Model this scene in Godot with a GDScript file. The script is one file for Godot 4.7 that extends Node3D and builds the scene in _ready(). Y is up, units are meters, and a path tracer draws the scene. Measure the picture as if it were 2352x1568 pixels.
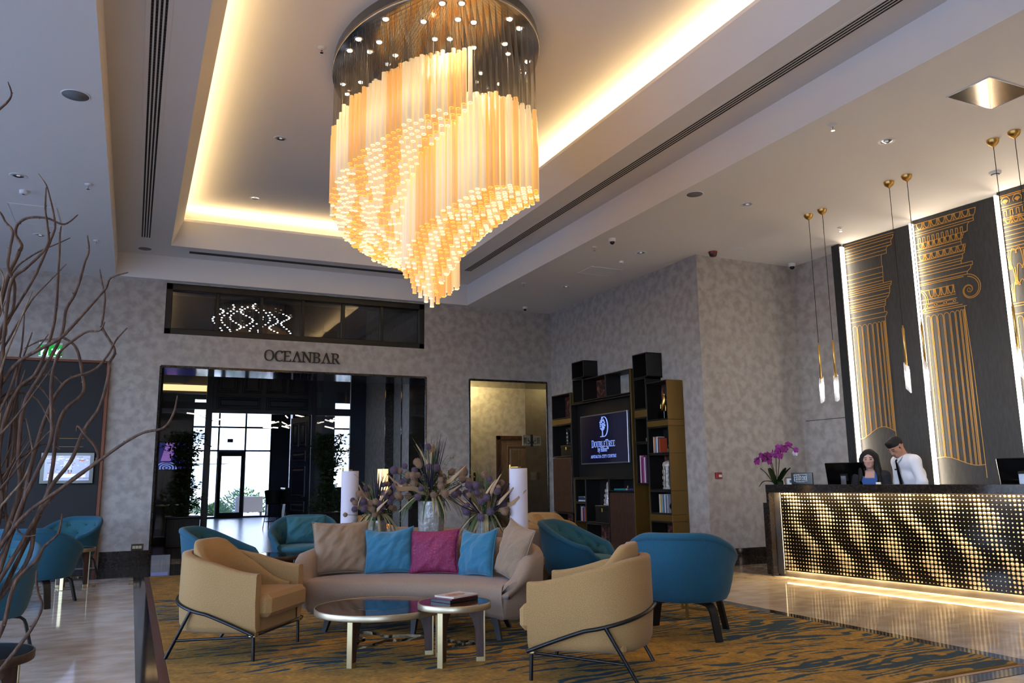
extends Node3D
# Hotel lobby: x to the right, y up, the back wall at z = -14.06; metres.

var M := {}
var used := {}
var rng := RandomNumberGenerator.new()
var X0 := Transform3D()

func _ready():
	rng.seed = 7
	# ---------------------------------------------------------------- camera, sky, exposure
	var cam := Camera3D.new()
	cam.name = "camera"
	cam.fov = 46.076
	cam.near = 0.05
	cam.far = 300.0
	cam.rotation_order = EULER_ORDER_YXZ
	cam.position = Vector3(0, 1.25, 0)
	cam.rotation = Vector3(0.169854081, -0.439216242, -0.0127115961)
	add_child(cam)
	cam.current = true
	var env := Environment.new()
	env.tonemap_mode = Environment.TONE_MAPPER_LINEAR
	env.tonemap_exposure = 1.22
	env.background_mode = Environment.BG_SKY
	env.sdfgi_enabled = true
	env.ssao_enabled = true
	env.ssil_enabled = true
	var sm := ProceduralSkyMaterial.new()
	sm.sky_top_color = Color(0.50, 0.66, 0.94)
	sm.sky_horizon_color = Color(0.83, 0.91, 1.0)
	sm.ground_bottom_color = Color(0.5, 0.5, 0.48)
	sm.ground_horizon_color = Color(0.75, 0.8, 0.84)
	sm.sky_energy_multiplier = 2.9
	sm.ground_energy_multiplier = 1.3
	var sky := Sky.new()
	sky.sky_material = sm
	env.sky = sky
	var we := WorldEnvironment.new()
	we.name = "world_environment"
	we.environment = env
	add_child(we)
	var sun := DirectionalLight3D.new()
	sun.name = "sun"
	sun.light_energy = 7.0
	sun.light_color = Color(1.0, 0.95, 0.86)
	sun.light_angular_distance = 0.6
	sun.shadow_enabled = true
	sun.rotation_degrees = Vector3(-40, 72, 0)
	add_child(sun)
	make_materials()
	build_shell()
	build_ceiling()
	build_bar()
	build_outside()
	build_desk()
	build_panels()
	build_shelves()
	build_furniture()
	build_console()
	build_desk_things()
	build_people()
	build_branches()
	build_fixtures()
	build_chandelier()

# -------------------------------------------------------------------- nodes
func numbered(n: String) -> String:
	if not used.has(n):
		used[n] = 0
		return n
	used[n] += 1
	return "%s_%03d" % [n, used[n]]

func tag(o: Node3D, label: String, category := "", group := "") -> Node3D:
	o.set_meta("label", label)
	if category != "":
		o.set_meta("category", category)
	if group != "":
		o.set_meta("group", group)
	return o

func thing(called: String, label: String, category: String, at := Vector3.ZERO, turn := 0.0, group := "") -> Node3D:
	var o := Node3D.new()
	o.name = numbered(called)
	add_child(o)
	o.position = at
	o.rotation.y = turn
	tag(o, label, category, group)
	return o

func mesh_of(g) -> Mesh:
	if g is SurfaceTool:
		g.generate_normals()
		return g.commit()
	return g

func part(p: Node, called: String, g, m: Material, xf := Transform3D()) -> MeshInstance3D:
	var o := MeshInstance3D.new()
	o.name = called
	o.mesh = mesh_of(g)
	o.material_override = m
	o.transform = xf
	p.add_child(o, true)
	return o

func lone(called: String, g, m: Material, label: String, category: String, group := "", xf := Transform3D()) -> MeshInstance3D:
	var o := MeshInstance3D.new()
	o.name = numbered(called)
	o.mesh = mesh_of(g)
	o.material_override = m
	o.transform = xf
	add_child(o)
	tag(o, label, category, group)
	return o

func struct(called: String, g, m: Material, p: Node = null, label := "") -> MeshInstance3D:
	var o := MeshInstance3D.new()
	o.name = numbered(called) if p == null else called
	o.mesh = mesh_of(g)
	o.material_override = m
	if p == null:
		add_child(o)
		o.set_meta("kind", "structure")
		if label != "":
			o.set_meta("label", label)
	else:
		p.add_child(o, true)
	return o

func struct_root(called: String, at := Vector3.ZERO, label := "") -> Node3D:
	var o := Node3D.new()
	o.name = numbered(called)
	add_child(o)
	o.position = at
	o.set_meta("kind", "structure")
	if label != "":
		o.set_meta("label", label)
	return o

func dup(root: Node3D, at: Vector3, turn: float, label := "", group := "") -> Node3D:
	var r: Node3D = root.duplicate()
	r.name = numbered(String(root.name).rstrip("0123456789").trim_suffix("_"))
	add_child(r)
	r.position = at
	r.rotation.y = turn
	if label != "":
		r.set_meta("label", label)
	if group != "":
		r.set_meta("group", group)
	return r

# -------------------------------------------------------------------- geometry
func S() -> SurfaceTool:
	var st := SurfaceTool.new()
	st.begin(Mesh.PRIMITIVE_TRIANGLES)
	st.set_smooth_group(-1)
	return st

func tri(st: SurfaceTool, a: Vector3, b: Vector3, c: Vector3):
	st.add_vertex(a)
	st.add_vertex(b)
	st.add_vertex(c)

# flat convex polygon whose front looks along n
func face(st: SurfaceTool, p: Array, n: Vector3, xf := Transform3D()):
	st.set_smooth_group(-1)
	var q := p
	if (p[1] - p[0]).cross(p[2] - p[0]).dot(n) > 0:
		q = p.duplicate()
		q.reverse()
	for k in range(1, q.size() - 1):
		tri(st, xf * q[0], xf * q[k], xf * q[k + 1])

# box from lo to hi with chamfered edges
func bx(st: SurfaceTool, lo: Vector3, hi: Vector3, c := 0.0, xf := Transform3D()) -> SurfaceTool:
	var m := (lo + hi) * 0.5
	var h := (hi - lo).abs() * 0.5
	c = minf(c, minf(h.x, minf(h.y, h.z)) * 0.95)
	var P := func(s: Vector3, k: int) -> Vector3:
		var e := h - Vector3(c, c, c)
		e[k] = h[k]
		return m + s * e
	for k in 3:
		var i := (k + 1) % 3
		var j := (k + 2) % 3
		for t in [-1.0, 1.0]:
			var pts := []
			for ab in [[-1, -1], [1, -1], [1, 1], [-1, 1]]:
				var s := Vector3()
				s[k] = t
				s[i] = ab[0]
				s[j] = ab[1]
				pts.append(P.call(s, k))
			var n := Vector3()
			n[k] = t
			face(st, pts, n, xf)
		if c > 0.0:
			for a in [-1.0, 1.0]:
				for b in [-1.0, 1.0]:
					var s0 := Vector3()
					s0[k] = -1
					s0[i] = a
					s0[j] = b
					var s1 := s0
					s1[k] = 1
					var n2 := Vector3()
					n2[i] = a
					n2[j] = b
					face(st, [P.call(s0, i), P.call(s1, i), P.call(s1, j), P.call(s0, j)], n2, xf)
	if c > 0.0:
		for a in [-1.0, 1.0]:
			for b in [-1.0, 1.0]:
				for d in [-1.0, 1.0]:
					var s := Vector3(a, b, d)
					face(st, [P.call(s, 0), P.call(s, 1), P.call(s, 2)], s, xf)
	return st

func box(lo: Vector3, hi: Vector3, c := 0.0) -> SurfaceTool:
	return bx(S(), lo, hi, c)

# box given by its middle and size
func bc(st: SurfaceTool, mid: Vector3, size: Vector3, c := 0.0, xf := Transform3D()) -> SurfaceTool:
	return bx(st, mid - size * 0.5, mid + size * 0.5, c, xf)

# surface over a grid of u, v in 0..1
func grid(st: SurfaceTool, nu: int, nv: int, f: Callable, flip := false, group := 1) -> SurfaceTool:
	st.set_smooth_group(group)
	var rows := []
	for j in nv + 1:
		var r := PackedVector3Array()
		for i in nu + 1:
			r.append(f.call(float(i) / nu, float(j) / nv))
		rows.append(r)
	for j in nv:
		for i in nu:
			var a: Vector3 = rows[j][i]
			var b: Vector3 = rows[j][i + 1]
			var c: Vector3 = rows[j + 1][i + 1]
			var d: Vector3 = rows[j + 1][i]
			if flip:
				var t := b
				b = d
				d = t
			if not (a.is_equal_approx(b) or b.is_equal_approx(c) or a.is_equal_approx(c)):
				tri(st, a, b, c)
			if not (a.is_equal_approx(c) or c.is_equal_approx(d) or a.is_equal_approx(d)):
				tri(st, a, c, d)
	st.set_smooth_group(-1)
	return st

# profile of (radius, height) turned round y
func lathe(st: SurfaceTool, prof: Array, n := 16, xf := Transform3D(), group := 1) -> SurfaceTool:
	var k := prof.size() - 1
	return grid(st, n, k, func(u, v):
		var p: Vector2 = prof[int(round(v * k))]
		var a: float = u * TAU if u < 0.9999 else 0.0
		return xf * Vector3(p.x * cos(a), p.y, p.x * sin(a)), false, group)

func cyl(st: SurfaceTool, r: float, y0: float, y1: float, n := 16, xf := Transform3D()) -> SurfaceTool:
	lathe(st, [Vector2(r, y0), Vector2(r, y1)], n, xf)
	var a := []
	var b := []
	for i in n:
		var t := TAU * i / n
		a.append(Vector3(r * cos(t), y1, r * sin(t)))
		b.append(Vector3(r * cos(t), y0, r * sin(t)))
	face(st, a, xf.basis.inverse() * (xf.basis * Vector3.UP), xf)
	face(st, b, Vector3.DOWN, xf)
	return st

func ell(st: SurfaceTool, c: Vector3, r: Vector3, n := 14, m := 8, b := Basis()) -> SurfaceTool:
	return grid(st, n, m, func(u, v):
		var t: float = PI * (v - 0.5)
		var a: float = u * TAU if u < 0.9999 else 0.0
		return c + b * (Vector3(cos(t) * cos(a), sin(t), cos(t) * sin(a)) * r))

# tube along points; rad is a number or an array
func tube(st: SurfaceTool, p: PackedVector3Array, rad, n := 7, caps := true) -> SurfaceTool:
	var k := p.size()
	var rings := []
	var up := Vector3.UP
	var last := Vector3.ZERO
	for i in k:
		var t := (p[mini(i + 1, k - 1)] - p[maxi(i - 1, 0)]).normalized()
		if i == 0:
			up = t.cross(Vector3.RIGHT if absf(t.x) < 0.9 else Vector3.FORWARD).normalized()
		else:
			up = (up - t * up.dot(t)).normalized()
		last = t
		var r: float = rad if (rad is float or rad is int) else rad[i]
		var s := t.cross(up)
		var ring := PackedVector3Array()
		for j in n:
			var a := TAU * j / n
			ring.append(p[i] + (up * cos(a) + s * sin(a)) * r)
		rings.append(ring)
	st.set_smooth_group(1)
	for i in k - 1:
		for j in n:
			var j2 := (j + 1) % n
			tri(st, rings[i][j], rings[i + 1][j], rings[i + 1][j2])
			tri(st, rings[i][j], rings[i + 1][j2], rings[i][j2])
	if caps:
		face(st, Array(rings[0]), p[0] - p[1])
		face(st, Array(rings[k - 1]), last)
	return st

# polygon in the xy plane pushed out along +z
func prism(st: SurfaceTool, poly: PackedVector2Array, d: float, xf := Transform3D()) -> SurfaceTool:
	st.set_smooth_group(-1)
	if Geometry2D.is_polygon_clockwise(poly):
		poly = poly.duplicate()
		poly.reverse()
	var ix := Geometry2D.triangulate_polygon(poly)
	for i in range(0, ix.size(), 3):
		var p := []
		var q := []
		for j in 3:
			var v := poly[ix[i + j]]
			p.append(Vector3(v.x, v.y, d))
			q.append(Vector3(v.x, v.y, 0))
		face(st, p, Vector3.BACK, xf)
		face(st, q, Vector3.FORWARD, xf)
	var n := poly.size()
	for i in n:
		var a := poly[i]
		var b := poly[(i + 1) % n]
		var e := b - a
		face(st, [Vector3(a.x, a.y, 0), Vector3(b.x, b.y, 0), Vector3(b.x, b.y, d), Vector3(a.x, a.y, d)], Vector3(e.y, -e.x, 0), xf)
	return st

# flat line of width w along 2D points, lying in xy, d thick
func ribbon(st: SurfaceTool, p: PackedVector2Array, w: float, d: float, xf := Transform3D()):
	for i in p.size() - 1:
		var e := (p[i + 1] - p[i])
		if e.length() < 1e-5:
			continue
		var t := e.normalized() * w * 0.5
		var s := Vector2(-t.y, t.x)
		var a := p[i] - t * 0.9
		var b := p[i + 1] + t * 0.9
		var c := [a - s, b - s, b + s, a + s]
		var top := []
		for q in c:
			top.append(Vector3(q.x, q.y, d))
		face(st, top, Vector3.BACK, xf)

# smooth curve through points
func curve(p: Array, n := 8) -> PackedVector3Array:
	var out := PackedVector3Array()
	var k := p.size()
	for i in k - 1:
		var a: Vector3 = p[maxi(i - 1, 0)]
		var b: Vector3 = p[i]
		var c: Vector3 = p[i + 1]
		var d: Vector3 = p[mini(i + 2, k - 1)]
		for j in n:
			out.append(b.cubic_interpolate(c, a, d, float(j) / n))
	out.append(p[k - 1])
	return out

func aim(at: Vector3, dir: Vector3) -> Transform3D:
	# y axis along dir
	var y := dir.normalized()
	var x := y.cross(Vector3.FORWARD if absf(y.z) < 0.9 else Vector3.RIGHT).normalized()
	return Transform3D(Basis(x, y, x.cross(y)), at)

func ry(a: float, at := Vector3.ZERO) -> Transform3D:
	return Transform3D(Basis(Vector3.UP, a), at)

# flat lettering, its left foot at the origin, drawn along +x
func words(text: String, size: float, depth: float, font := "Droid Serif", width := 0.0) -> TextMesh:
	var t := TextMesh.new()
	var f := SystemFont.new()
	f.font_names = PackedStringArray([font])
	t.font = f
	t.text = text
	t.font_size = 64
	t.pixel_size = size / 46.0
	t.depth = depth
	t.curve_step = 2.0
	t.horizontal_alignment = HORIZONTAL_ALIGNMENT_CENTER
	t.vertical_alignment = VERTICAL_ALIGNMENT_CENTER
	return t

# -------------------------------------------------------------------- materials
func noise(freq: float, octaves := 4, kind := FastNoiseLite.TYPE_SIMPLEX_SMOOTH, sd := 1) -> FastNoiseLite:
	var n := FastNoiseLite.new()
	n.noise_type = kind
	n.frequency = freq
	n.fractal_octaves = octaves
	n.seed = sd
	return n

func ramp(stops: Array) -> Gradient:
	var g := Gradient.new()
	var o := PackedFloat32Array()
	var c := PackedColorArray()
	for s in stops:
		o.append(s[0])
		c.append(s[1])
	g.offsets = o
	g.colors = c
	return g

func ntex(n: FastNoiseLite, g: Gradient, size := 512) -> Texture2D:
	var t := NoiseTexture2D.new()
	t.width = size
	t.height = size
	t.seamless = true
	t.seamless_blend_skirt = 0.25
	t.noise = n
	t.color_ramp = g
	return t

func nmap(n: FastNoiseLite, strength := 3.0, size := 256) -> Texture2D:
	var t := NoiseTexture2D.new()
	t.width = size
	t.height = size
	t.seamless = true
	t.noise = n
	t.as_normal_map = true
	t.bump_strength = strength
	return t

func mt(key: String, c: Color, rough := 0.6, metal := 0.0) -> StandardMaterial3D:
	var m := StandardMaterial3D.new()
	m.resource_name = key
	m.albedo_color = c
	m.roughness = rough
	m.metallic = metal
	M[key] = m
	return m

func glow(key: String, c: Color, e: float, base := Color(0.9, 0.9, 0.9)) -> StandardMaterial3D:
	var m := mt(key, base, 0.5)
	m.emission_enabled = true
	m.emission = c
	m.emission_energy_multiplier = e
	return m

func world_tex(m: StandardMaterial3D, t: Texture2D, s: Vector3, own := false):
	m.albedo_texture = t
	m.albedo_color = Color.WHITE
	m.uv1_triplanar = true
	m.uv1_world_triplanar = not own
	m.uv1_scale = s

func fabric(key: String, c: Color, sheen := 0.4, bump := 2.0):
	var m := mt(key, c, 0.9)
	var n := noise(0.09, 3)
	world_tex(m, ntex(n, ramp([[0.2, c.darkened(0.12)], [0.8, c.lightened(0.06)]]), 256), Vector3(5, 5, 5), true)
	m.normal_enabled = true
	m.normal_texture = M_weave
	m.normal_scale = bump * 0.25
	m.rim_enabled = true
	m.rim = sheen
	m.rim_tint = 0.6

var M_weave: Texture2D

func make_materials():
	M_weave = nmap(noise(0.35, 2, FastNoiseLite.TYPE_VALUE), 2.0)
	var paint := mt("ceiling_paint", Color(0.86, 0.85, 0.835), 0.85)
	paint.normal_enabled = false
	mt("white_plastic", Color(0.85, 0.85, 0.85), 0.4)
	# stucco
	var sn := noise(0.013, 5, FastNoiseLite.TYPE_SIMPLEX_SMOOTH, 11)
	sn.domain_warp_enabled = true
	sn.domain_warp_amplitude = 38.0
	sn.domain_warp_frequency = 0.018
	var st := ntex(sn, ramp([[0.0, Color(0.565, 0.54, 0.51)], [0.4, Color(0.615, 0.592, 0.566)], [0.5, Color(0.635, 0.613, 0.588)], [0.62, Color(0.655, 0.635, 0.61)], [1.0, Color(0.695, 0.678, 0.655)]]), 1024)
	var plaster := mt("stucco", Color.WHITE, 0.55)
	world_tex(plaster, st, Vector3(0.42, 0.42, 0.42))
	# beige polished marble
	var mn := noise(0.010, 5, FastNoiseLite.TYPE_SIMPLEX_SMOOTH, 5)
	mn.domain_warp_enabled = true
	mn.domain_warp_amplitude = 45.0
	mn.domain_warp_frequency = 0.012
	var mar := mt("floor_marble", Color.WHITE, 0.07)
	world_tex(mar, ntex(mn, ramp([[0.0, Color(0.68, 0.60, 0.51)], [0.4, Color(0.745, 0.675, 0.59)], [0.6, Color(0.78, 0.715, 0.635)], [1.0, Color(0.84, 0.79, 0.72)]]), 1024), Vector3(0.28, 0.3, 0.45))
	# dark brown marble
	var dn := noise(0.022, 5, FastNoiseLite.TYPE_SIMPLEX_SMOOTH, 23)
	dn.fractal_type = FastNoiseLite.FRACTAL_RIDGED
	dn.domain_warp_enabled = true
	dn.domain_warp_amplitude = 30.0
	var dark := ramp([[0.0, Color(0.10, 0.085, 0.07)], [0.72, Color(0.155, 0.13, 0.11)], [0.86, Color(0.22, 0.19, 0.155)], [0.93, Color(0.42, 0.37, 0.31)], [1.0, Color(0.6, 0.55, 0.48)]])
	var dt := ntex(dn, dark, 1024)
	world_tex(mt("dark_marble", Color.WHITE, 0.08), dt, Vector3(0.7, 0.7, 0.7))
	var dg := mt("grey_marble", Color.WHITE, 0.08)
	world_tex(dg, ntex(noise(0.012, 5, FastNoiseLite.TYPE_SIMPLEX_SMOOTH, 8), ramp([[0.0, Color(0.21, 0.20, 0.19)], [1.0, Color(0.33, 0.315, 0.30)]]), 512), Vector3(0.4, 0.4, 0.4))
	world_tex(mt("band_marble", Color.WHITE, 0.07), ntex(noise(0.012, 5, FastNoiseLite.TYPE_SIMPLEX_SMOOTH, 9), ramp([[0.0, Color(0.15, 0.14, 0.13)], [1.0, Color(0.24, 0.225, 0.215)]]), 512), Vector3(0.4, 0.4, 0.4))
	# wood
	var wn := noise(0.02, 4, FastNoiseLite.TYPE_SIMPLEX_SMOOTH, 3)
	var wt := ntex(wn, ramp([[0.15, Color(0.17, 0.10, 0.07)], [0.5, Color(0.25, 0.155, 0.11)], [0.85, Color(0.31, 0.2, 0.15)]]), 512)
	world_tex(mt("walnut", Color.WHITE, 0.45), wt, Vector3(3.0, 0.5, 3.0), true)
	world_tex(mt("door_wood", Color.WHITE, 0.5), ntex(wn, ramp([[0.2, Color(0.36, 0.29, 0.235)], [0.8, Color(0.43, 0.355, 0.295)]]), 512), Vector3(2.0, 0.4, 2.0), true)
	world_tex(mt("table_top_wood", Color.WHITE, 0.06), ntex(wn, ramp([[0.2, Color(0.20, 0.105, 0.06)], [0.8, Color(0.30, 0.165, 0.095)]]), 512), Vector3(0.5, 0.5, 3.0), true)
	mt("dark_table_top", Color(0.07, 0.06, 0.06), 0.08)
	world_tex(mt("bar_floor", Color.WHITE, 0.22), ntex(wn, ramp([[0.2, Color(0.16, 0.155, 0.15)], [0.8, Color(0.27, 0.26, 0.25)]]), 512), Vector3(0.35, 1.0, 2.2))
	# metals
	mt("brass", Color(0.82, 0.66, 0.36), 0.28, 1.0)
	mt("pale_brass", Color(0.80, 0.73, 0.55), 0.35, 1.0)
	mt("gold_paint", Color(0.45, 0.345, 0.155), 0.45, 0.55)
	mt("gold_line", Color(0.70, 0.52, 0.24), 0.4, 0.35)
	mt("champagne", Color(0.72, 0.66, 0.54), 0.38, 0.85)
	mt("chrome", Color(0.86, 0.86, 0.87), 0.12, 1.0)
	mt("polished_steel", Color(0.72, 0.68, 0.62), 0.14, 1.0)
	mt("black_metal", Color(0.025, 0.025, 0.028), 0.4)
	mt("black_wood", Color(0.035, 0.03, 0.028), 0.45)
	mt("copper_trim", Color(0.42, 0.24, 0.16), 0.4, 0.5)
	mt("shelf_black", Color(0.045, 0.043, 0.045), 0.5)
	mt("tv_bezel", Color(0.62, 0.62, 0.64), 0.3, 0.8)
	mt("black_gloss", Color(0.015, 0.015, 0.017), 0.12)
	mt("wire_steel", Color(0.5, 0.48, 0.45), 0.3, 0.9)
	# near-black wall boards
	world_tex(mt("charcoal_board", Color.WHITE, 0.62), ntex(noise(0.02, 5, FastNoiseLite.TYPE_SIMPLEX_SMOOTH, 31), ramp([[0.2, Color(0.115, 0.12, 0.125)], [0.8, Color(0.165, 0.17, 0.178)]]), 512), Vector3(0.5, 0.5, 2.5))
	mt("niche_black", Color(0.045, 0.047, 0.055), 0.6)
	mt("navy_panel", Color(0.10, 0.145, 0.20), 0.35)
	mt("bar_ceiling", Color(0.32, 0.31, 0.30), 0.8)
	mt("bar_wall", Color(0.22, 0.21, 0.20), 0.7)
	var wc := mt("corridor_wall", Color.WHITE, 0.55)
	world_tex(wc, st, Vector3(0.42, 0.42, 0.42))
	# fabrics
	fabric("teal_wool", Color(0.04, 0.30, 0.385), 0.2)
	fabric("teal_green", Color(0.12, 0.35, 0.385), 0.2)
	fabric("ochre_wool", Color(0.66, 0.50, 0.28), 0.15)
	fabric("sofa_taupe", Color(0.60, 0.49, 0.39), 0.2)
	fabric("cushion_taupe", Color(0.58, 0.465, 0.35), 0.25)
	fabric("cushion_blue", Color(0.17, 0.43, 0.53), 0.4)
	var pl := mt("cushion_plum", Color.WHITE, 0.75)
	world_tex(pl, ntex(noise(0.06, 3, FastNoiseLite.TYPE_CELLULAR, 4), ramp([[0.0, Color(0.42, 0.10, 0.24)], [0.55, Color(0.50, 0.12, 0.28)], [0.8, Color(0.62, 0.30, 0.36)], [1.0, Color(0.80, 0.62, 0.50)]]), 256), Vector3(5, 5, 5), true)
	fabric("shirt_white", Color(0.86, 0.87, 0.90), 0.1, 0.5)
	fabric("suit_black", Color(0.035, 0.036, 0.045), 0.1, 0.5)
	mt("blouse_blue", Color(0.09, 0.24, 0.50), 0.7)
	mt("tie_navy", Color(0.03, 0.035, 0.075), 0.5)
	var sk := mt("skin", Color(0.66, 0.46, 0.37), 0.55)
	sk.subsurf_scatter_enabled = true
	sk.subsurf_scatter_strength = 0.1
	var sk2 := mt("skin_pale", Color(0.76, 0.57, 0.48), 0.55)
	sk2.subsurf_scatter_enabled = true
	sk2.subsurf_scatter_strength = 0.1
	mt("hair_black", Color(0.03, 0.022, 0.018), 0.75)
	# lamp shade, glass, ceramic
	var sh := mt("lamp_shade", Color(0.84, 0.80, 0.82), 0.8)
	sh.backlight_enabled = true
	sh.backlight = Color(0.4, 0.38, 0.36)
	var ls := glow("lit_shade", Color(1.0, 0.86, 0.62), 0.9, Color(0.9, 0.85, 0.75))
	ls.backlight_enabled = true
	ls.backlight = Color(0.5, 0.45, 0.4)
	var gl := mt("pane_glass", Color(0.75, 0.82, 0.85, 0.06), 0.0)
	gl.transparency = BaseMaterial3D.TRANSPARENCY_ALPHA
	var gd := mt("smoked_glass", Color(0.04, 0.045, 0.055, 0.42), 0.0)
	gd.transparency = BaseMaterial3D.TRANSPARENCY_ALPHA
	var ac := mt("clear_acrylic", Color(0.9, 0.92, 0.95, 0.12), 0.0)
	ac.transparency = BaseMaterial3D.TRANSPARENCY_ALPHA
	var cg := mt("fluted_glass", Color(0.92, 0.94, 0.97, 0.30), 0.05)
	cg.transparency = BaseMaterial3D.TRANSPARENCY_ALPHA
	var vz := mt("vase_glaze", Color.WHITE, 0.12)
	world_tex(vz, ntex(noise(0.03, 4), ramp([[0.2, Color(0.55, 0.52, 0.49)], [0.8, Color(0.68, 0.65, 0.61)]]), 256), Vector3(2, 2, 2), true)
	vz.clearcoat_enabled = true
	vz.clearcoat_roughness = 0.05
	vz.normal_enabled = true
	vz.normal_texture = nmap(noise(0.03, 3), 6.0)
	vz.normal_scale = 0.6
	# lamps
	glow("cove_led", Color(1.0, 0.86, 0.64), 9.0)
	glow("strip_led", Color(1.0, 0.93, 0.86), 5.0)
	glow("desk_led", Color(1.0, 0.88, 0.64), 7.0)
	glow("spot_led", Color(1.0, 0.94, 0.85), 9.0)
	glow("bulb_led", Color(0.95, 0.97, 1.0), 14.0)
	glow("bar_led", Color(1.0, 0.82, 0.58), 1.4)
	glow("stick_led", Color(1.0, 0.93, 0.85), 1.8)
	glow("downlight_lens", Color(0.9, 0.92, 1.0), 0.35, Color(0.3, 0.3, 0.32))
	# chandelier glass
	var t1 := glow("tube_amber", Color(1.0, 0.78, 0.42), 0.42, Color(0.93, 0.84, 0.66))
	t1.roughness = 0.2
	t1.backlight_enabled = true
	t1.backlight = Color(0.8, 0.6, 0.3)
	var t2 := glow("tube_frost", Color(1.0, 0.88, 0.66), 0.42, Color(0.93, 0.90, 0.84))
	t2.roughness = 0.2
	t2.backlight_enabled = true
	t2.backlight = Color(0.8, 0.72, 0.6)
	glow("ring_white", Color(1.0, 0.90, 0.70), 1.25, Color(0.95, 0.9, 0.8))
	glow("ring_amber", Color(1.0, 0.74, 0.32), 0.9, Color(0.95, 0.8, 0.5))
	# plants and twigs
	var lf := mt("leaf_green", Color(0.10, 0.22, 0.07), 0.5)
	lf.backlight_enabled = true
	lf.backlight = Color(0.15, 0.25, 0.06)
	var lg := mt("orchid_leaf", Color(0.07, 0.16, 0.06), 0.35)
	lg.backlight_enabled = false
	mt("blade_green", Color(0.22, 0.30, 0.16), 0.6)
	mt("blade_pale", Color(0.62, 0.57, 0.42), 0.7)
	mt("dry_petal", Color(0.70, 0.57, 0.42), 0.8)
	mt("thistle_tan", Color(0.60, 0.48, 0.38), 0.95)
	mt("thistle_mauve", Color(0.42, 0.34, 0.40), 0.95)
	mt("plum_spike", Color(0.13, 0.09, 0.19), 0.9)
	mt("berry_green", Color(0.45, 0.46, 0.20), 0.7)
	mt("cane", Color(0.66, 0.50, 0.30), 0.6)
	var op := mt("orchid_petal", Color(0.55, 0.16, 0.50), 0.6)
	op.backlight_enabled = true
	op.backlight = Color(0.5, 0.15, 0.45)
	mt("orchid_white", Color(0.85, 0.85, 0.88), 0.6)
	mt("stem_brown", Color(0.16, 0.11, 0.07), 0.8)
	var tw := mt("twig_bark", Color.WHITE, 0.8)
	world_tex(tw, ntex(noise(0.04, 4), ramp([[0.2, Color(0.20, 0.12, 0.075)], [0.7, Color(0.38, 0.26, 0.17)], [1.0, Color(0.52, 0.42, 0.32)]]), 256), Vector3(6, 1.0, 6), true)
	world_tex(mt("twig_pale", Color.WHITE, 0.8), ntex(noise(0.04, 4), ramp([[0.2, Color(0.34, 0.24, 0.16)], [0.8, Color(0.58, 0.47, 0.36)]]), 256), Vector3(6, 1.0, 6), true)
	# print panels at the back of the shelf boxes
	world_tex(mt("copper_print", Color.WHITE, 0.5), ntex(noise(0.022, 3, FastNoiseLite.TYPE_CELLULAR, 17), ramp([[0.0, Color(0.10, 0.07, 0.08)], [0.45, Color(0.22, 0.12, 0.10)], [0.6, Color(0.48, 0.27, 0.20)], [1.0, Color(0.66, 0.42, 0.33)]]), 256), Vector3(2.2, 2.2, 2.2))
	mt("red_plastic", Color(0.55, 0.03, 0.03), 0.35)
	mt("red_dark", Color(0.25, 0.01, 0.015), 0.3)
	mt("paper_white", Color(0.86, 0.85, 0.82), 0.6)
	mt("speaker_mesh", Color(0.42, 0.42, 0.42), 0.7)
	mt("slot_dark", Color(0.02, 0.02, 0.02), 0.8)
	mt("slot_grey", Color(0.20, 0.20, 0.20), 0.6)
	mt("book_pages", Color(0.78, 0.74, 0.66), 0.8)
	make_carpet()

func make_carpet():
	var w := 1024
	var im := Image.create(w, w, false, Image.FORMAT_RGB8)
	var warp := noise(0.012, 3, FastNoiseLite.TYPE_SIMPLEX_SMOOTH, 2)
	var big := noise(0.006, 2, FastNoiseLite.TYPE_SIMPLEX_SMOOTH, 9)
	var fine := noise(0.02, 3, FastNoiseLite.TYPE_SIMPLEX_SMOOTH, 14)
	var pile := noise(0.5, 2, FastNoiseLite.TYPE_VALUE, 15)
	var gold := Color(0.60, 0.445, 0.14)
	var teal := Color(0.10, 0.21, 0.255)
	for y in w:
		for x in w:
			# u runs across the stripes, the image covers 8.5 m
			var u := x * 1.0
			var v := y * 1.0
			var wv := warp.get_noise_2d(u * 0.55, v * 1.6)
			var ph := (v + 0.05 * u + wv * 20.0) / 11.0
			var s := sin(ph * TAU)
			var dx := (u / w - 0.5) * 2.0
			var dy := (v / w - 0.42) * 2.0
			var dens := 0.16 - 0.75 * (dx * dx * 0.9 + dy * dy * 0.5) + big.get_noise_2d(u * 0.7, v) * 0.9
			var f := fine.get_noise_2d(u * 0.55, v * 3.2)
			var val := s * 0.62 + f * 1.15 + dens - 0.1
			var t := smoothstep(0.02, 0.14, val)
			var pn := 1.0 + pile.get_noise_2d(u, v) * 0.20 + fine.get_noise_2d(u * 2.0 + 300, v * 2.0) * 0.18
			var c := gold.lerp(teal, t)
			im.set_pixel(x, y, Color(c.r * pn, c.g * pn, c.b * pn))
	var m := mt("carpet_weave", Color.WHITE, 0.95)
	m.albedo_texture = ImageTexture.create_from_image(im)

# -------------------------------------------------------------------- the room
const ZB := -14.06      # back wall
const YC := 4.5325      # low ceiling
const XR := 9.35        # right wall
const XL := -6.6        # left wall
const ZN := 4.2         # wall behind the camera

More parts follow.
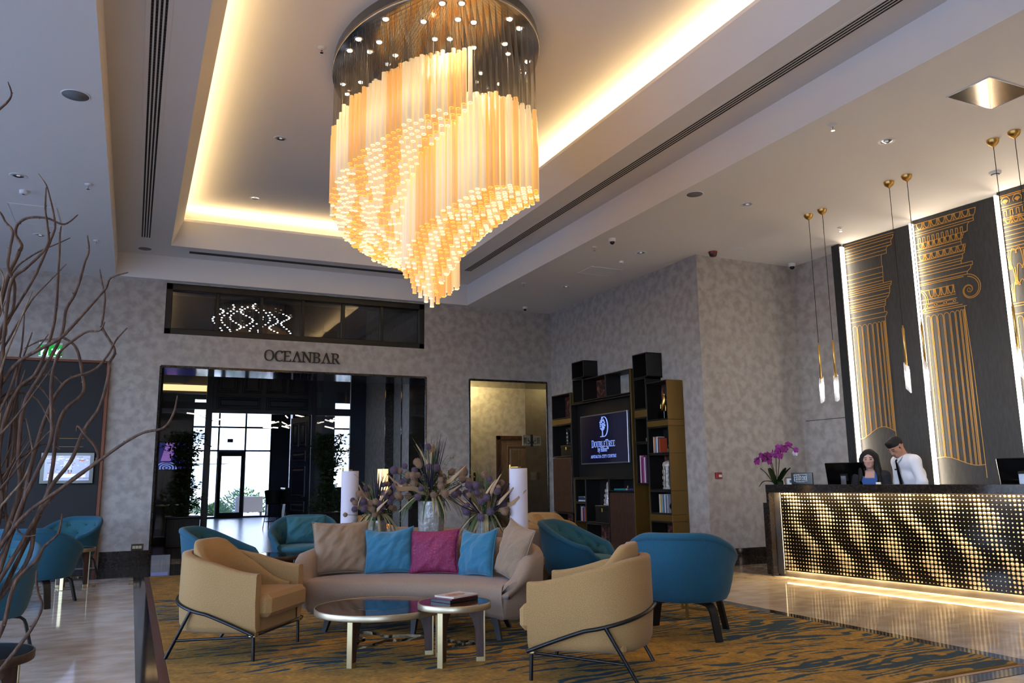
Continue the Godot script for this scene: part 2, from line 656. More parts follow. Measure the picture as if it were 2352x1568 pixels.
func build_shell():
	struct("floor", box(Vector3(XL - 0.3, -0.2, -15.0), Vector3(XR + 0.3, 0, ZN + 0.3)), M.floor_marble, null, "polished beige marble floor")
	# grey border along the back wall and the bands round the carpet
	var g := S()
	bx(g, Vector3(XL, 0, ZB), Vector3(7.46, 0.002, -12.42))
	struct("trim_1", g, M.grey_marble, null, "grey marble border along the back wall")
	g = S()
	bx(g, Vector3(0.10, 0, -12.42), Vector3(0.235, 0.003, 0.6))
	bx(g, Vector3(0.235, 0, -12.42), Vector3(5.56, 0.003, -12.32))
	bx(g, Vector3(5.43, 0, -12.32), Vector3(5.56, 0.003, -3.48))
	bx(g, Vector3(0.235, 0, -3.61), Vector3(5.43, 0.003, -3.48))
	struct("trim_2", g, M.band_marble, null, "dark marble band framing the carpet")
	g = S()
	bx(g, Vector3(0.235, 0, -12.32), Vector3(0.30, 0.004, -3.66))
	bx(g, Vector3(5.385, 0, -12.32), Vector3(5.43, 0.004, -3.61))
	bx(g, Vector3(0.235, 0, -3.66), Vector3(5.43, 0.004, -3.61))
	struct("trim_3", g, M.copper_trim, null, "thin pinkish stone edging beside the carpet")
	# carpet
	var ca := S()
	ca.set_uv(Vector2.ZERO)
	var a := Vector3(0.30, 0.014, -12.25)
	var b := Vector3(5.385, 0.014, -3.66)
	bx(ca, Vector3(a.x, 0, a.z), Vector3(b.x, 0.013, b.z))
	for t in [[0, 0], [1, 0], [1, 1], [0, 0], [1, 1], [0, 1]]:
		ca.set_uv(Vector2(t[0] * (b.x - a.x) / 8.6, t[1]))
		ca.add_vertex(Vector3(lerpf(a.x, b.x, t[0]), a.y, lerpf(a.z, b.z, t[1])))
	lone("carpet", ca, M.carpet_weave, "large gold carpet with dark teal wavering stripes under the seating group", "carpet")

	# back wall with the bar opening, the passage and the long window above
	g = S()
	var zi := -15.0
	for r in [[XL - 0.3, 0.32, 0.0, 6.4], [4.835, 5.70, 0.0, YC + 0.2], [7.35, 7.5, 0.0, YC + 0.2], [0.32, 4.835, 3.135, 3.665], [0.32, 0.335, 3.665, 4.516], [4.80, 4.835, 3.665, 4.516], [0.32, 4.835, 4.516, 6.4], [5.70, 7.35, 3.135, YC + 0.2]]:
		bx(g, Vector3(r[0], r[2], zi), Vector3(r[1], r[3], ZB))
	struct("wall_back", g, M.stucco, null, "grey stucco back wall")
	# wall block that carries the shelves, and the right wall
	struct("wall_shelf", box(Vector3(7.46, 0, zi), Vector3(XR + 0.3, YC + 0.2, -9.36)), M.stucco, null, "grey stucco wall block behind the shelf units")
	g = S()
	bx(g, Vector3(XR, 0, -9.4), Vector3(XR + 0.3, YC + 0.2, ZN + 0.3))
	struct("wall_right", g, M.stucco)
	g = S()
	bx(g, Vector3(XR - 0.004, 2.07, -9.3), Vector3(XR + 0.001, 2.078, -8.3))
	struct("trim_4", g, M.slot_dark, null, "thin horizontal joint in the right wall")
	# left wall: tall windows onto the street
	g = S()
	bx(g, Vector3(XL - 0.3, 0, zi), Vector3(XL, 0.25, ZN + 0.3))
	bx(g, Vector3(XL - 0.3, 4.2, zi), Vector3(XL, 5.9, ZN + 0.3))
	bx(g, Vector3(XL - 0.3, 0, zi), Vector3(XL, YC + 0.2, -12.6))
	for k in 5:
		var z := -12.6 + 3.9 * k
		bx(g, Vector3(XL - 0.3, 0, z), Vector3(XL, YC, z + 0.5))
	struct("wall_left", g, M.stucco)
	for k in 4:
		window("window_%d" % (k + 1), Vector3(XL - 0.1, 0.25, -12.1 + 3.9 * k), Vector3(0, 0, 3.4), 3.95, 2)
	# wall behind the camera, with glass doors and windows
	g = S()
	bx(g, Vector3(XL - 0.3, 4.2, ZN), Vector3(XR + 0.3, 5.9, ZN + 0.3))
	bx(g, Vector3(XL - 0.3, 0, ZN), Vector3(-5.4, YC, ZN + 0.3))
	bx(g, Vector3(8.6, 0, ZN), Vector3(XR + 0.3, YC, ZN + 0.3))
	bx(g, Vector3(-1.0, 0, ZN), Vector3(8.7, YC, ZN + 0.3))
	struct("wall_front", g, M.stucco)
	window("window_5", Vector3(-5.4, 0, ZN + 0.1), Vector3(4.4, 0, 0), 4.2, 3)

	# skirting
	g = S()
	bx(g, Vector3(-0.38, 0, ZB), Vector3(0.33, 0.235, ZB + 0.02), 0.004)
	bx(g, Vector3(4.83, 0, ZB), Vector3(5.71, 0.235, ZB + 0.02), 0.004)
	struct("baseboard_back", g, M.dark_marble)
	g = S()
	bx(g, Vector3(7.44, 0, -9.36), Vector3(XR, 0.235, -9.34), 0.004)
	bx(g, Vector3(7.44, 0, -9.9), Vector3(7.46, 0.235, -9.34), 0.004)
	bx(g, Vector3(7.44, 0, ZB), Vector3(7.46, 0.235, -13.5), 0.004)
	bx(g, Vector3(XR - 0.02, 0, -9.34), Vector3(XR, 0.235, -8.3), 0.004)
	struct("baseboard_right", g, M.dark_marble)

	# dark stone linings of the two openings
	for o in [[0.32, 4.835, "trim_5"], [5.70, 7.35, "trim_6"]]:
		var r := struct_root(o[2], Vector3.ZERO, "dark polished marble lining of an opening")
		for s in [[o[0], 1.0], [o[1], -1.0]]:
			var j := S()
			bx(j, Vector3(minf(s[0] - 0.015 * s[1], s[0] + 0.02 * s[1]), 0, -15.0), Vector3(maxf(s[0] - 0.015 * s[1], s[0] + 0.02 * s[1]), 3.13, ZB + 0.012), 0.003)
			struct("jamb", j, M.dark_marble, r)
		struct("head", box(Vector3(o[0], 3.105, -15.0), Vector3(o[1], 3.145, ZB + 0.012), 0.003), M.dark_marble, r)

	# long dark window above the bar opening
	var w := struct_root("window_8", Vector3.ZERO, "long black framed window above the bar opening")
	var f := S()
	var x0 := 0.335
	var x1 := 4.80
	var y0 := 3.665
	var y1 := 4.516
	var z0 := ZB - 0.13
	for q in [[x0, x1, y0, y0 + 0.10], [x0, x1, y1 - 0.11, y1], [x0, x0 + 0.10, y0, y1], [x1 - 0.10, x1, y0, y1]]:
		bx(f, Vector3(q[0], q[2], z0), Vector3(q[1], q[3], ZB - 0.01), 0.008)
	struct("frame", f, M.black_metal, w)
	var n := 6
	for i in n:
		var xa := x0 + 0.10 + (x1 - x0 - 0.20) * i / n
		var xb := x0 + 0.10 + (x1 - x0 - 0.20) * (i + 1) / n
		if i > 0:
			struct("mullion", box(Vector3(xa - 0.028, y0 + 0.1, z0), Vector3(xa + 0.028, y1 - 0.11, ZB - 0.03), 0.006), M.black_metal, w)
		struct("pane", box(Vector3(xa, y0 + 0.08, z0 + 0.03), Vector3(xb, y1 - 0.09, z0 + 0.038)), M.smoked_glass, w)
	# lettering on the wall
	var sign := thing("sign_lettering", "raised black capital lettering on the stucco above the bar opening", "sign", Vector3(2.535, 3.385, ZB))
	var x := -0.61
	for c in ["O", "C", "E", "Λ", "N", "B", "Λ", "R"]:
		var t := words(c, 0.185, 0.03)
		var wd: float = t.get_aabb().size.x
		part(sign, "letter", t, M.black_metal, Transform3D(Basis(), Vector3(x + wd * 0.5, 0, 0.018)))
		x += wd + 0.008 - (0.012 if c == "Λ" else 0.0)
	# dark board with the small screen at the left end of the back wall
	var nb := thing("wall_board", "tall black wall board with a copper edge at the left end", "wall board", Vector3(0, 0, ZB))
	part(nb, "board", box(Vector3(-3.4, 0.02, 0), Vector3(-0.46, 3.12, 0.05), 0.004), M.niche_black)
	var ce := S()
	bx(ce, Vector3(-0.46, 0.02, 0), Vector3(-0.41, 3.16, 0.07), 0.006)
	bx(ce, Vector3(-3.4, 3.12, 0), Vector3(-0.46, 3.16, 0.07), 0.006)
	part(nb, "edge_trim", ce, M.copper_trim)
	var ln := S()
	bx(ln, Vector3(-1.03, 1.945, 0.05), Vector3(-0.70, 1.95, 0.053))
	bx(ln, Vector3(-1.03, 1.82, 0.05), Vector3(-0.70, 1.825, 0.053))
	part(nb, "gilt_line", ln, M.gold_line)
	build_small_screen()

func window(called: String, at: Vector3, along: Vector3, h: float, n: int):
	var w := struct_root(called, at)
	var d := along.normalized()
	var yaw := atan2(-d.z, d.x)
	var xf := Transform3D(Basis(Vector3.UP, yaw), Vector3.ZERO)
	var L := along.length()
	var f := S()
	bx(f, Vector3(0, 0, -0.05), Vector3(L, 0.08, 0.05), 0.0, xf)
	bx(f, Vector3(0, h - 0.08, -0.05), Vector3(L, h, 0.05), 0.0, xf)
	for i in n + 1:
		var x := clampf(L * i / n - 0.04, 0.0, L - 0.08)
		bx(f, Vector3(x, 0, -0.05), Vector3(x + 0.08, h, 0.05), 0.0, xf)
	struct("frame", f, M.black_metal, w)
	for i in n:
		var p := S()
		bx(p, Vector3(L * i / n, 0.04, -0.004), Vector3(L * (i + 1) / n, h - 0.04, 0.004), 0.0, xf)
		struct("pane", p, M.pane_glass, w)

func build_small_screen():
	# wall screen that shows a bright white lobby
	var t := thing("wall_screen", "small black wall screen showing a bright white hall, on the black board", "screen", Vector3(-0.89, 1.5, ZB + 0.05))
	part(t, "casing", box(Vector3(-0.36, -0.235, 0), Vector3(0.36, 0.235, 0.06), 0.008), M.black_gloss)
	var im := Image.create(240, 136, false, Image.FORMAT_RGB8)
	var r := RandomNumberGenerator.new()
	r.seed = 5
	im.fill(Color(0.66, 0.74, 0.95))
	for k in 70:
		var y := r.randi_range(0, 130)
		var dd := absf(y - 62) / 62.0
		var c := Color(0.95, 0.96, 1.0).lerp(Color(0.45, 0.5, 0.72), r.randf())
		if r.randf() < 0.16:
			c = Color(0.75, 0.35, 0.25)
		im.fill_rect(Rect2i(r.randi_range(0, 230), y, int(6 + 50 * dd * r.randf()), int(2 + 8 * r.randf())), c)
	im.fill_rect(Rect2i(100, 30, 42, 46), Color(0.85, 0.9, 1.0))
	for k in 4:
		im.fill_rect(Rect2i(92 + k * 16, 78, 7, 14), Color(0.2, 0.2, 0.3))
	im.fill_rect(Rect2i(20, 100, 200, 20), Color(0.95, 0.97, 1.0))
	for k in 9:
		im.fill_rect(Rect2i(10 + k * 26, 12 + (k % 3) * 5, 14, 4), Color(1, 1, 1))
	screen_face(t, im, Vector2(0.60, 0.37), 0.062, 0.7)

func screen_face(t: Node3D, im: Image, size: Vector2, z: float, e: float):
	var m := StandardMaterial3D.new()
	m.albedo_color = Color(0.02, 0.02, 0.02)
	m.roughness = 0.15
	m.emission_enabled = true
	m.emission = Color.BLACK
	m.emission_operator = BaseMaterial3D.EMISSION_OP_ADD
	m.emission_texture = ImageTexture.create_from_image(im)
	m.emission_energy_multiplier = e
	var q := QuadMesh.new()
	q.size = size
	part(t, "screen", q, m, Transform3D(Basis(), Vector3(0, 0, z)))

# -------------------------------------------------------------------- ceiling with its stepped recess
func build_ceiling():
	var xa := -0.42
	var xb := 5.61
	var zf := -13.93
	var zn := 1.6
	var y2 := 4.93
	var p: Material = M.ceiling_paint
	var g := S()
	bx(g, Vector3(XL - 0.3, YC, ZB - 0.05), Vector3(xa - 0.08, YC + 0.12, ZN + 0.3))
	bx(g, Vector3(xb + 0.08, YC, ZB - 0.05), Vector3(XR + 0.3, YC + 0.12, ZN + 0.3))
	bx(g, Vector3(xa - 0.08, YC, ZB - 0.05), Vector3(xb + 0.08, YC + 0.12, zf - 0.08))
	bx(g, Vector3(xa - 0.08, YC, zn + 0.08), Vector3(xb + 0.08, YC + 0.12, ZN + 0.3))
	# upstand
	bx(g, Vector3(xa - 0.08, YC, zf - 0.08), Vector3(xa, y2 + 0.05, zn + 0.08))
	bx(g, Vector3(xb, YC, zf - 0.08), Vector3(xb + 0.08, y2 + 0.05, zn + 0.08))
	bx(g, Vector3(xa, YC, zf - 0.08), Vector3(xb, y2 + 0.05, zf - 0.0))
	bx(g, Vector3(xa, YC, zn), Vector3(xb, y2 + 0.05, zn + 0.08))
	struct("ceiling", g, p, null, "white painted ceiling")
	# soffit ring
	var ia := 0.342
	var ib := 4.828
	var jf := -13.258
	var jn := 0.93
	g = S()
	bx(g, Vector3(xa - 0.05, y2, zf - 0.05), Vector3(ia, y2 + 0.05, zn + 0.05))
	bx(g, Vector3(ib, y2, zf - 0.05), Vector3(xb + 0.05, y2 + 0.05, zn + 0.05))
	bx(g, Vector3(ia, y2, zf - 0.05), Vector3(ib, y2 + 0.05, jf))
	bx(g, Vector3(ia, y2, jn), Vector3(ib, y2 + 0.05, zn + 0.05))
	# sloping lip: four wedges, mitred
	var ly := 5.30
	var s := 0.155
	var o := [Vector2(ia, jf), Vector2(ib, jf), Vector2(ib, jn), Vector2(ia, jn)]
	var q := [Vector2(ia + s, jf + s), Vector2(ib - s, jf + s), Vector2(ib - s, jn - s), Vector2(ia + s, jn - s)]
	for k in 4:
		var l := (k + 1) % 4
		var n2: Vector2 = (q[k] + q[l]) * 0.5 - (o[k] + o[l]) * 0.5
		var n := Vector3(n2.x, -0.3, n2.y)
		face(g, [v3(o[k], y2), v3(o[l], y2), v3(q[l], ly), v3(q[k], ly)], n)
		face(g, [v3(o[k], y2 + 0.05), v3(o[l], y2 + 0.05), v3(q[l], ly + 0.04), v3(q[k], ly + 0.04)], -n)
		face(g, [v3(q[k], ly), v3(q[l], ly), v3(q[l], ly + 0.04), v3(q[k], ly + 0.04)], Vector3(n2.x, 0, n2.y))
	struct("ceiling", g, p, null, "white lower ring of the ceiling recess")
	# upper ceiling
	var uy := 5.56
	g = S()
	bx(g, Vector3(-0.16, uy, -13.75), Vector3(5.33, uy + 0.1, 1.5))
	bx(g, Vector3(-0.24, y2 + 0.04, -13.83), Vector3(-0.16, uy + 0.1, 1.5))
	bx(g, Vector3(5.33, y2 + 0.04, -13.83), Vector3(5.41, uy + 0.1, 1.5))
	bx(g, Vector3(-0.16, y2 + 0.04, -13.83), Vector3(5.33, uy + 0.1, -13.75))
	bx(g, Vector3(-0.24, y2 + 0.04, 1.42), Vector3(5.41, uy + 0.1, 1.5))
	struct("ceiling", g, p, null, "white upper ceiling inside the recess")
	# cove lights lying behind the lip
	var spec := [[Vector3(0.36, 5.30, -6.3), 13.4, 0.0, "left"], [Vector3(4.81, 5.30, -6.3), 13.4, 0.0, "right"], [Vector3(2.585, 5.30, -13.22), 4.2, PI / 2, "far"], [Vector3(2.585, 5.30, 0.9), 4.2, PI / 2, "near"]]
	for c in spec:
		var t := thing("cove_light", "warm hidden strip light along the %s side of the ceiling recess" % c[3], "strip light", c[0], c[2])
		part(t, "led_strip", box(Vector3(-0.03, -0.01, -c[1] / 2), Vector3(0.03, 0.01, c[1] / 2)), M.cove_led)
		var al := AreaLight3D.new()
		al.name = "area_light"
		al.area_size = Vector2(0.08, c[1])
		al.light_color = Color(1.0, 0.84, 0.60)
		al.light_energy = COVE * c[1] / 10.0
		al.area_range = 30.0
		al.shadow_enabled = true
		t.add_child(al)
		al.rotation = Vector3(PI / 2, 0, 0)
		al.position = Vector3(0, 0.02, 0)

const COVE := 5.0

func v3(p: Vector2, y: float) -> Vector3:
	return Vector3(p.x, y, p.y)

# -------------------------------------------------------------------- the foyer, the bar and the passage beyond the back wall
func build_bar():
	var by := 6.3
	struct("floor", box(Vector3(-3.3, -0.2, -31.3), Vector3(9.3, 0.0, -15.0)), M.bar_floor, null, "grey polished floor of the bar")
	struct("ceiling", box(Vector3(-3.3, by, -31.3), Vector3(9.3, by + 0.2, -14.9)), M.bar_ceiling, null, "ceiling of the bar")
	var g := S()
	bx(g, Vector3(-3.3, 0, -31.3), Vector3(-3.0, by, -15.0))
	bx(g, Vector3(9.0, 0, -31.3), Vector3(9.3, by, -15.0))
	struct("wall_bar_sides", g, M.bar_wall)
	# upper part above the lobby passage, between the rooms
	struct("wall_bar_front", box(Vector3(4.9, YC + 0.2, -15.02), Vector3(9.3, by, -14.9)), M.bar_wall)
	# far wall with two tall windows
	g = S()
	var z := -31.0
	for r in [[-3.0, 1.85, 0.0, by], [4.66, 6.72, 0.0, by], [8.6, 9.0, 0.0, by], [1.85, 4.66, 4.3, by], [6.72, 8.6, 4.3, by]]:
		bx(g, Vector3(r[0], r[2], z - 0.3), Vector3(r[1], r[3], z))
	struct("wall_bar_far", g, M.navy_panel, null, "dark navy far wall of the bar")
	for o in [[1.85, 4.66, [2.78, 3.71], "window_9"], [6.72, 8.6, [7.66], "window_10"]]:
		var w := struct_root(o[3], Vector3.ZERO, "tall bright window of the bar onto the garden")
		var f := S()
		for y in [0.0, 2.37, 3.22, 4.24]:
			bx(f, Vector3(o[0], y, z - 0.12), Vector3(o[1], y + 0.06, z - 0.02), 0.004)
		for x in [o[0], o[1] - 0.06]:
			bx(f, Vector3(x, 0, z - 0.12), Vector3(x + 0.06, 4.3, z - 0.02), 0.004)
		for x in o[2]:
			bx(f, Vector3(x - 0.03, 0, z - 0.12), Vector3(x + 0.03, 4.3, z - 0.02), 0.004)
		struct("frame", f, M.black_metal, w)
		var xs: Array = [o[0]] + o[2] + [o[1]]
		for i in xs.size() - 1:
			for h in [[0.03, 2.4], [2.4, 3.25], [3.25, 4.27]]:
				struct("pane", box(Vector3(xs[i], h[0], z - 0.075), Vector3(xs[i + 1], h[1], z - 0.069)), M.pane_glass, w)
	var gd := struct_root("door_1", Vector3(2.78, 0, z + 0.02), "black framed glass garden door of the bar")
	var df := S()
	for r in [[0.0, 0.93, 0.0, 0.2], [0.0, 0.93, 2.2, 2.37], [0.0, 0.13, 0.2, 2.2], [0.80, 0.93, 0.2, 2.2]]:
		bx(df, Vector3(r[0], r[2], -0.03), Vector3(r[1], r[3], 0.03), 0.006)
	struct("frame", df, M.black_metal, gd)
	struct("pane", box(Vector3(0.13, 0.2, -0.005), Vector3(0.8, 2.2, 0.005)), M.pane_glass, gd)
	var st := lone("notice", box(Vector3(3.08, 2.70, z - 0.062), Vector3(3.28, 2.83, z - 0.052), 0.003), M.navy_panel, "small dark notice stuck on the pane above the garden door", "notice")

	# partition between foyer and bar: sidelights, panelled lintel, open door leaf
	var zp := -18.5
	var pr := struct_root("wall_partition", Vector3.ZERO, "dark navy panelled partition with a doorway into the bar")
	var f2 := S()
	for r in [[0.02, 0.49, 0.0, 4.0], [1.37, 1.50, 0.0, 4.0], [3.63, 3.72, 0.0, 4.0], [4.52, 4.88, 0.0, 4.0], [0.49, 1.37, 0.0, 0.16], [0.49, 1.37, 2.82, 2.97], [0.49, 1.37, 3.85, 4.0], [3.72, 4.52, 0.0, 0.16], [3.72, 4.52, 2.74, 2.9], [3.72, 4.52, 3.85, 4.0], [1.50, 3.63, 2.75, 4.0]]:
		bx(f2, Vector3(r[0], r[2], zp - 0.08), Vector3(r[1], r[3], zp + 0.02), 0.004)
	bx(f2, Vector3(0.02, 4.0, zp - 0.12), Vector3(4.88, 4.12, zp + 0.08), 0.02)
	struct("frame", f2, M.navy_panel, pr)
	for r in [[0.49, 1.37, 0.16, 2.82], [0.49, 1.37, 2.97, 3.85], [3.72, 4.52, 0.16, 2.74], [3.72, 4.52, 2.9, 3.85]]:
		struct("pane", box(Vector3(r[0], r[2], zp - 0.035), Vector3(r[1], r[3], zp - 0.03)), M.pane_glass, pr)
	for r in [[1.58, 2.02, 3.2, 3.75], [2.10, 2.52, 3.2, 3.75], [2.62, 3.04, 3.2, 3.75], [3.12, 3.55, 3.2, 3.75], [1.58, 2.52, 2.83, 3.12], [2.62, 3.55, 2.83, 3.12]]:
		var pn := S()
		raised(pn, r[0], r[1], r[2], r[3], zp + 0.02)
		struct("panel", pn, M.navy_panel, pr)
	# door leaf standing open into the foyer
	var d := struct_root("door_2", Vector3(3.60, 0, zp), "open navy panelled door leaf with raised fields")
	d.rotation.y = deg_to_rad(104)
	struct("leaf", box(Vector3(0, 0.01, -0.025), Vector3(0.98, 2.73, 0.025), 0.004), M.navy_panel, d)
	for side in [0, 1]:
		for r in [[0.12, 0.46, 0.12, 0.50], [0.52, 0.86, 0.12, 0.50], [0.12, 0.86, 0.58, 0.82], [0.12, 0.86, 0.92, 1.60], [0.12, 0.86, 1.70, 1.95], [0.12, 0.46, 2.05, 2.62], [0.52, 0.86, 2.05, 2.62]]:
			var pn := S()
			raised(pn, r[0], r[1], r[2], r[3], 0.025, side == 1)
			struct("panel", pn, M.navy_panel, d)
	var hd := S()
	bx(hd, Vector3(0.90, 1.0, 0.025), Vector3(0.94, 1.25, 0.035), 0.004)
	tube(hd, PackedVector3Array([Vector3(0.92, 1.15, 0.03), Vector3(0.92, 1.15, 0.08), Vector3(0.80, 1.15, 0.08)]), 0.009)
	struct("handle", hd, M.brass, d)

	# right wall of the foyer with a side doorway
	g = S()
	bx(g, Vector3(4.88, 0, -15.65), Vector3(5.05, by, -15.0))
	bx(g, Vector3(4.88, 0, -18.6), Vector3(5.05, by, -16.84))
	bx(g, Vector3(4.88, 3.6, -16.84), Vector3(5.05, by, -15.65))
	struct("wall_foyer_right", g, M.stucco)
	g = S()
	bx(g, Vector3(4.865, 0, -16.84), Vector3(5.07, 3.6, -16.80))
	bx(g, Vector3(4.865, 0, -15.69), Vector3(5.07, 3.6, -15.65))
	struct("trim_7", g, M.dark_marble, null, "dark marble lining of the side doorway in the foyer")
	struct("wall_foyer_left", box(Vector3(-0.2, 0, -18.5), Vector3(0.0, by, -15.0)), M.stucco)

	# passage to the washrooms
	g = S()
	bx(g, Vector3(5.05, 0, -16.15), Vector3(8.9, 3.6, -15.95))
	bx(g, Vector3(8.7, 0, -15.95), Vector3(8.9, 3.6, -15.0))
	bx(g, Vector3(5.05, 0, -16.85), Vector3(5.25, 3.6, -16.15))
	struct("wall_passage", g, M.corridor_wall, null, "stucco wall of the washroom passage")
	struct("ceiling", box(Vector3(5.05, 3.5, -16.15), Vector3(8.9, 3.6, -15.0)), M.ceiling_paint, null, "ceiling of the washroom passage")
	var wd := struct_root("door_3", Vector3(7.08, 0, -15.95), "brown panelled washroom door in a dark frame")
	var fr := S()
	bx(fr, Vector3(0, 0, 0), Vector3(0.09, 2.18, 0.05), 0.006)
	bx(fr, Vector3(1.05, 0, 0), Vector3(1.14, 2.18, 0.05), 0.006)
	bx(fr, Vector3(0, 2.09, 0), Vector3(1.14, 2.18, 0.05), 0.006)
	struct("frame", fr, M.walnut, wd)
	struct("leaf", box(Vector3(0.09, 0.01, 0.0), Vector3(1.05, 2.09, 0.03), 0.004), M.door_wood, wd)
	for r in [[0.24, 0.90, 1.05, 1.97], [0.24, 0.90, 0.15, 0.93]]:
		var pn := S()
		raised(pn, r[0], r[1], r[2], r[3], 0.03)
		struct("panel", pn, M.door_wood, wd)
	var sg := thing("washroom_sign", "small bronze sign with people and wheelchair symbols projecting from the stone lining", "sign", Vector3(7.33, 2.02, -14.72))
	part(sg, "plate", box(Vector3(-0.21, -0.105, -0.012), Vector3(0, 0.105, 0.0), 0.003), M.champagne)
	part(sg, "bracket", box(Vector3(-0.03, -0.12, -0.02), Vector3(0.0, 0.12, 0.01), 0.003), M.black_metal)
	var ic := S()
	figure_icon(ic, Vector2(-0.165, -0.06), 0.12)
	figure_icon(ic, Vector2(-0.13, -0.06), 0.12)
	var wh := PackedVector2Array()
	for i in 15:
		var a := -2.4 + i * 0.33
		wh.append(Vector2(-0.075 + 0.032 * cos(a), -0.035 + 0.032 * sin(a)))
	ribbon(ic, wh, 0.011, 0.003)
	ribbon(ic, PackedVector2Array([Vector2(-0.085, 0.04), Vector2(-0.08, -0.005), Vector2(-0.05, -0.01), Vector2(-0.03, -0.055)]), 0.013, 0.003)
	part(sg, "symbols", ic, M.black_metal)
	var s2 := thing("washroom_sign", "small bronze plate with a standing figure on the passage wall", "sign", Vector3(6.62, 1.31, -15.95))
	part(s2, "plate", box(Vector3(-0.02, -0.09, 0), Vector3(0.16, 0.09, 0.012), 0.003), M.champagne)
	part(s2, "backing", box(Vector3(-0.07, -0.09, 0), Vector3(-0.02, 0.09, 0.01), 0.003), M.black_metal)
	var i2 := S()
	figure_icon(i2, Vector2(0.075, -0.065), 0.13, 0.013)
	part(s2, "symbol", i2, M.black_metal)
	var pl := OmniLight3D.new()
	pl.name = "passage_lamp_light"
	pl.light_color = Color(1.0, 0.90, 0.62)
	pl.light_energy = 1.3
	pl.omni_range = 12.0
	pl.omni_attenuation = 2.0
	pl.light_size = 0.12
	pl.shadow_enabled = true
	var lam := thing("passage_downlight", "small warm ceiling lamp of the washroom passage", "ceiling lamp", Vector3(6.3, 3.5, -15.45))
	part(lam, "lamp_glass", lathe(S(), [Vector2(0.0, -0.05), Vector2(0.06, -0.045), Vector2(0.08, -0.02), Vector2(0.08, 0.0)], 14), M.stick_led)
	lam.add_child(pl)
	pl.position = Vector3(0, -0.14, 0)

	# ---- things inside the bar
	for k in 2:
		planter_tree(Vector3([0.98, 3.93][k], 0, -17.92), ["tall leafy evergreen in a ribbed black planter beside the bar doorway, by the wall screen", "tall leafy evergreen in a ribbed black planter behind the left white floor lamp"][k], 50 + k)
	var b := bar_stool()
	b.position = Vector3(3.55, 0, -23.0)
	b.rotation.y = -0.5
	dup(b, Vector3(3.98, 0, -23.1), -0.5, "second high dark stool at the bar, partly behind the open door leaf")
	# bar counter behind the stools, ending the view
	var ct := thing("bar_counter", "long dark bar counter with a pale top behind the stools", "counter", Vector3(4.75, 0, -24.0))
	part(ct, "body", box(Vector3(-0.75, 0, -0.35), Vector3(1.6, 1.05, 0.3), 0.01), M.navy_panel)
	part(ct, "top", box(Vector3(-0.8, 1.05, -0.4), Vector3(1.65, 1.09, 0.38), 0.008), M.grey_marble)
	struct("column_1", box(Vector3(4.70, 0, -27.5), Vector3(6.1, 6.3, -27.1)), M.navy_panel, null, "broad navy pier inside the bar")
	# stick lights
	for a in [[Vector3(1.62, 2.78, -21), "first cluster of slim white light sticks in the bar, left of the doorway", 3], [Vector3(3.45, 2.75, -21.5), "middle cluster of slim white light sticks seen through the doorway", 4], [Vector3(4.25, 2.75, -20.5), "right cluster of glowing light sticks beside the door leaf", 6]]:
		stick_light(a[0], a[1], a[2])
	# screen in the bar
	var sc := thing("bar_screen", "blue lit screen in the bar, left of the evergreen", "screen", Vector3(0.84, 1.99, -24.0))
	part(sc, "casing", box(Vector3(-0.62, -0.38, -0.05), Vector3(0.62, 0.38, 0), 0.006), M.black_gloss)
	var im := Image.create(160, 96, false, Image.FORMAT_RGB8)
	for y in 96:
		for x in 160:
			var c := Color(0.10, 0.10, 0.42)
			var dx := x - 95 + y * 0.3
			if absf(dx) < 20.0 - y * 0.05 and y < 66:
				c = Color(0.62, 0.45, 0.80)
			if y > 70 and Vector2(x - 80, (y - 90) * 1.6).length() < 40 and int(Vector2(x - 80, (y - 90) * 1.6).length() / 5) % 2 == 0:
				c = Color(0.6, 0.7, 1.0)
			im.set_pixel(x, y, c)
	screen_face(sc, im, Vector2(1.2, 0.72), 0.003, 0.55)
	part(sc, "post", box(Vector3(-0.05, -1.99, -0.12), Vector3(0.05, 0, -0.05), 0.005), M.black_metal)
	# warm light band high on the bar wall
	var lb := thing("wall_light_band", "warm glowing light band high across the bar", "strip light", Vector3(1.2, 4.2, -27))
	part(lb, "band", box(Vector3(-3, -0.09, -0.05), Vector3(1.5, 0.09, 0.05), 0.01), M.bar_led)
	part(lb, "housing", box(Vector3(-3.05, -0.16, -0.3), Vector3(1.55, 0.14, -0.05), 0.01), M.bar_wall)
	# chandelier of light points seen through the upper window
	dot_chandelier()
	# table and two chairs by the left glass
	var bt := thing("bar_table", "small pale topped bar table seen low through the left side glass", "table", Vector3(0.75, 0, -21.2))
	part(bt, "top", lathe(S(), [Vector2(0, 0.72), Vector2(0.4, 0.72), Vector2(0.41, 0.735), Vector2(0.4, 0.75), Vector2(0, 0.75)], 20), M.champagne)
	part(bt, "stem", cyl(S(), 0.03, 0.02, 0.73, 10), M.black_metal)
	part(bt, "foot", lathe(S(), [Vector2(0, 0), Vector2(0.22, 0), Vector2(0.22, 0.015), Vector2(0.03, 0.03), Vector2(0, 0.03)], 18), M.black_metal)

func figure_icon(st: SurfaceTool, at: Vector2, h: float, w := 0.010):
	var c := PackedVector2Array()
	for i in 9:
		c.append(at + Vector2(cos(TAU * i / 8), sin(TAU * i / 8)) * h * 0.05 + Vector2(0, h * 0.9))
	ribbon(st, c, h * 0.1, 0.003)
	ribbon(st, PackedVector2Array([at + Vector2(0, h * 0.78), at + Vector2(0, h * 0.35)]), w * 1.8, 0.003)
	ribbon(st, PackedVector2Array([at + Vector2(-w * 0.5, h * 0.35), at + Vector2(-w * 0.5, 0)]), w * 0.8, 0.003)
	ribbon(st, PackedVector2Array([at + Vector2(w * 0.5, h * 0.35), at + Vector2(w * 0.5, 0)]), w * 0.8, 0.003)

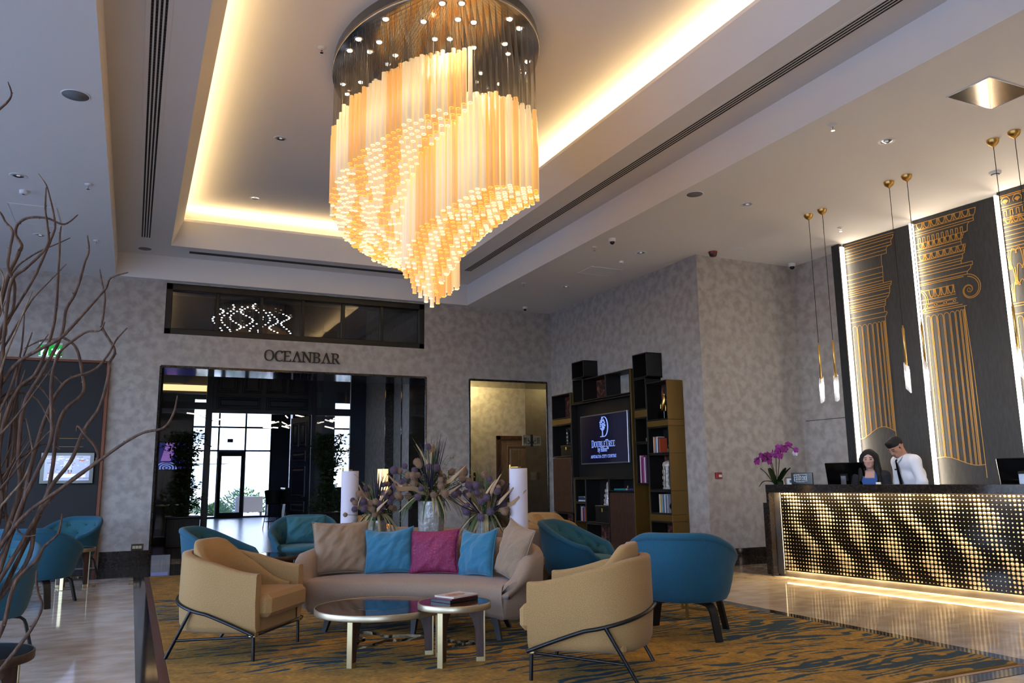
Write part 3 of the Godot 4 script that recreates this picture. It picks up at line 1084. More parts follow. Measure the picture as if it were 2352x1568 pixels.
# raised and fielded panel on a plane z
func raised(st: SurfaceTool, x0: float, x1: float, y0: float, y1: float, z: float, back := false):
	var s := -1.0 if back else 1.0
	var prev := []
	for l in [[0.0, 0.0], [0.008, 0.022], [0.028, 0.022], [0.045, 0.004], [0.065, 0.004], [0.095, 0.018]]:
		var i: float = l[0]
		var zz: float = (z + l[1]) * s
		var q := [Vector3(x0 + i, y0 + i, zz), Vector3(x1 - i, y0 + i, zz), Vector3(x1 - i, y1 - i, zz), Vector3(x0 + i, y1 - i, zz)]
		if prev.size() > 0:
			for k in 4:
				var m := (k + 1) % 4
				face(st, [prev[k], prev[m], q[m], q[k]], Vector3(0, 0, s))
		prev = q
	face(st, prev, Vector3(0, 0, s))

func bar_stool() -> Node3D:
	var t := thing("bar_stool", "first high dark stool with a curved back at the bar", "bar stool", Vector3.ZERO, 0.0, "high stools at the bar")
	var sh := grid(S(), 14, 6, func(u, v):
		var a: float = (u - 0.5) * 3.4
		var r: float = 0.20 + 0.05 * v
		var top: float = 0.72 + 0.33 * (0.35 + 0.65 * cos(a * 0.5)) * v
		return Vector3(r * sin(a), top, r * cos(a)))
	grid(sh, 14, 6, func(u, v):
		var a: float = (u - 0.5) * 3.4
		var r: float = 0.17 + 0.05 * v
		var top: float = 0.72 + 0.33 * (0.35 + 0.65 * cos(a * 0.5)) * v
		return Vector3(r * sin(a), top, r * cos(a)), true)
	part(t, "back", sh, M.niche_black)
	part(t, "seat", lathe(S(), [Vector2(0, 0.66), Vector2(0.19, 0.66), Vector2(0.215, 0.69), Vector2(0.20, 0.73), Vector2(0, 0.74)], 18), M.niche_black)
	for s in [[-1, -1], [1, -1], [-1, 1], [1, 1]]:
		part(t, "leg", tube(S(), PackedVector3Array([Vector3(s[0] * 0.13, 0.67, s[1] * 0.13), Vector3(s[0] * 0.2, 0, s[1] * 0.2)]), 0.011, 6), M.black_metal)
	var ring := PackedVector3Array()
	for i in 5:
		var s: Array = [[-1, -1], [1, -1], [1, 1], [-1, 1], [-1, -1]][i]
		ring.append(Vector3(s[0] * 0.18, 0.2, s[1] * 0.18))
	part(t, "footrest", tube(S(), ring, 0.008, 5), M.black_metal)
	return t

func planter_tree(at: Vector3, label: String, sd: int):
	var r := RandomNumberGenerator.new()
	r.seed = sd
	var t := thing("potted_tree", label, "potted plant", at)
	var pb := S()
	bx(pb, Vector3(-0.30, 0, -0.30), Vector3(0.30, 0.56, 0.30), 0.01)
	bx(pb, Vector3(-0.32, 0.56, -0.32), Vector3(0.32, 0.60, 0.32), 0.008)
	part(t, "planter", pb, M.black_metal)
	var rb := S()
	for k in 20:
		var x := -0.285 + 0.03 * k
		bx(rb, Vector3(x - 0.009, 0.03, 0.30), Vector3(x + 0.009, 0.55, 0.315), 0.003)
		bx(rb, Vector3(0.30, 0.03, x - 0.009), Vector3(0.315, 0.55, x + 0.009), 0.003)
	part(t, "ribs", rb, M.black_metal)
	var sm := S()
	var stems := []
	for k in 5:
		var p := []
		var a := TAU * k / 5.0
		for j in 6:
			p.append(Vector3(cos(a) * (0.05 + 0.05 * j * r.randf()), 0.55 + 0.34 * j, sin(a) * (0.05 + 0.05 * j * r.randf())))
		var c := curve(p, 3)
		stems.append(c)
		tube(sm, c, 0.012, 5)
	part(t, "stems", sm, M.stem_brown)
	var lv := S()
	for k in 2600:
		var c: PackedVector3Array = stems[r.randi() % 5]
		var h := pow(r.randf(), 0.9)
		var b := c[int(h * (c.size() - 1))]
		var wd := 0.30 * (0.65 + 0.5 * sin(h * 9.0 + sd)) * (1.0 - 0.35 * h)
		var o := Vector3(r.randfn(), r.randfn() * 0.5, r.randfn()) * wd * 0.55
		leaf(lv, b + o + Vector3(0, 0.05, 0), Vector3(r.randfn(), -0.4 + r.randf(), r.randfn()), 0.092, 0.042, r)
	var lo := part(t, "foliage", lv, M.leaf_green)
	lo.set_meta("kind", "stuff")

func leaf(st: SurfaceTool, at: Vector3, dir: Vector3, l: float, w: float, r: RandomNumberGenerator):
	var d := dir.normalized()
	var s := d.cross(Vector3(r.randfn(), 1.0, r.randfn()).normalized()).normalized() * w * 0.5
	var m := at + d * l * 0.45 + Vector3(0, l * 0.08, 0)
	var e := at + d * l
	tri(st, at, m + s, e)
	tri(st, at, e, m - s)

func stick_light(at: Vector3, label: String, sd: int):
	var r := RandomNumberGenerator.new()
	r.seed = sd
	var t := thing("stick_light", label, "pendant light", at)
	var rod := S()
	tube(rod, PackedVector3Array([Vector3(0, 0.05, 0), Vector3(0, 6.27 - at.y, 0)]), 0.006, 5)
	for k in 11:
		var a := r.randf() * TAU
		var d := Vector3(cos(a), r.randf_range(-0.6, 0.5), sin(a)).normalized()
		var b := d * r.randf_range(0.05, 0.25) + Vector3(r.randf_range(-0.25, 0.25), r.randf_range(-0.15, 0.15), 0)
		tube(rod, PackedVector3Array([Vector3.ZERO, b]), 0.006, 5)
		var e := Vector3(d.x, d.y * 0.6, d.z * 0.5)
		part(t, "light_stick", tube(S(), PackedVector3Array([b, b + e * 0.26]), 0.016, 7), M.stick_led)
	part(t, "rods", rod, M.black_metal)

func dot_chandelier():
	var t := thing("dot_chandelier", "hanging chandelier of many small white light points behind the long window", "chandelier", Vector3(2.55, 5.33, -21.0))
	var wire := S()
	var seen := 0
	for k in 8:
		for j in 14:
			var u := j / 13.0
			var x := -0.85 + k * 0.235 + 0.13 * sin(u * 7.5 + k * 0.9)
			var y := 0.33 - 0.66 * u * (1.0 - 0.12 * absf(k - 3.5) / 3.5) - 0.07 * cos(k * 0.9)
			var z := 0.35 * sin(k * 1.7 + u * 3.0)
			part(t, "light_point", ell(S(), Vector3(x, y, z), Vector3(0.024, 0.013, 0.024), 8, 5), M.bulb_led)
			tube(wire, PackedVector3Array([Vector3(x, y, z), Vector3(x, 0.95, z)]), 0.002, 3, false)
	part(t, "wires", wire, M.wire_steel)
	part(t, "ceiling_plate", lathe(S(), [Vector2(0, 0.93), Vector2(1.1, 0.93), Vector2(1.1, 0.97), Vector2(0, 0.97)], 28), M.wire_steel)

# -------------------------------------------------------------------- garden and street
func build_outside():
	struct("ground", box(Vector3(-60, -0.35, -80), Vector3(70, -0.22, 40)), mt("paving", Color(0.55, 0.54, 0.52), 0.9), null, "pale paving outside")
	struct("terrace", box(Vector3(-6, -0.22, -44), Vector3(16, -0.04, -31.35)), M.paving, null, "pale terrace in front of the bar windows")
	var r := RandomNumberGenerator.new()
	r.seed = 77
	# hedge shrubs beyond the terrace
	var spots := [[-0.6, -37.5, 1.0, "round pale green shrub, first from the left in the bar window"], [2.0, -38.6, 0.9, "low spreading shrub behind the garden door"], [4.5, -37.6, 1.1, "round leafy shrub right of the garden door"], [6.9, -37.0, 1.1, "leafy shrub left in the second bar window"], [9.4, -37.5, 1.2, "tall leafy shrub right in the second bar window"], [3.2, -35.0, 0.55, "small yellow green shrub in front of the garden door"]]
	for s in spots:
		var t := thing("garden_shrub", s[3], "shrub", Vector3(s[0], -0.22, s[1]), 0.0, "shrubs outside the bar")
		var lv := S()
		for k in 900:
			var d := Vector3(r.randfn(), absf(r.randfn()) * 1.1, r.randfn())
			var p: Vector3 = d.normalized() * s[2] * pow(r.randf(), 0.4)
			leaf(lv, Vector3(p.x, absf(p.y) + 0.1, p.z), d + Vector3(r.randfn(), r.randfn(), r.randfn()) * 0.5, 0.16, 0.08, r)
		var f := part(t, "foliage", lv, M.leaf_green)
		f.set_meta("kind", "stuff")
		part(t, "stem", tube(S(), PackedVector3Array([Vector3.ZERO, Vector3(0.05, s[2] * 0.8, 0)]), 0.03, 6), M.stem_brown)
	for k in 2:
		var t := thing("terrace_planter", ["long ribbed grey planter on the terrace, left of its pair", "long ribbed grey planter on the terrace, right of its pair"][k], "planter", Vector3(4.25 + 1.15 * k, -0.04, -33.6))
		part(t, "box", box(Vector3(-0.5, 0.15, -0.2), Vector3(0.5, 0.75, 0.2), 0.01), mt("planter_grey", Color(0.3, 0.3, 0.32), 0.7))
		for j in 4:
			part(t, "leg", box(Vector3(-0.48 + 0.92 * (j % 2), 0, -0.18 + 0.32 * (j / 2)), Vector3(-0.44 + 0.92 * (j % 2), 0.16, -0.14 + 0.32 * (j / 2))), M.black_metal)
	var pz := thing("parasol", "white square garden parasol beyond the garden door", "parasol", Vector3(2.2, -0.22, -36))
	var cv := S()
	for k in 4:
		var a := TAU * k / 4 + PI / 4
		var b := a + PI / 2
		face(cv, [Vector3(0, 3.1, 0), Vector3(2.0 * cos(a), 2.45, 2.0 * sin(a)), Vector3(2.0 * cos(b), 2.45, 2.0 * sin(b))], Vector3(cos((a + b) / 2), 1, sin((a + b) / 2)))
		face(cv, [Vector3(2.0 * cos(a), 2.45, 2.0 * sin(a)), Vector3(2.0 * cos(b), 2.45, 2.0 * sin(b)), Vector3(2.0 * cos(b), 2.25, 2.0 * sin(b)), Vector3(2.0 * cos(a), 2.25, 2.0 * sin(a))], Vector3(cos((a + b) / 2), 0, sin((a + b) / 2)))
	part(pz, "canopy", cv, M.paper_white)
	part(pz, "pole", cyl(S(), 0.035, 0, 3.12, 10), M.chrome)
	mt("pale_window", Color(0.55, 0.58, 0.62), 0.4)
	var hs := thing("street_building", "pale apartment building across the street beyond the garden", "building", Vector3(4, -0.22, -62))
	part(hs, "wall", box(Vector3(-16, 0, -6), Vector3(18, 14, 0), 0.05), mt("render_white", Color(0.86, 0.85, 0.82), 0.9))
	for i in 9:
		for j in 4:
			part(hs, "window", box(Vector3(-14.5 + i * 3.6, 1.2 + j * 3.1, 0), Vector3(-13.1 + i * 3.6, 2.8 + j * 3.1, 0.05), 0.02), M.pale_window)
	part(hs, "roof", box(Vector3(-16.3, 14, -6.3), Vector3(18.3, 14.4, 0.4), 0.05), M.paving)

# -------------------------------------------------------------------- reception desk
const DESK := Vector3(7.567, 0, -8.021)
const DESK_TURN := -1.4431
const DESK_LEN := 4.6

func desk_xf() -> Transform3D:
	return Transform3D(Basis(Vector3.UP, DESK_TURN), DESK)

func build_desk():
	var t := thing("reception_desk", "long dark marble reception desk with a studded front lit from its edges", "reception desk", DESK, DESK_TURN)
	var L := DESK_LEN
	part(t, "counter", bx(box(Vector3(-0.15, 1.062, -0.62), Vector3(L, 1.14, 0.118), 0.004), Vector3(-0.155, 1.040, 0.114), Vector3(L, 1.1405, 0.132), 0.004), M.dark_marble)
	part(t, "body", box(Vector3(-0.11, 0.0, -0.50), Vector3(L, 1.05, 0.0), 0.004), M.dark_marble)
	part(t, "front_panel", box(Vector3(0.0, 0.078, 0.034), Vector3(L, 1.055, 0.045), 0.003), mt("panel_black_marble", Color(0.055, 0.047, 0.04), 0.12))
	part(t, "side_fin", box(Vector3(-0.16, 0.0, -0.5), Vector3(-0.115, 1.05, 0.12), 0.004), M.dark_marble)
	part(t, "side_return", box(Vector3(-0.115, 0.03, 0.0), Vector3(-0.02, 1.05, 0.03), 0.004), M.grey_marble)
	part(t, "side_wing", box(Vector3(-0.34, 0.0, -0.62), Vector3(-0.16, 0.905, -0.02), 0.005), M.dark_marble)
	part(t, "plinth", box(Vector3(-0.11, 0.0, -0.01), Vector3(L, 0.075, 0.012), 0.003), M.grey_marble)
	part(t, "top_led_strip", box(Vector3(-0.10, 1.052, 0.090), Vector3(L, 1.060, 0.110)), M.desk_led)
	part(t, "base_led_strip", box(Vector3(0.02, 0.088, 0.014), Vector3(L, 0.098, 0.032)), M.desk_led)
	part(t, "side_led_strip", box(Vector3(-0.016, 0.09, 0.006), Vector3(-0.004, 1.04, 0.026)), M.desk_led)
	for s in [[Vector3(L / 2, 1.048, 0.100), Vector2(L, 0.02), -1.9, DESK_TOP], [Vector3(L / 2, 0.084, 0.023), Vector2(L, 0.02), -1.25, DESK_BASE]]:
		var al := AreaLight3D.new()
		al.name = "area_light"
		al.area_size = s[1]
		al.light_color = Color(1.0, 0.87, 0.63)
		al.light_energy = s[3]
		al.area_range = 12.0
		al.shadow_enabled = true
		t.add_child(al)
		al.position = s[0]
		al.rotation = Vector3(-PI / 2 - (s[2] + PI / 2), 0, 0)
	# studs: brass domes whose size drifts in slanting leaves
	var stud := lathe(S(), [Vector2(1.0, 0.0), Vector2(0.97, 0.12), Vector2(0.80, 0.34), Vector2(0.5, 0.52), Vector2(0.22, 0.60), Vector2(0.0, 0.62)], 12)
	var sm := mesh_of(stud)
	var brass := mt("stud_brass", Color(0.90, 0.83, 0.66), 0.34, 1.0)
	var rows := 22
	var cols := int(L / 0.0432)
	var near := 2.95
	var left := []
	var n := 0
	var order := []
	for c in cols:
		order.append(c)
	order.sort_custom(func(a, b): return absf(a * 0.0432 - near + 0.3) < absf(b * 0.0432 - near + 0.3))
	for c in order:
		for r in rows:
			var ph: float = (c + 0.45 * r + 1.1 * sin(r * 0.55 + c * 0.13)) / 9.0
			var q: float = sin(r * TAU / 21.0 + 1.2 * floorf(ph) + 0.7)
			var w: float = 0.46 + 0.48 * sin(ph * TAU) + 0.26 * sin(TAU * (r / 9.5 + c / 23.0)) + 0.05 * q
			var rad: float = 0.0052 + 0.0135 * pow(clampf(w, 0.0, 1.0), 1.2)
			var p := Vector3(0.03 + c * 0.0432, 0.107 + r * 0.0436, 0.045)
			var xf := Transform3D(Basis(Vector3.RIGHT, PI / 2).scaled(Vector3(rad, rad, rad)), p)
			if n < 300:
				part(t, "stud", sm, brass, xf)
			else:
				left.append(xf)
			n += 1
	var mm := MultiMesh.new()
	mm.transform_format = MultiMesh.TRANSFORM_3D
	mm.mesh = sm
	mm.instance_count = left.size()
	for i in left.size():
		mm.set_instance_transform(i, left[i])
	var mi := MultiMeshInstance3D.new()
	mi.name = "studs"
	mi.multimesh = mm
	mi.material_override = brass
	t.add_child(mi, true)
	mi.set_meta("kind", "stuff")

const DESK_TOP := 7.0
const DESK_BASE := 3.0

# -------------------------------------------------------------------- charcoal boards with gilt columns and light slots
func build_panels():
	var edges := [-8.24, -8.10, -6.95, -5.79, -4.64, -3.49, -2.34, -1.2]
	var what := ["narrow charcoal wall board at the far end, before the first light slot", "charcoal wall board with a plain gilt column of straight mouldings", "charcoal wall board with a gilt column topped by a scroll", "charcoal wall board with a gilt leafy column top, cut by the frame", "charcoal wall board, nearer than the leafy column one", "plain charcoal wall board by the near end of the desk", "last charcoal wall board behind the desk"]
	for k in 7:
		var w: float = edges[k + 1] - edges[k]
		var dep := 0.13 if k > 0 else 0.0
		var t := thing("wall_board", what[k], "wall board", Vector3(9.10 if k > 0 else 9.02, 0, edges[k]), -PI / 2 + (asin(0.10 / w) if k > 0 else 0.0))
		part(t, "board", box(Vector3(0, 0, -0.05), Vector3(w * 0.995, YC - 0.004, 0), 0.002), M.charcoal_board)
		if k >= 1:
			part(t, "light_slot", box(Vector3(0.002, 0.05, 0.002), Vector3(0.022, YC - 0.05, 0.075)), M.strip_led)
			var al := AreaLight3D.new()
			al.name = "area_light"
			al.area_size = Vector2(0.05, YC - 0.2)
			al.light_color = Color(1.0, 0.92, 0.80)
			al.light_energy = STRIP
			al.area_range = 12.0
			al.shadow_enabled = true
			t.add_child(al)
			al.position = Vector3(0.028, YC / 2, 0.05)
			al.rotation = Vector3(0, -PI / 2, 0)
		if k >= 1 and k <= 4:
			var g := S()
			if k == 1 or k == 4:
				column_plain(g)
			elif k == 2:
				column_scroll(g)
			else:
				column_leafy(g)
			part(t, "gilt_drawing", g, M.gold_line, Transform3D(Basis(), Vector3(0, 0, 0.0005)))

const STRIP := 2.2
const LW := 0.0085

func ln(g: SurfaceTool, p: Array, w := LW):
	ribbon(g, PackedVector2Array(p), w, 0.003)

func flutes(g: SurfaceTool, top: float, u0: float, u1: float, wave: Callable):
	# flutes of a half column: narrower towards the right edge
	var n := 8
	for i in n:
		var a := asin(clampf(lerpf(-0.55, 0.93, float(i) / n), -1, 1))
		var b := asin(clampf(lerpf(-0.55, 0.93, float(i + 1) / n), -1, 1))
		var f0 := (sin(lerpf(-0.62, 1.42, float(i) / n)) + 0.581) / 1.57
		var f1 := (sin(lerpf(-0.62, 1.42, float(i + 1) / n)) + 0.581) / 1.57
		var xa := lerpf(u0, u1, f0) + 0.007
		var xb := lerpf(u0, u1, f1) - 0.007
		if xb - xa < 0.01:
			xb = xa + 0.01
		var r := (xb - xa) * 0.5
		var p := [Vector2(xa, wave.call(xa))]
		for j in 9:
			var t := PI - PI * j / 8.0
			p.append(Vector2((xa + xb) / 2 + r * cos(t), top - r + minf(r, 0.045) * sin(t)))
		p.append(Vector2(xb, wave.call(xb)))
		ln(g, p, 0.0075)

func column_plain(g: SurfaceTool):
	var wave := func(u): return 1.81 - 0.075 * sin((u - 0.57) / 0.5 * PI * 1.35) * (1.0 if u < 0.57 else 0.0)
	ln(g, [Vector2(0.03, 4.50), Vector2(0.82, 4.49), Vector2(0.78, 4.41), Vector2(0.76, 4.40), Vector2(0.76, 4.33), Vector2(0.70, 4.32), Vector2(0.68, 4.30), Vector2(0.68, 4.23), Vector2(0.61, 4.23), Vector2(0.595, 4.21), Vector2(0.59, 4.08), Vector2(0.60, 4.06), Vector2(0.59, 3.83)])
	ln(g, [Vector2(0.71, 3.83), Vector2(0.70, 3.78), Vector2(0.68, 3.77), Vector2(0.67, 3.68), Vector2(0.645, 3.63), Vector2(0.60, 3.60), Vector2(0.59, 3.52), Vector2(0.57, 3.51), Vector2(0.57, 3.43)])
	ln(g, [Vector2(0.60, 3.43), Vector2(0.605, 3.41), Vector2(0.59, 3.39), Vector2(0.57, 3.36), Vector2(0.57, 1.2)])
	for l in [[4.46, 0.80], [4.42, 0.78], [4.37, 0.76], [4.33, 0.76], [4.28, 0.68], [4.23, 0.62], [4.06, 0.60], [3.98, 0.59], [3.92, 0.59], [3.87, 0.59], [3.83, 0.71], [3.80, 0.70], [3.77, 0.68], [3.74, 0.68], [3.68, 0.67], [3.64, 0.65], [3.60, 0.60], [3.575, 0.60], [3.54, 0.59], [3.51, 0.57], [3.43, 0.60], [3.37, 0.57]]:
		ln(g, [Vector2(0.03, l[0]), Vector2(l[1], l[0])])
	flutes(g, 3.31, 0.05, 0.565, wave)
	var p := []
	for i in 25:
		var u := 0.03 + 0.54 * i / 24.0
		p.append(Vector2(u, wave.call(u)))
	ln(g, p)

func eggs(g: SurfaceTool, u0: float, u1: float, y0: float, y1: float, n: int):
	var w := (u1 - u0) / n
	for i in n:
		var c := u0 + w * (i + 0.5)
		var p := []
		for j in 11:
			var t := PI + PI * j / 10.0
			p.append(Vector2(c + w * 0.36 * cos(t), y1 + (y1 - y0) * 0.9 * sin(t)))
		ln(g, p, LW * 1.5)
		ln(g, [Vector2(c + w * 0.5, y1), Vector2(c + w * 0.5, y0 + (y1 - y0) * 0.15)], LW)
		ln(g, [Vector2(c + w * 0.38, y0 + (y1 - y0) * 0.1), Vector2(c + w * 0.5, y0 + (y1 - y0) * 0.4), Vector2(c + w * 0.62, y0 + (y1 - y0) * 0.1)], LW * 0.7)

func column_scroll(g: SurfaceTool):
	var wave := func(u): return 1.40 + 0.055 * cos((u - 0.12) / 0.42 * PI)
	ln(g, [Vector2(0.03, 4.47), Vector2(0.84, 4.465), Vector2(0.825, 4.40), Vector2(0.80, 4.365), Vector2(0.80, 4.31), Vector2(0.74, 4.305), Vector2(0.72, 4.28), Vector2(0.71, 4.20), Vector2(0.665, 4.19), Vector2(0.64, 4.14), Vector2(0.62, 4.12), Vector2(0.62, 4.05)])
	ln(g, [Vector2(0.67, 4.045), Vector2(0.665, 4.01), Vector2(0.65, 3.985), Vector2(0.645, 3.94), Vector2(0.62, 3.93), Vector2(0.615, 3.87), Vector2(0.595, 3.86), Vector2(0.595, 3.81)])
	ln(g, [Vector2(0.73, 3.81), Vector2(0.73, 3.77), Vector2(0.71, 3.765), Vector2(0.70, 3.73), Vector2(0.66, 3.70), Vector2(0.65, 3.67)])
	for l in [[4.38, 0.80], [4.34, 0.80], [4.31, 0.74], [4.20, 0.71], [4.12, 0.63], [4.09, 0.62], [4.045, 0.67], [3.965, 0.65], [3.93, 0.63], [3.88, 0.615], [3.85, 0.60], [3.81, 0.73], [3.77, 0.72], [3.70, 0.66], [3.665, 0.66], [3.645, 0.60], [3.57, 0.47], [3.45, 0.48], [3.40, 0.49], [3.335, 0.50], [3.305, 0.55], [3.28, 0.60]]:
		ln(g, [Vector2(0.03, l[0]), Vector2(l[1], l[0])])
	eggs(g, 0.05, 0.76, 4.38, 4.46, 7)
	eggs(g, 0.05, 0.64, 4.12, 4.19, 8)
	eggs(g, 0.05, 0.65, 3.965, 4.04, 7)
	eggs(g, 0.13, 0.47, 3.46, 3.56, 4)
	for i in 10:
		var u := 0.07 + 0.062 * i
		ln(g, [Vector2(u, 4.20), Vector2(u, 4.27), Vector2(u + 0.026, 4.27), Vector2(u + 0.026, 4.20)], 0.009)
	for i in 3:
		var u := 0.15 + 0.125 * i
		var p := []
		for j in 17:
			var a := TAU * j / 16.0
			p.append(Vector2(u + 0.028 * signf(cos(a)) + 0.018 * cos(a), 3.368 + 0.02 * sin(a)))
		ln(g, p, 0.007)
		var q := []
		for j in 11:
			q.append(Vector2(u + 0.062 + 0.014 * cos(TAU * j / 10), 3.368 + 0.017 * sin(TAU * j / 10)))
		ln(g, q, 0.007)
	# scroll
	for off in [0.0, 0.03]:
		var p := []
		for j in 70:
			var a := PI / 2 - j * 0.215
			var r: float = (0.195 - off) * pow(0.90, j * 0.215 / 0.55)
			if off > 0.0 and j > 48:
				break
			p.append(Vector2(0.655 + r * cos(a) * 0.97, 3.47 + r * sin(a)))
		ln(g, p, LW * 1.2)
	# edge of the other scroll, cut by the light slot
	for r in [0.17, 0.145]:
		var p := []
		for j in 13:
			var a := -1.2 + 2.4 * j / 12.0
			p.append(Vector2(-0.05 + r * cos(a), 3.44 + r * sin(a)))
		ln(g, p)
	ln(g, [Vector2(0.575, 3.28), Vector2(0.60, 2.6), Vector2(0.62, 1.2)])
	flutes(g, 3.24, 0.06, 0.575, wave)
	var p2 := []
	for i in 25:
		var u := 0.03 + 0.585 * i / 24.0
		p2.append(Vector2(u, wave.call(u)))
	ln(g, p2)

func column_leafy(g: SurfaceTool):
	ln(g, [Vector2(0.03, 4.47), Vector2(0.95, 4.465), Vector2(0.90, 4.33), Vector2(0.85, 4.31), Vector2(0.84, 4.2), Vector2(0.76, 4.17), Vector2(0.74, 4.05), Vector2(0.72, 3.9), Vector2(0.80, 3.88), Vector2(0.79, 3.82)])
	for l in [[4.45, 0.94], [4.33, 0.90], [4.30, 0.86], [4.19, 0.84], [4.17, 0.8], [4.12, 0.76], [4.08, 0.75], [4.03, 0.74], [3.98, 0.73], [3.93, 0.72], [3.88, 0.80], [3.84, 0.79], [3.80, 0.75], [3.17, 0.62], [3.14, 0.62], [3.05, 0.62]]:
		ln(g, [Vector2(0.03, l[0]), Vector2(l[1], l[0])])
	for i in 6:
		var u := 0.09 + 0.135 * i
		var p := []
		for j in 13:
			var a := -0.5 + (PI + 1.0) * j / 12.0
			p.append(Vector2(u + 0.05 * cos(a), 4.395 + 0.05 * sin(a)))
		ln(g, p)
		for j in 5:
			var a := PI * (0.18 + 0.16 * j)
			ln(g, [Vector2(u, 4.37), Vector2(u + 0.032 * cos(a), 4.375 + 0.035 * sin(a))], 0.013)
	for i in 11:
		var u := 0.06 + 0.07 * i
		ln(g, [Vector2(u, 4.22), Vector2(u, 4.28), Vector2(u + 0.03, 4.28), Vector2(u + 0.03, 4.22)], 0.009)
	eggs(g, 0.05, 0.76, 4.12, 4.20, 8)
	for row in 3:
		for i in 4:
			var u := 0.06 + 0.16 * i + 0.05 * (row % 2)
			var y := 3.2 + 0.19 * row
			for s in [-1.0, 1.0]:
				var p := []
				for j in 13:
					var t := j / 12.0
					p.append(Vector2(u + s * (0.012 + 0.075 * t * t), y + 0.24 * sin(t * 2.3)))
				ln(g, p)
			ln(g, [Vector2(u, y), Vector2(u, y + 0.2)])
	var p3 := []
	for j in 40:
		var a := PI / 2 - j * 0.25
		var r := 0.085 * pow(0.92, j * 0.5)
		p3.append(Vector2(0.66 + r * cos(a), 3.70 + r * sin(a)))
	ln(g, p3)
	ln(g, [Vector2(0.60, 3.05), Vector2(0.62, 1.2)])
	flutes(g, 3.02, 0.06, 0.595, func(_u): return 1.3)

# -------------------------------------------------------------------- shelf units on the wall block
const XF := 7.164

# local frame of the shelf wall: x along the wall towards the camera, y up, z out of the wall
func shelf_thing(called: String, label: String, category: String, z: float, group := "") -> Node3D:
	return thing(called, label, category, Vector3(7.46, 0, z), -PI / 2, group)

# open box: frame boards, back optional
func open_box(t: Node3D, x0: float, x1: float, y0: float, y1: float, m: Material, back: Material = null, d := 0.296, inner: Material = null):
	var g := S()
	var b := 0.018
	bx(g, Vector3(x0, y0, 0), Vector3(x0 + b, y1, d), 0.002)
	bx(g, Vector3(x1 - b, y0, 0), Vector3(x1, y1, d), 0.002)
	bx(g, Vector3(x0, y0, 0), Vector3(x1, y0 + b, d), 0.002)
	bx(g, Vector3(x0, y1 - b, 0), Vector3(x1, y1, d), 0.002)
	part(t, "frame", g, m)
	if back:
		part(t, "back_panel", box(Vector3(x0 + b, y0 + b, 0), Vector3(x1 - b, y1 - b, 0.012)), back)

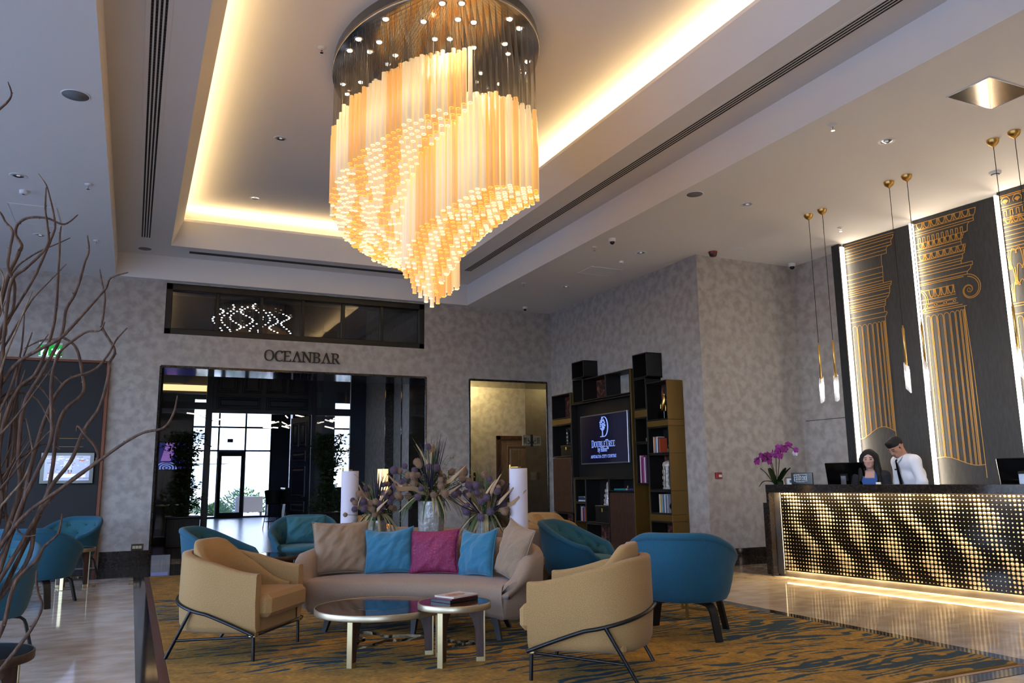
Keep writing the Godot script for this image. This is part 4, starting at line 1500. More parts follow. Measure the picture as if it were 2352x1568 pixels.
func build_shelves():
	var bk: Material = M.shelf_black
	var gp: Material = M.gold_paint
	var cp: Material = M.copper_print
	# left column, its origin at z -13.51
	var a := shelf_thing("shelf_unit", "left shelf column with a gilt band and a dark wooden door", "shelf unit", -13.51)
	open_box(a, 0, 0.72, 2.34, 2.80, bk, cp)
	part(a, "gilt_band", box(Vector3(0, 2.24, 0), Vector3(0.72, 2.335, 0.296), 0.003), gp)
	open_box(a, 0, 0.72, 1.64, 2.235, bk, bk)
	part(a, "body", box(Vector3(0, 0.64, 0), Vector3(0.72, 1.635, 0.27), 0.003), bk)
	part(a, "door", box(Vector3(0.01, 0.65, 0.272), Vector3(0.71, 1.625, 0.296), 0.003), M.walnut)
	open_box(a, 0, 0.72, 0.19, 0.635, bk, cp)
	part(a, "plinth", box(Vector3(0.02, 0, 0), Vector3(0.70, 0.19, 0.26), 0.003), gp)
	part(a, "gilt_side", box(Vector3(0.722, 2.34, 0.0), Vector3(0.73, 2.80, 0.296), 0.001), gp)
	# centre: top row, television bay, lower boxes, wooden door
	var b := shelf_thing("shelf_unit", "wide middle shelf unit around the big screen", "shelf unit", -12.77)
	open_box(b, 0.08, 0.44, 2.58, 3.01, bk, null)
	open_box(b, 0.44, 1.21, 2.59, 2.985, bk, cp)
	open_box(b, 1.21, 1.95, 2.59, 2.985, bk, null)
	part(b, "screen_bay", box(Vector3(0.0, 1.255, 0), Vector3(1.96, 2.57, 0.16), 0.003), bk)
	var fr := S()
	bx(fr, Vector3(0, 2.555, 0.16), Vector3(1.96, 2.575, 0.296), 0.002)
	bx(fr, Vector3(0, 1.25, 0.16), Vector3(1.96, 1.27, 0.296), 0.002)
	bx(fr, Vector3(0, 1.27, 0.16), Vector3(0.018, 2.555, 0.296), 0.002)
	bx(fr, Vector3(1.942, 1.27, 0.16), Vector3(1.96, 2.555, 0.296), 0.002)
	part(b, "bay_frame", fr, bk)
	part(b, "gilt_side", box(Vector3(1.962, 0.02, 0), Vector3(1.975, 2.985, 0.296), 0.002), gp)
	part(b, "gilt_side", box(Vector3(0.0, 0.02, 0), Vector3(0.012, 1.25, 0.27), 0.002), gp)
	open_box(b, 0.08, 0.45, 0.83, 1.245, bk, bk)
	open_box(b, 0.08, 0.45, 0.495, 0.825, bk, bk)
	open_box(b, 0.45, 1.21, 0.50, 1.245, bk, null)
	part(b, "half_back", box(Vector3(0.46, 0.52, 0), Vector3(0.88, 1.23, 0.012)), bk)
	open_box(b, 1.22, 1.955, 1.03, 1.245, bk, null)
	part(b, "half_back", box(Vector3(1.23, 1.04, 0), Vector3(1.62, 1.23, 0.012)), bk)
	part(b, "body", box(Vector3(1.22, 0.08, 0), Vector3(1.955, 1.02, 0.27), 0.003), bk)
	part(b, "door", box(Vector3(1.23, 0.09, 0.272), Vector3(1.945, 1.01, 0.296), 0.003), M.walnut)
	open_box(b, 0.45, 1.21, 0.05, 0.49, bk, cp)
	part(b, "plinth", box(Vector3(0.08, 0, 0), Vector3(0.45, 0.49, 0.02), 0.003), gp)
	part(b, "plinth", box(Vector3(0.45, 0, 0), Vector3(1.955, 0.08, 0.25), 0.003), gp)
	# two loose cubes on top
	var c1 := shelf_thing("cube_shelf", "black cube shelf on top at the left", "shelf", -12.705, "")
	open_box(c1, 0, 0.425, 3.022, 3.328, bk, bk)
	var c2 := shelf_thing("cube_shelf", "taller black cube shelf on top at the right", "shelf", -10.725, "")
	open_box(c2, 0, 0.39, 2.795, 3.183, bk, bk)
	# narrow column between screen and tower
	var d := shelf_thing("shelf_unit", "narrow shelf column between the big screen and the gilt tower", "shelf unit", -10.77)
	open_box(d, 0.05, 0.385, 2.30, 2.79, bk, bk)
	part(d, "gilt_band", box(Vector3(0.05, 2.18, 0), Vector3(0.385, 2.295, 0.296), 0.003), gp)
	open_box(d, 0.05, 0.385, 1.785, 2.175, bk, bk)
	open_box(d, 0.05, 0.385, 1.15, 1.78, bk, bk)
	part(d, "gilt_panel", box(Vector3(0.02, 0, 0), Vector3(0.385, 1.145, 0.06), 0.003), gp)
	# gilt tower
	var e := shelf_thing("shelf_unit", "gilt sided shelf tower at the right end", "shelf unit", -10.38)
	open_box(e, 0, 0.54, 2.105, 2.695, bk, cp)
	part(e, "gilt_band", box(Vector3(0, 2.01, 0), Vector3(0.54, 2.10, 0.296), 0.003), gp)
	open_box(e, 0, 0.54, 1.60, 2.005, bk, null)
	part(e, "half_back", box(Vector3(0.01, 1.61, 0), Vector3(0.36, 1.99, 0.012)), bk)
	open_box(e, 0, 0.54, 1.055, 1.595, bk, cp)
	open_box(e, 0, 0.54, 0.71, 1.05, bk, null)
	part(e, "half_back", box(Vector3(0.01, 0.72, 0), Vector3(0.38, 1.04, 0.012)), bk)
	part(e, "gilt_band", box(Vector3(0, 0.61, 0), Vector3(0.54, 0.705, 0.296), 0.003), gp)
	open_box(e, 0, 0.54, 0.10, 0.605, bk, cp)
	part(e, "plinth", box(Vector3(0.01, 0, 0), Vector3(0.53, 0.10, 0.27), 0.003), gp)
	for y in [[0.0, 0.605], [0.609, 0.705], [0.709, 1.05], [1.054, 1.6], [1.604, 2.005], [2.009, 2.1], [2.104, 2.695]]:
		part(e, "gilt_side", box(Vector3(0.541, y[0], 0), Vector3(0.549, y[1], 0.297), 0.001), gp)
	# the big screen
	var tv := thing("television", "large wall television with a pale blue tree emblem on navy", "television", Vector3(7.29, 1.915, -11.81), -PI / 2)
	part(tv, "casing", box(Vector3(-0.765, -0.425, 0), Vector3(0.765, 0.425, 0.05), 0.006), M.tv_bezel)
	var im := Image.create(160, 90, false, Image.FORMAT_RGB8)
	for y in 90:
		for x in 160:
			var f := 0.75 + 0.5 * float(x) / 160.0
			im.set_pixel(x, y, Color(0.028 * f, 0.034 * f, 0.12 * f))
	screen_face(tv, im, Vector2(1.49, 0.81), 0.0515, 1.0)
	var wmat := glow("screen_letters", Color(0.55, 0.66, 0.98), 0.85, Color(0.3, 0.36, 0.6))
	for row in [[[["D", 0.125], ["OUBLE", 0.098], ["T", 0.125], ["REE", 0.098]], -0.085, 0.76], [[["by Hilton™", 0.075]], -0.185, 0.36], [[["ANTALYA CITY CENTRE", 0.05]], -0.30, 0.83]]:
		var meshes := []
		var total := 0.0
		for s in row[0]:
			var tm := words(s[0], s[1], 0.002)
			meshes.append(tm)
			total += tm.get_aabb().size.x + 0.006
		var fx: float = row[2] / total
		var x := -total * 0.5
		for i in meshes.size():
			var wd: float = meshes[i].get_aabb().size.x
			part(tv, "lettering", meshes[i], wmat, Transform3D(Basis.from_scale(Vector3(fx, 1, 1)), Vector3((x + wd * 0.5) * fx, row[1] + (row[0][i][1] - row[0][0][1]) * 0.37, 0.0535)))
			x += wd + 0.006
	# emblem: a tree over a large D
	var em := S()
	var dd := PackedVector2Array()
	for j in 25:
		var an := PI / 2 - PI * j / 24.0
		dd.append(Vector2(0.055 + 0.115 * cos(an), 0.175 + 0.165 * sin(an)))
	for j in 24:
		var q0 := dd[j]
		var q1 := dd[j + 1]
		ribbon(em, PackedVector2Array([q0, q1]), 0.008 + 0.024 * sin(PI * (j + 0.5) / 24.0), 0.001)
	ribbon(em, PackedVector2Array([Vector2(-0.02, 0.34), Vector2(0.06, 0.34)]), 0.01, 0.001)
	ribbon(em, PackedVector2Array([Vector2(-0.075, 0.008), Vector2(0.06, 0.008)]), 0.012, 0.001)
	for w in [[-0.018, -0.024], [0.0, 0.0], [0.018, 0.022]]:
		ribbon(em, PackedVector2Array([Vector2(w[0], 0.01), Vector2(w[1] * 0.4, 0.10), Vector2(w[1] * 3.0, 0.16)]), 0.010, 0.001)
	var r := RandomNumberGenerator.new()
	r.seed = 12
	for k in 190:
		var y := r.randf()
		var hw := 0.085 * sin(PI * clampf(y * 0.86 + 0.14, 0, 1)) + 0.01
		var x := r.randf_range(-1, 1) * hw
		var s := r.randf_range(0.006, 0.012)
		var p := Vector2(x, 0.12 + 0.215 * y)
		face(em, [Vector3(p.x - s, p.y, 0.001), Vector3(p.x, p.y - s * 0.8, 0.001), Vector3(p.x + s, p.y, 0.001), Vector3(p.x, p.y + s, 0.001)], Vector3.BACK)
	part(tv, "emblem", em, wmat, Transform3D(Basis(), Vector3(-0.005, 0.025, 0.0535)))
	build_shelf_things()

func book(z: float, y: float, th: float, h: float, d: float, c: Color, label: String, group: String, lean := 0.0):
	var t := shelf_thing("book", label, "book", z, group)
	var m := mt("cover_%s" % c.to_html(false), c, 0.55)
	var xf := Transform3D(Basis(Vector3.BACK, lean), Vector3(0, y, 0.13))
	var g := S()
	bx(g, Vector3(0, 0, 0), Vector3(0.003, h, d), 0.0, xf)
	bx(g, Vector3(th - 0.003, 0, 0), Vector3(th, h, d), 0.0, xf)
	bx(g, Vector3(0, 0, d - 0.004), Vector3(th, h, d), 0.001, xf)
	part(t, "cover", g, m)
	part(t, "pages", bx(S(), Vector3(0.003, 0.004, 0.004), Vector3(th - 0.003, h - 0.004, d - 0.004), 0.0, xf), M.book_pages)

func flat_book(z: float, y: float, w: float, th: float, c: Color, label: String, group: String):
	var t := shelf_thing("book", label, "book", z, group)
	var m := mt("cover_%s" % c.to_html(false), c, 0.55)
	var g := S()
	bx(g, Vector3(0, y, 0.08), Vector3(w, y + 0.003, 0.26))
	bx(g, Vector3(0, y + th - 0.003, 0.08), Vector3(w, y + th, 0.26))
	bx(g, Vector3(0, y, 0.256), Vector3(w, y + th, 0.26))
	part(t, "cover", g, m)
	part(t, "pages", box(Vector3(0.003, y + 0.003, 0.084), Vector3(w - 0.003, y + th - 0.003, 0.256)), M.book_pages)

func build_shelf_things():
	# tower, second box: row of books and an ornament
	var cs := [[Color(0.75, 0.72, 0.66), "cream"], [Color(0.85, 0.45, 0.15), "orange"], [Color(0.35, 0.55, 0.75), "sky blue"], [Color(0.9, 0.88, 0.84), "white"], [Color(0.2, 0.22, 0.3), "navy"], [Color(0.72, 0.3, 0.18), "rust"]]
	var z := -10.29
	for k in 6:
		book(z, 1.62, 0.027, 0.24 - 0.012 * (k % 3), 0.13, cs[k][0], "%s book standing in the second box of the gilt tower" % cs[k][1], "books in the second box of the gilt tower")
		z += 0.030
	ornament(Vector3(7.28, 1.62, -9.97), 0.20, "small gilt bird ornament beside the books in the tower", 1)
	ornament(Vector3(7.26, 2.125, -10.05), 0.40, "gilt rearing figure on a black base in the top box of the tower", 0)
	# tower, third box: pale carved lantern
	lantern(Vector3(7.28, 1.075, -10.0), 0.115, 0.43, "pale carved cylindrical lantern in the gilt tower", M.vase_glaze)
	z = -10.2
	var c3 := [[Color(0.80, 0.78, 0.70), "ivory"], [Color(0.75, 0.62, 0.28), "mustard"], [Color(0.55, 0.6, 0.62), "grey"], [Color(0.25, 0.42, 0.5), "petrol blue"], [Color(0.8, 0.8, 0.82), "pale grey"], [Color(0.35, 0.37, 0.42), "slate"], [Color(0.62, 0.64, 0.68), "silver"]]
	for k in 7:
		book(z, 0.73, 0.030, 0.27 - 0.01 * (k % 2), 0.13, c3[k][0], "%s book standing in the fourth box of the gilt tower" % c3[k][1], "books in the fourth box of the gilt tower")
		z += 0.033
	ornament(Vector3(7.24, 0.728, -9.90), 0.17, "dark globe ornament with a white foot beside the lower books", 2)
	# narrow column
	ornament(Vector3(7.27, 1.805, -10.5), 0.20, "small gilt figure on a block in the narrow shelf column", 1)
	z = -10.67
	var c4 := [[Color(0.80, 0.66, 0.70), "pale pink"], [Color(0.45, 0.16, 0.36), "plum"], [Color(0.62, 0.24, 0.50), "magenta"], [Color(0.78, 0.76, 0.76), "off-white"], [Color(0.3, 0.18, 0.3), "aubergine"]]
	for k in 5:
		book(z, 1.17, 0.034, 0.42 - 0.03 * (k % 2), 0.13, c4[k][0], "tall %s book in the narrow shelf column" % c4[k][1], "tall books in the narrow shelf column")
		z += 0.038
	# left column: lantern and dark box
	lantern(Vector3(7.28, 1.86, -12.96), 0.10, 0.34, "smoky glass lantern on the dark box in the left shelf column", M.smoked_glass)
	var bxk := shelf_thing("keepsake_box", "black keepsake box under the smoky lantern", "box", -13.25)
	part(bxk, "body", box(Vector3(0, 1.66, 0.06), Vector3(0.42, 1.80, 0.26), 0.006), M.black_wood)
	part(bxk, "lid", box(Vector3(-0.005, 1.80, 0.055), Vector3(0.425, 1.855, 0.265), 0.008), M.black_wood)
	part(bxk, "clasp", box(Vector3(0.19, 1.77, 0.262), Vector3(0.22, 1.82, 0.272), 0.003), M.brass)
	# middle unit
	var c5 := [[Color(0.75, 0.76, 0.78), "light grey"], [Color(0.15, 0.2, 0.35), "navy blue"], [Color(0.3, 0.42, 0.4), "grey green"]]
	for k in 3:
		flat_book(-12.64, 0.85 + 0.031 * k, 0.24 - 0.02 * k, 0.029, c5[k][0], "%s book lying %s in the left pile of the middle unit" % [c5[k][1], ["lowest", "second", "topmost"][k]], "pile of flat books")
	ornament(Vector3(7.3, 0.945, -12.45), 0.05, "tiny gilt ornament lying beside the pile of books", 1)
	z = -12.58
	var c6 := [[Color(0.25, 0.27, 0.35), "dark blue"], [Color(0.82, 0.8, 0.8), "white"], [Color(0.55, 0.12, 0.12), "dark red"], [Color(0.2, 0.3, 0.5), "blue"], [Color(0.75, 0.3, 0.12), "orange red"], [Color(0.7, 0.62, 0.3), "olive yellow"]]
	for k in 6:
		book(z, 0.515, 0.032, 0.26 - 0.015 * (k % 3), 0.13, c6[k][0], "%s book standing low in the middle unit" % c6[k][1], "books low in the middle unit")
		z += 0.036
	lantern(Vector3(7.28, 0.80, -11.71), 0.11, 0.40, "tall tapering pale carved lantern in the middle unit", M.vase_glaze, 0.55)
	var b2 := shelf_thing("keepsake_box", "black keepsake box with a brass clasp under the pale lantern", "box", -12.05)
	part(b2, "body", box(Vector3(0, 0.52, 0.06), Vector3(0.46, 0.72, 0.27), 0.006), M.black_wood)
	part(b2, "lid", box(Vector3(-0.005, 0.72, 0.055), Vector3(0.465, 0.795, 0.275), 0.008), M.black_wood)
	part(b2, "clasp", box(Vector3(0.21, 0.69, 0.272), Vector3(0.24, 0.75, 0.283), 0.003), M.brass)
	flat_book(-11.45, 1.05, 0.34, 0.03, Color(0.10, 0.50, 0.52), "turquoise book lying flat under the screen", "")
	flat_book(-11.05, 1.05, 0.24, 0.035, Color(0.12, 0.16, 0.42), "blue book lying flat under the screen, at the right", "")
	ornament(Vector3(7.25, 1.05, -11.12), 0.085, "tiny brass ornament between the flat books", 1)

func lantern(at: Vector3, r: float, h: float, label: String, m: Material, taper := 1.0):
	var t := thing("lantern", label, "lantern", at)
	part(t, "base", lathe(S(), [Vector2(0, 0), Vector2(r, 0), Vector2(r * 1.04, 0.01), Vector2(r, 0.03), Vector2(0, 0.03)], 20), m)
	var g := S()
	for k in 12:
		var a := TAU * k / 12
		var xf := Transform3D(Basis(Vector3.UP, a), Vector3.ZERO)
		var q := [Vector3(-r * 0.2, 0.03, r * 0.96), Vector3(r * 0.2, 0.03, r * 0.96), Vector3(r * 0.2 * taper, h * 0.8, r * 0.96 * taper), Vector3(-r * 0.2 * taper, h * 0.8, r * 0.96 * taper)]
		face(g, q, Vector3.BACK, xf)
		for y in [0.15, 0.35, 0.55]:
			bc(g, Vector3(0, h * y + 0.02, r * lerpf(0.97, 0.97 * taper, y)), Vector3(r * 0.3, h * 0.12, 0.012), 0.004, xf)
	part(t, "body", g, m)
	part(t, "cap", lathe(S(), [Vector2(r * 0.98 * taper, h * 0.78), Vector2(r * 1.02 * taper, h * 0.82), Vector2(r * 0.9 * taper, h * 0.92), Vector2(r * 0.5 * taper, h * 0.98), Vector2(0, h)], 20), m)

func ornament(at: Vector3, h: float, label: String, kind: int):
	var t := thing("ornament", label, "ornament", at)
	if kind == 2:
		part(t, "globe", ell(S(), Vector3(0, h * 0.6, 0), Vector3(h * 0.36, h * 0.36, h * 0.36), 14, 8), M.black_gloss)
		part(t, "foot", lathe(S(), [Vector2(0, 0), Vector2(h * 0.2, 0), Vector2(h * 0.14, h * 0.1), Vector2(h * 0.05, h * 0.3), Vector2(0, h * 0.3)], 12), M.paper_white)
		return
	var bh := h * 0.28
	part(t, "base", box(Vector3(-h * 0.16, 0, -h * 0.2), Vector3(h * 0.16, bh, h * 0.2), 0.004), M.black_gloss if kind == 0 else M.champagne)
	var g := S()
	tube(g, curve([Vector3(0, bh, -h * 0.10), Vector3(0, bh + h * 0.18, -h * 0.05), Vector3(0, bh + h * 0.34, h * 0.02), Vector3(0, bh + h * 0.52, h * 0.06), Vector3(0, bh + h * 0.62, h * 0.0)], 5), PackedFloat32Array(range(21).map(func(i): return h * (0.03 + 0.075 * sin(PI * pow(i / 20.0, 0.7))))), 9)
	ell(g, Vector3(0, bh + h * 0.63, h * 0.03), Vector3(h * 0.055, h * 0.05, h * 0.09), 10, 6)
	tube(g, curve([Vector3(0, bh + h * 0.45, h * 0.05), Vector3(0, bh + h * 0.42, h * 0.18), Vector3(0, bh + h * 0.30, h * 0.20)], 5), h * 0.022, 6)
	tube(g, curve([Vector3(0, bh + h * 0.22, -h * 0.05), Vector3(0, bh + h * 0.20, h * 0.1), Vector3(0, bh, h * 0.08)], 5), h * 0.028, 6)
	tube(g, curve([Vector3(0, bh + h * 0.2, -h * 0.08), Vector3(0, bh + h * 0.3, -h * 0.2), Vector3(0, bh + h * 0.12, -h * 0.22)], 5), h * 0.02, 6)
	part(t, "figure", g, M.brass)

# -------------------------------------------------------------------- seating
# every piece faces +z in its own frame

func sweep_rows(st: SurfaceTool, rows: Array, closed := false, flip := false, group := 1):
	# rows: arrays of points; joins neighbouring rows
	st.set_smooth_group(group)
	for i in rows.size() - 1:
		var p: Array = rows[i]
		var q: Array = rows[i + 1]
		var n := p.size()
		for j in (n if closed else n - 1):
			var k := (j + 1) % n
			if flip:
				tri(st, p[j], q[k], q[j])
				tri(st, p[j], p[k], q[k])
			else:
				tri(st, p[j], q[j], q[k])
				tri(st, p[j], q[k], p[k])
	st.set_smooth_group(-1)

func strap(st: SurfaceTool, path: Array, w: float, th: float, xf: Transform3D, taper := 1.0):
	# flat bent bar: path of (out, up) in the xy plane of xf, width along z
	var rows := []
	var n := path.size()
	for i in n:
		var t: Vector2 = (path[mini(i + 1, n - 1)] - path[maxi(i - 1, 0)]).normalized()
		var nn := Vector2(-t.y, t.x) * th * 0.5
		var ww := w * 0.5 * lerpf(1.0, taper, float(i) / (n - 1))
		var c: Vector2 = path[i]
		rows.append([xf * Vector3(c.x + nn.x, c.y + nn.y, -ww), xf * Vector3(c.x + nn.x, c.y + nn.y, ww), xf * Vector3(c.x - nn.x, c.y - nn.y, ww), xf * Vector3(c.x - nn.x, c.y - nn.y, -ww)])
	for i in n - 1:
		for j in 4:
			var k := (j + 1) % 4
			var mid: Vector3 = (rows[i][0] + rows[i][2]) * 0.5
			face(st, [rows[i][j], rows[i + 1][j], rows[i + 1][k], rows[i][k]], (rows[i][j] + rows[i][k]) * 0.5 - mid)
	face(st, rows[0], rows[0][0] - rows[1][0])
	face(st, rows[n - 1], rows[n - 1][0] - rows[n - 2][0])

# tub armchair with a buttoned inside
func tub_chair(label: String, outer: Material, inner: Material) -> Node3D:
	var t := thing("tub_armchair", label, "armchair", Vector3.ZERO, 0.0, "buttoned teal tub armchairs")
	var pm := 2.42
	var rim := func(a: float) -> float:
		var k := absf(a) / pm
		return 0.80 - 0.235 * smoothstep(0.18, 0.95, k) - 0.10 * smoothstep(0.86, 1.0, k)
	var at := func(a: float, rho: float, y: float) -> Vector3:
		return Vector3(sin(a) * rho, y, -cos(a) * rho * 0.97)
	# outside with the rolled rim
	var rows := []
	var n := 48
	for i in n + 1:
		var a := lerpf(-pm, pm, float(i) / n)
		var h: float = rim.call(a)
		var e := 1.0 - 0.5 * smoothstep(0.92, 1.0, absf(a) / pm)
		var r := []
		for q in [[0.335, 0.285], [0.36, 0.33], [0.385, 0.42], [0.405, lerpf(0.42, h, 0.5)], [0.422, h - 0.055], [0.424, h - 0.046]]:
			r.append(at.call(a, q[0], q[1]))
		rows.append(r)
	var g := S()
	sweep_rows(g, rows)
	part(t, "shell", g, outer)
	rows = []
	for i in n + 1:
		var a := lerpf(-pm, pm, float(i) / n)
		var h: float = rim.call(a)
		var r := []
		for q in [[0.423, h - 0.046], [0.434, h - 0.036], [0.437, h - 0.018], [0.43, h + 0.002], [0.41, h + 0.012], [0.385, h + 0.008], [0.368, h - 0.012], [0.358, h - 0.04]]:
			r.append(at.call(a, q[0], q[1]))
		rows.append(r)
	g = S()
	sweep_rows(g, rows)
	part(t, "rim", g, outer)
	# buttoned inside
	var btn := []
	for row in 3:
		var m := 7 - (row % 2)
		for j in m:
			var a := lerpf(-1.85, 1.85, (j + 0.5 * (row % 2)) / 6.0)
			var f: float = [0.82, 0.5, 0.16][row]
			btn.append(Vector2(a, f))
	rows = []
	n = 84
	var nv := 20
	for i in n + 1:
		var a := lerpf(-pm, pm, float(i) / n)
		var h: float = rim.call(a)
		var r := []
		for j in nv + 1:
			var v := float(j) / nv
			var y := lerpf(h - 0.04, 0.41, v)
			var rho := 0.358 - 0.03 * sin(v * PI) - 0.01 * v
			for b in btn:
				var da: float = (a - b.x) * 0.36
				var by := lerpf(h - 0.04, 0.41, 1.0 - b.y)
				var dd := da * da + (y - by) * (y - by)
				rho += 0.024 * exp(-dd / 0.0011) + 0.008 * exp(-dd / 0.006)
			r.append(at.call(a, minf(rho, 0.395), y))
		rows.append(r)
	g = S()
	sweep_rows(g, rows)
	part(t, "padded_back", g, inner)
	var bm := mesh_of(ell(S(), Vector3.ZERO, Vector3(0.011, 0.011, 0.007), 8, 5))
	for b in btn:
		var h: float = rim.call(b.x)
		var y := lerpf(h - 0.04, 0.41, 1.0 - b.y)
		part(t, "button", bm, inner, Transform3D(Basis(Vector3.UP, PI - b.x), at.call(b.x, 0.345 , y)))
	# front ends of the arms
	g = S()
	for s in [-1.0, 1.0]:
		var a: float = pm * s
		var h: float = rim.call(a)
		var o := []
		for q in [[0.335, 0.285], [0.36, 0.33], [0.385, 0.42], [0.424, h - 0.046], [0.437, h - 0.018], [0.41, h + 0.012], [0.368, h - 0.012], [0.35, 0.41], [0.30, 0.285]]:
			o.append(at.call(a, q[0], q[1]))
		face(g, o, Vector3(-sin(a) * 0.2, 0, 1))
	part(t, "arm_end", g, outer)
	# base and seat
	part(t, "base", lathe(S(), [Vector2(0, 0.275), Vector2(0.30, 0.275), Vector2(0.332, 0.29), Vector2(0.352, 0.35), Vector2(0.36, 0.40), Vector2(0, 0.40)], 40), outer)
	part(t, "seat", grid(S(), 36, 8, func(u, v):
		var a: float = u * TAU if u < 0.9999 else 0.0
		var k: Vector2 = [Vector2(0.30, 0.385), Vector2(0.345, 0.392), Vector2(0.36, 0.415), Vector2(0.352, 0.438), Vector2(0.325, 0.452), Vector2(0.25, 0.460), Vector2(0.15, 0.464), Vector2(0.06, 0.466), Vector2(0.0, 0.466)][int(round(v * 8))]
		return Vector3(cos(a) * k.x, k.y, sin(a) * k.x * (1.06 if sin(a) > 0 else 0.95))), inner)
	for k in 4:
		var sg := S()
		strap(sg, [Vector2(0.06, 0.266), Vector2(0.27, 0.266), Vector2(0.315, 0.258), Vector2(0.345, 0.235), Vector2(0.36, 0.20), Vector2(0.41, 0.0)], 0.085, 0.02, Transform3D(Basis(Vector3.UP, PI / 4 + k * PI / 2), Vector3.ZERO), 0.72)
		part(t, "leg", sg, M.black_wood)
	return t

# lounge chair with straight arms, a crescent back cushion and a tube frame
func lounge_chair(label: String) -> Node3D:
	var t := thing("lounge_armchair", label, "armchair", Vector3.ZERO, 0.0, "ochre lounge armchairs")
	var fab: Material = M.ochre_wool
	# plan: arm fronts at z 0.33, round back at z -0.40
	var plan := func(s: float) -> Vector2:
		# s in -1..1, 0 in the middle of the back
		var k := absf(s)
		var q: Vector2
		if k < 0.55:
			var a := k / 0.55 * PI / 2
			q = Vector2(0.375 * pow(sin(a), 0.82), -0.04 - 0.36 * pow(cos(a), 0.82))
		else:
			q = Vector2(0.375 - 0.005 * (k - 0.55) / 0.45, lerpf(-0.04, 0.33, (k - 0.55) / 0.45))
		return Vector2(q.x * signf(s), q.y)
	var nrm := func(s: float) -> Vector2:
		var d: Vector2 = plan.call(minf(s + 0.01, 1.0)) - plan.call(maxf(s - 0.01, -1.0))
		return Vector2(d.y, -d.x).normalized()
	var top := func(s: float) -> float:
		return 0.735 - 0.145 * smoothstep(0.15, 1.0, absf(s))
	var rows := []
	var n := 60
	for i in n + 1:
		var s := lerpf(-1, 1, float(i) / n)
		var p: Vector2 = plan.call(s)
		var o: Vector2 = nrm.call(s)
		var h: float = top.call(s)
		var under := 0.17 - 0.0 * absf(s)
		var r := []
		for q in [[-0.16, under], [-0.05, under + 0.004], [-0.018, under + 0.022], [0.0, under + 0.06], [0.012, 0.40], [0.006, h - 0.022], [0.002, h - 0.008], [-0.008, h], [-0.056, h], [-0.066, h - 0.006], [-0.07, h - 0.02], [-0.074, 0.36]]:
			var c: Vector2 = p + o * q[0]
			r.append(Vector3(c.x, q[1], c.y))
		rows.append(r)
	var g := S()
	sweep_rows(g, rows)
	for i in [0, n]:
		var r: Array = rows[i]
		face(g, [r[2], r[3], r[4], r[5], r[7], r[8], r[10], r[11], Vector3(r[11].x, r[2].y, r[11].z)], Vector3.BACK)
	part(t, "shell", g, fab)
	part(t, "base", box(Vector3(-0.32, 0.172, -0.28), Vector3(0.32, 0.30, 0.315), 0.015), fab)
	part(t, "seat_cushion", box(Vector3(-0.308, 0.285, -0.30), Vector3(0.308, 0.445, 0.405), 0.032), fab)
	# crescent back cushion
	rows = []
	n = 40
	for i in n + 1:
		var s := lerpf(-0.93, 0.93, float(i) / n)
		var k := absf(s) / 0.93
		var p: Vector2 = plan.call(s)
		var o: Vector2 = nrm.call(s)
		var h: float = lerpf(0.815, 0.47, smoothstep(0.12, 1.0, k))
		var w: float = lerpf(0.15, 0.03, smoothstep(0.2, 1.0, k))
		var r := []
		for q in [[-0.074, 0.40], [-0.074, h - 0.03], [-0.078, h - 0.008], [-0.092, h], [-0.10 - w * 0.3, h - 0.006], [-0.09 - w * 0.72, lerpf(h, 0.42, 0.3)], [-0.08 - w, lerpf(h, 0.42, 0.7)], [-0.08 - w, 0.40]]:
			var c: Vector2 = p + o * q[0]
			r.append(Vector3(c.x, q[1], c.y))
		rows.append(r)
	g = S()
	sweep_rows(g, rows)
	for i in [0, n]:
		face(g, rows[i], Vector3.BACK)
	part(t, "back_cushion", g, fab)
	# frame
	var rail := PackedVector3Array()
	for i in 41:
		var s := lerpf(-1, 1, i / 40.0)
		var p: Vector2 = plan.call(s) + nrm.call(s) * 0.022
		rail.append(Vector3(p.x, 0.178 + 0.245 * (1.0 - pow(absf(s), 1.35)), p.y))
	part(t, "rail", tube(S(), rail, 0.0125, 8), M.black_metal)
	for s in [-1.0, 1.0]:
		part(t, "front_leg", tube(S(), PackedVector3Array([Vector3(0.352 * s, 0.185, 0.31), Vector3(0.352 * s, 0, 0.315)]), 0.0125, 8), M.black_metal)
		var p: Vector2 = plan.call(0.46 * s) + nrm.call(0.46 * s) * 0.022
		part(t, "rear_leg", tube(S(), PackedVector3Array([Vector3(p.x, 0.345, p.y), Vector3(p.x * 0.93, 0, p.y - 0.20)]), 0.0125, 8), M.black_metal)
		part(t, "corner_clip", box(Vector3(0.352 * s - 0.024, 0.163, 0.285), Vector3(0.352 * s + 0.026, 0.187, 0.338), 0.004), M.pale_brass)
		part(t, "side_bar", tube(S(), PackedVector3Array([Vector3(0.352 * s, 0.165, 0.30), Vector3(p.x * 0.95, 0.125, p.y - 0.125)]), 0.009, 6), M.black_metal)
	part(t, "front_bar", tube(S(), PackedVector3Array([Vector3(-0.352, 0.165, 0.31), Vector3(0.352, 0.165, 0.31)]), 0.009, 6), M.black_metal)
	return t

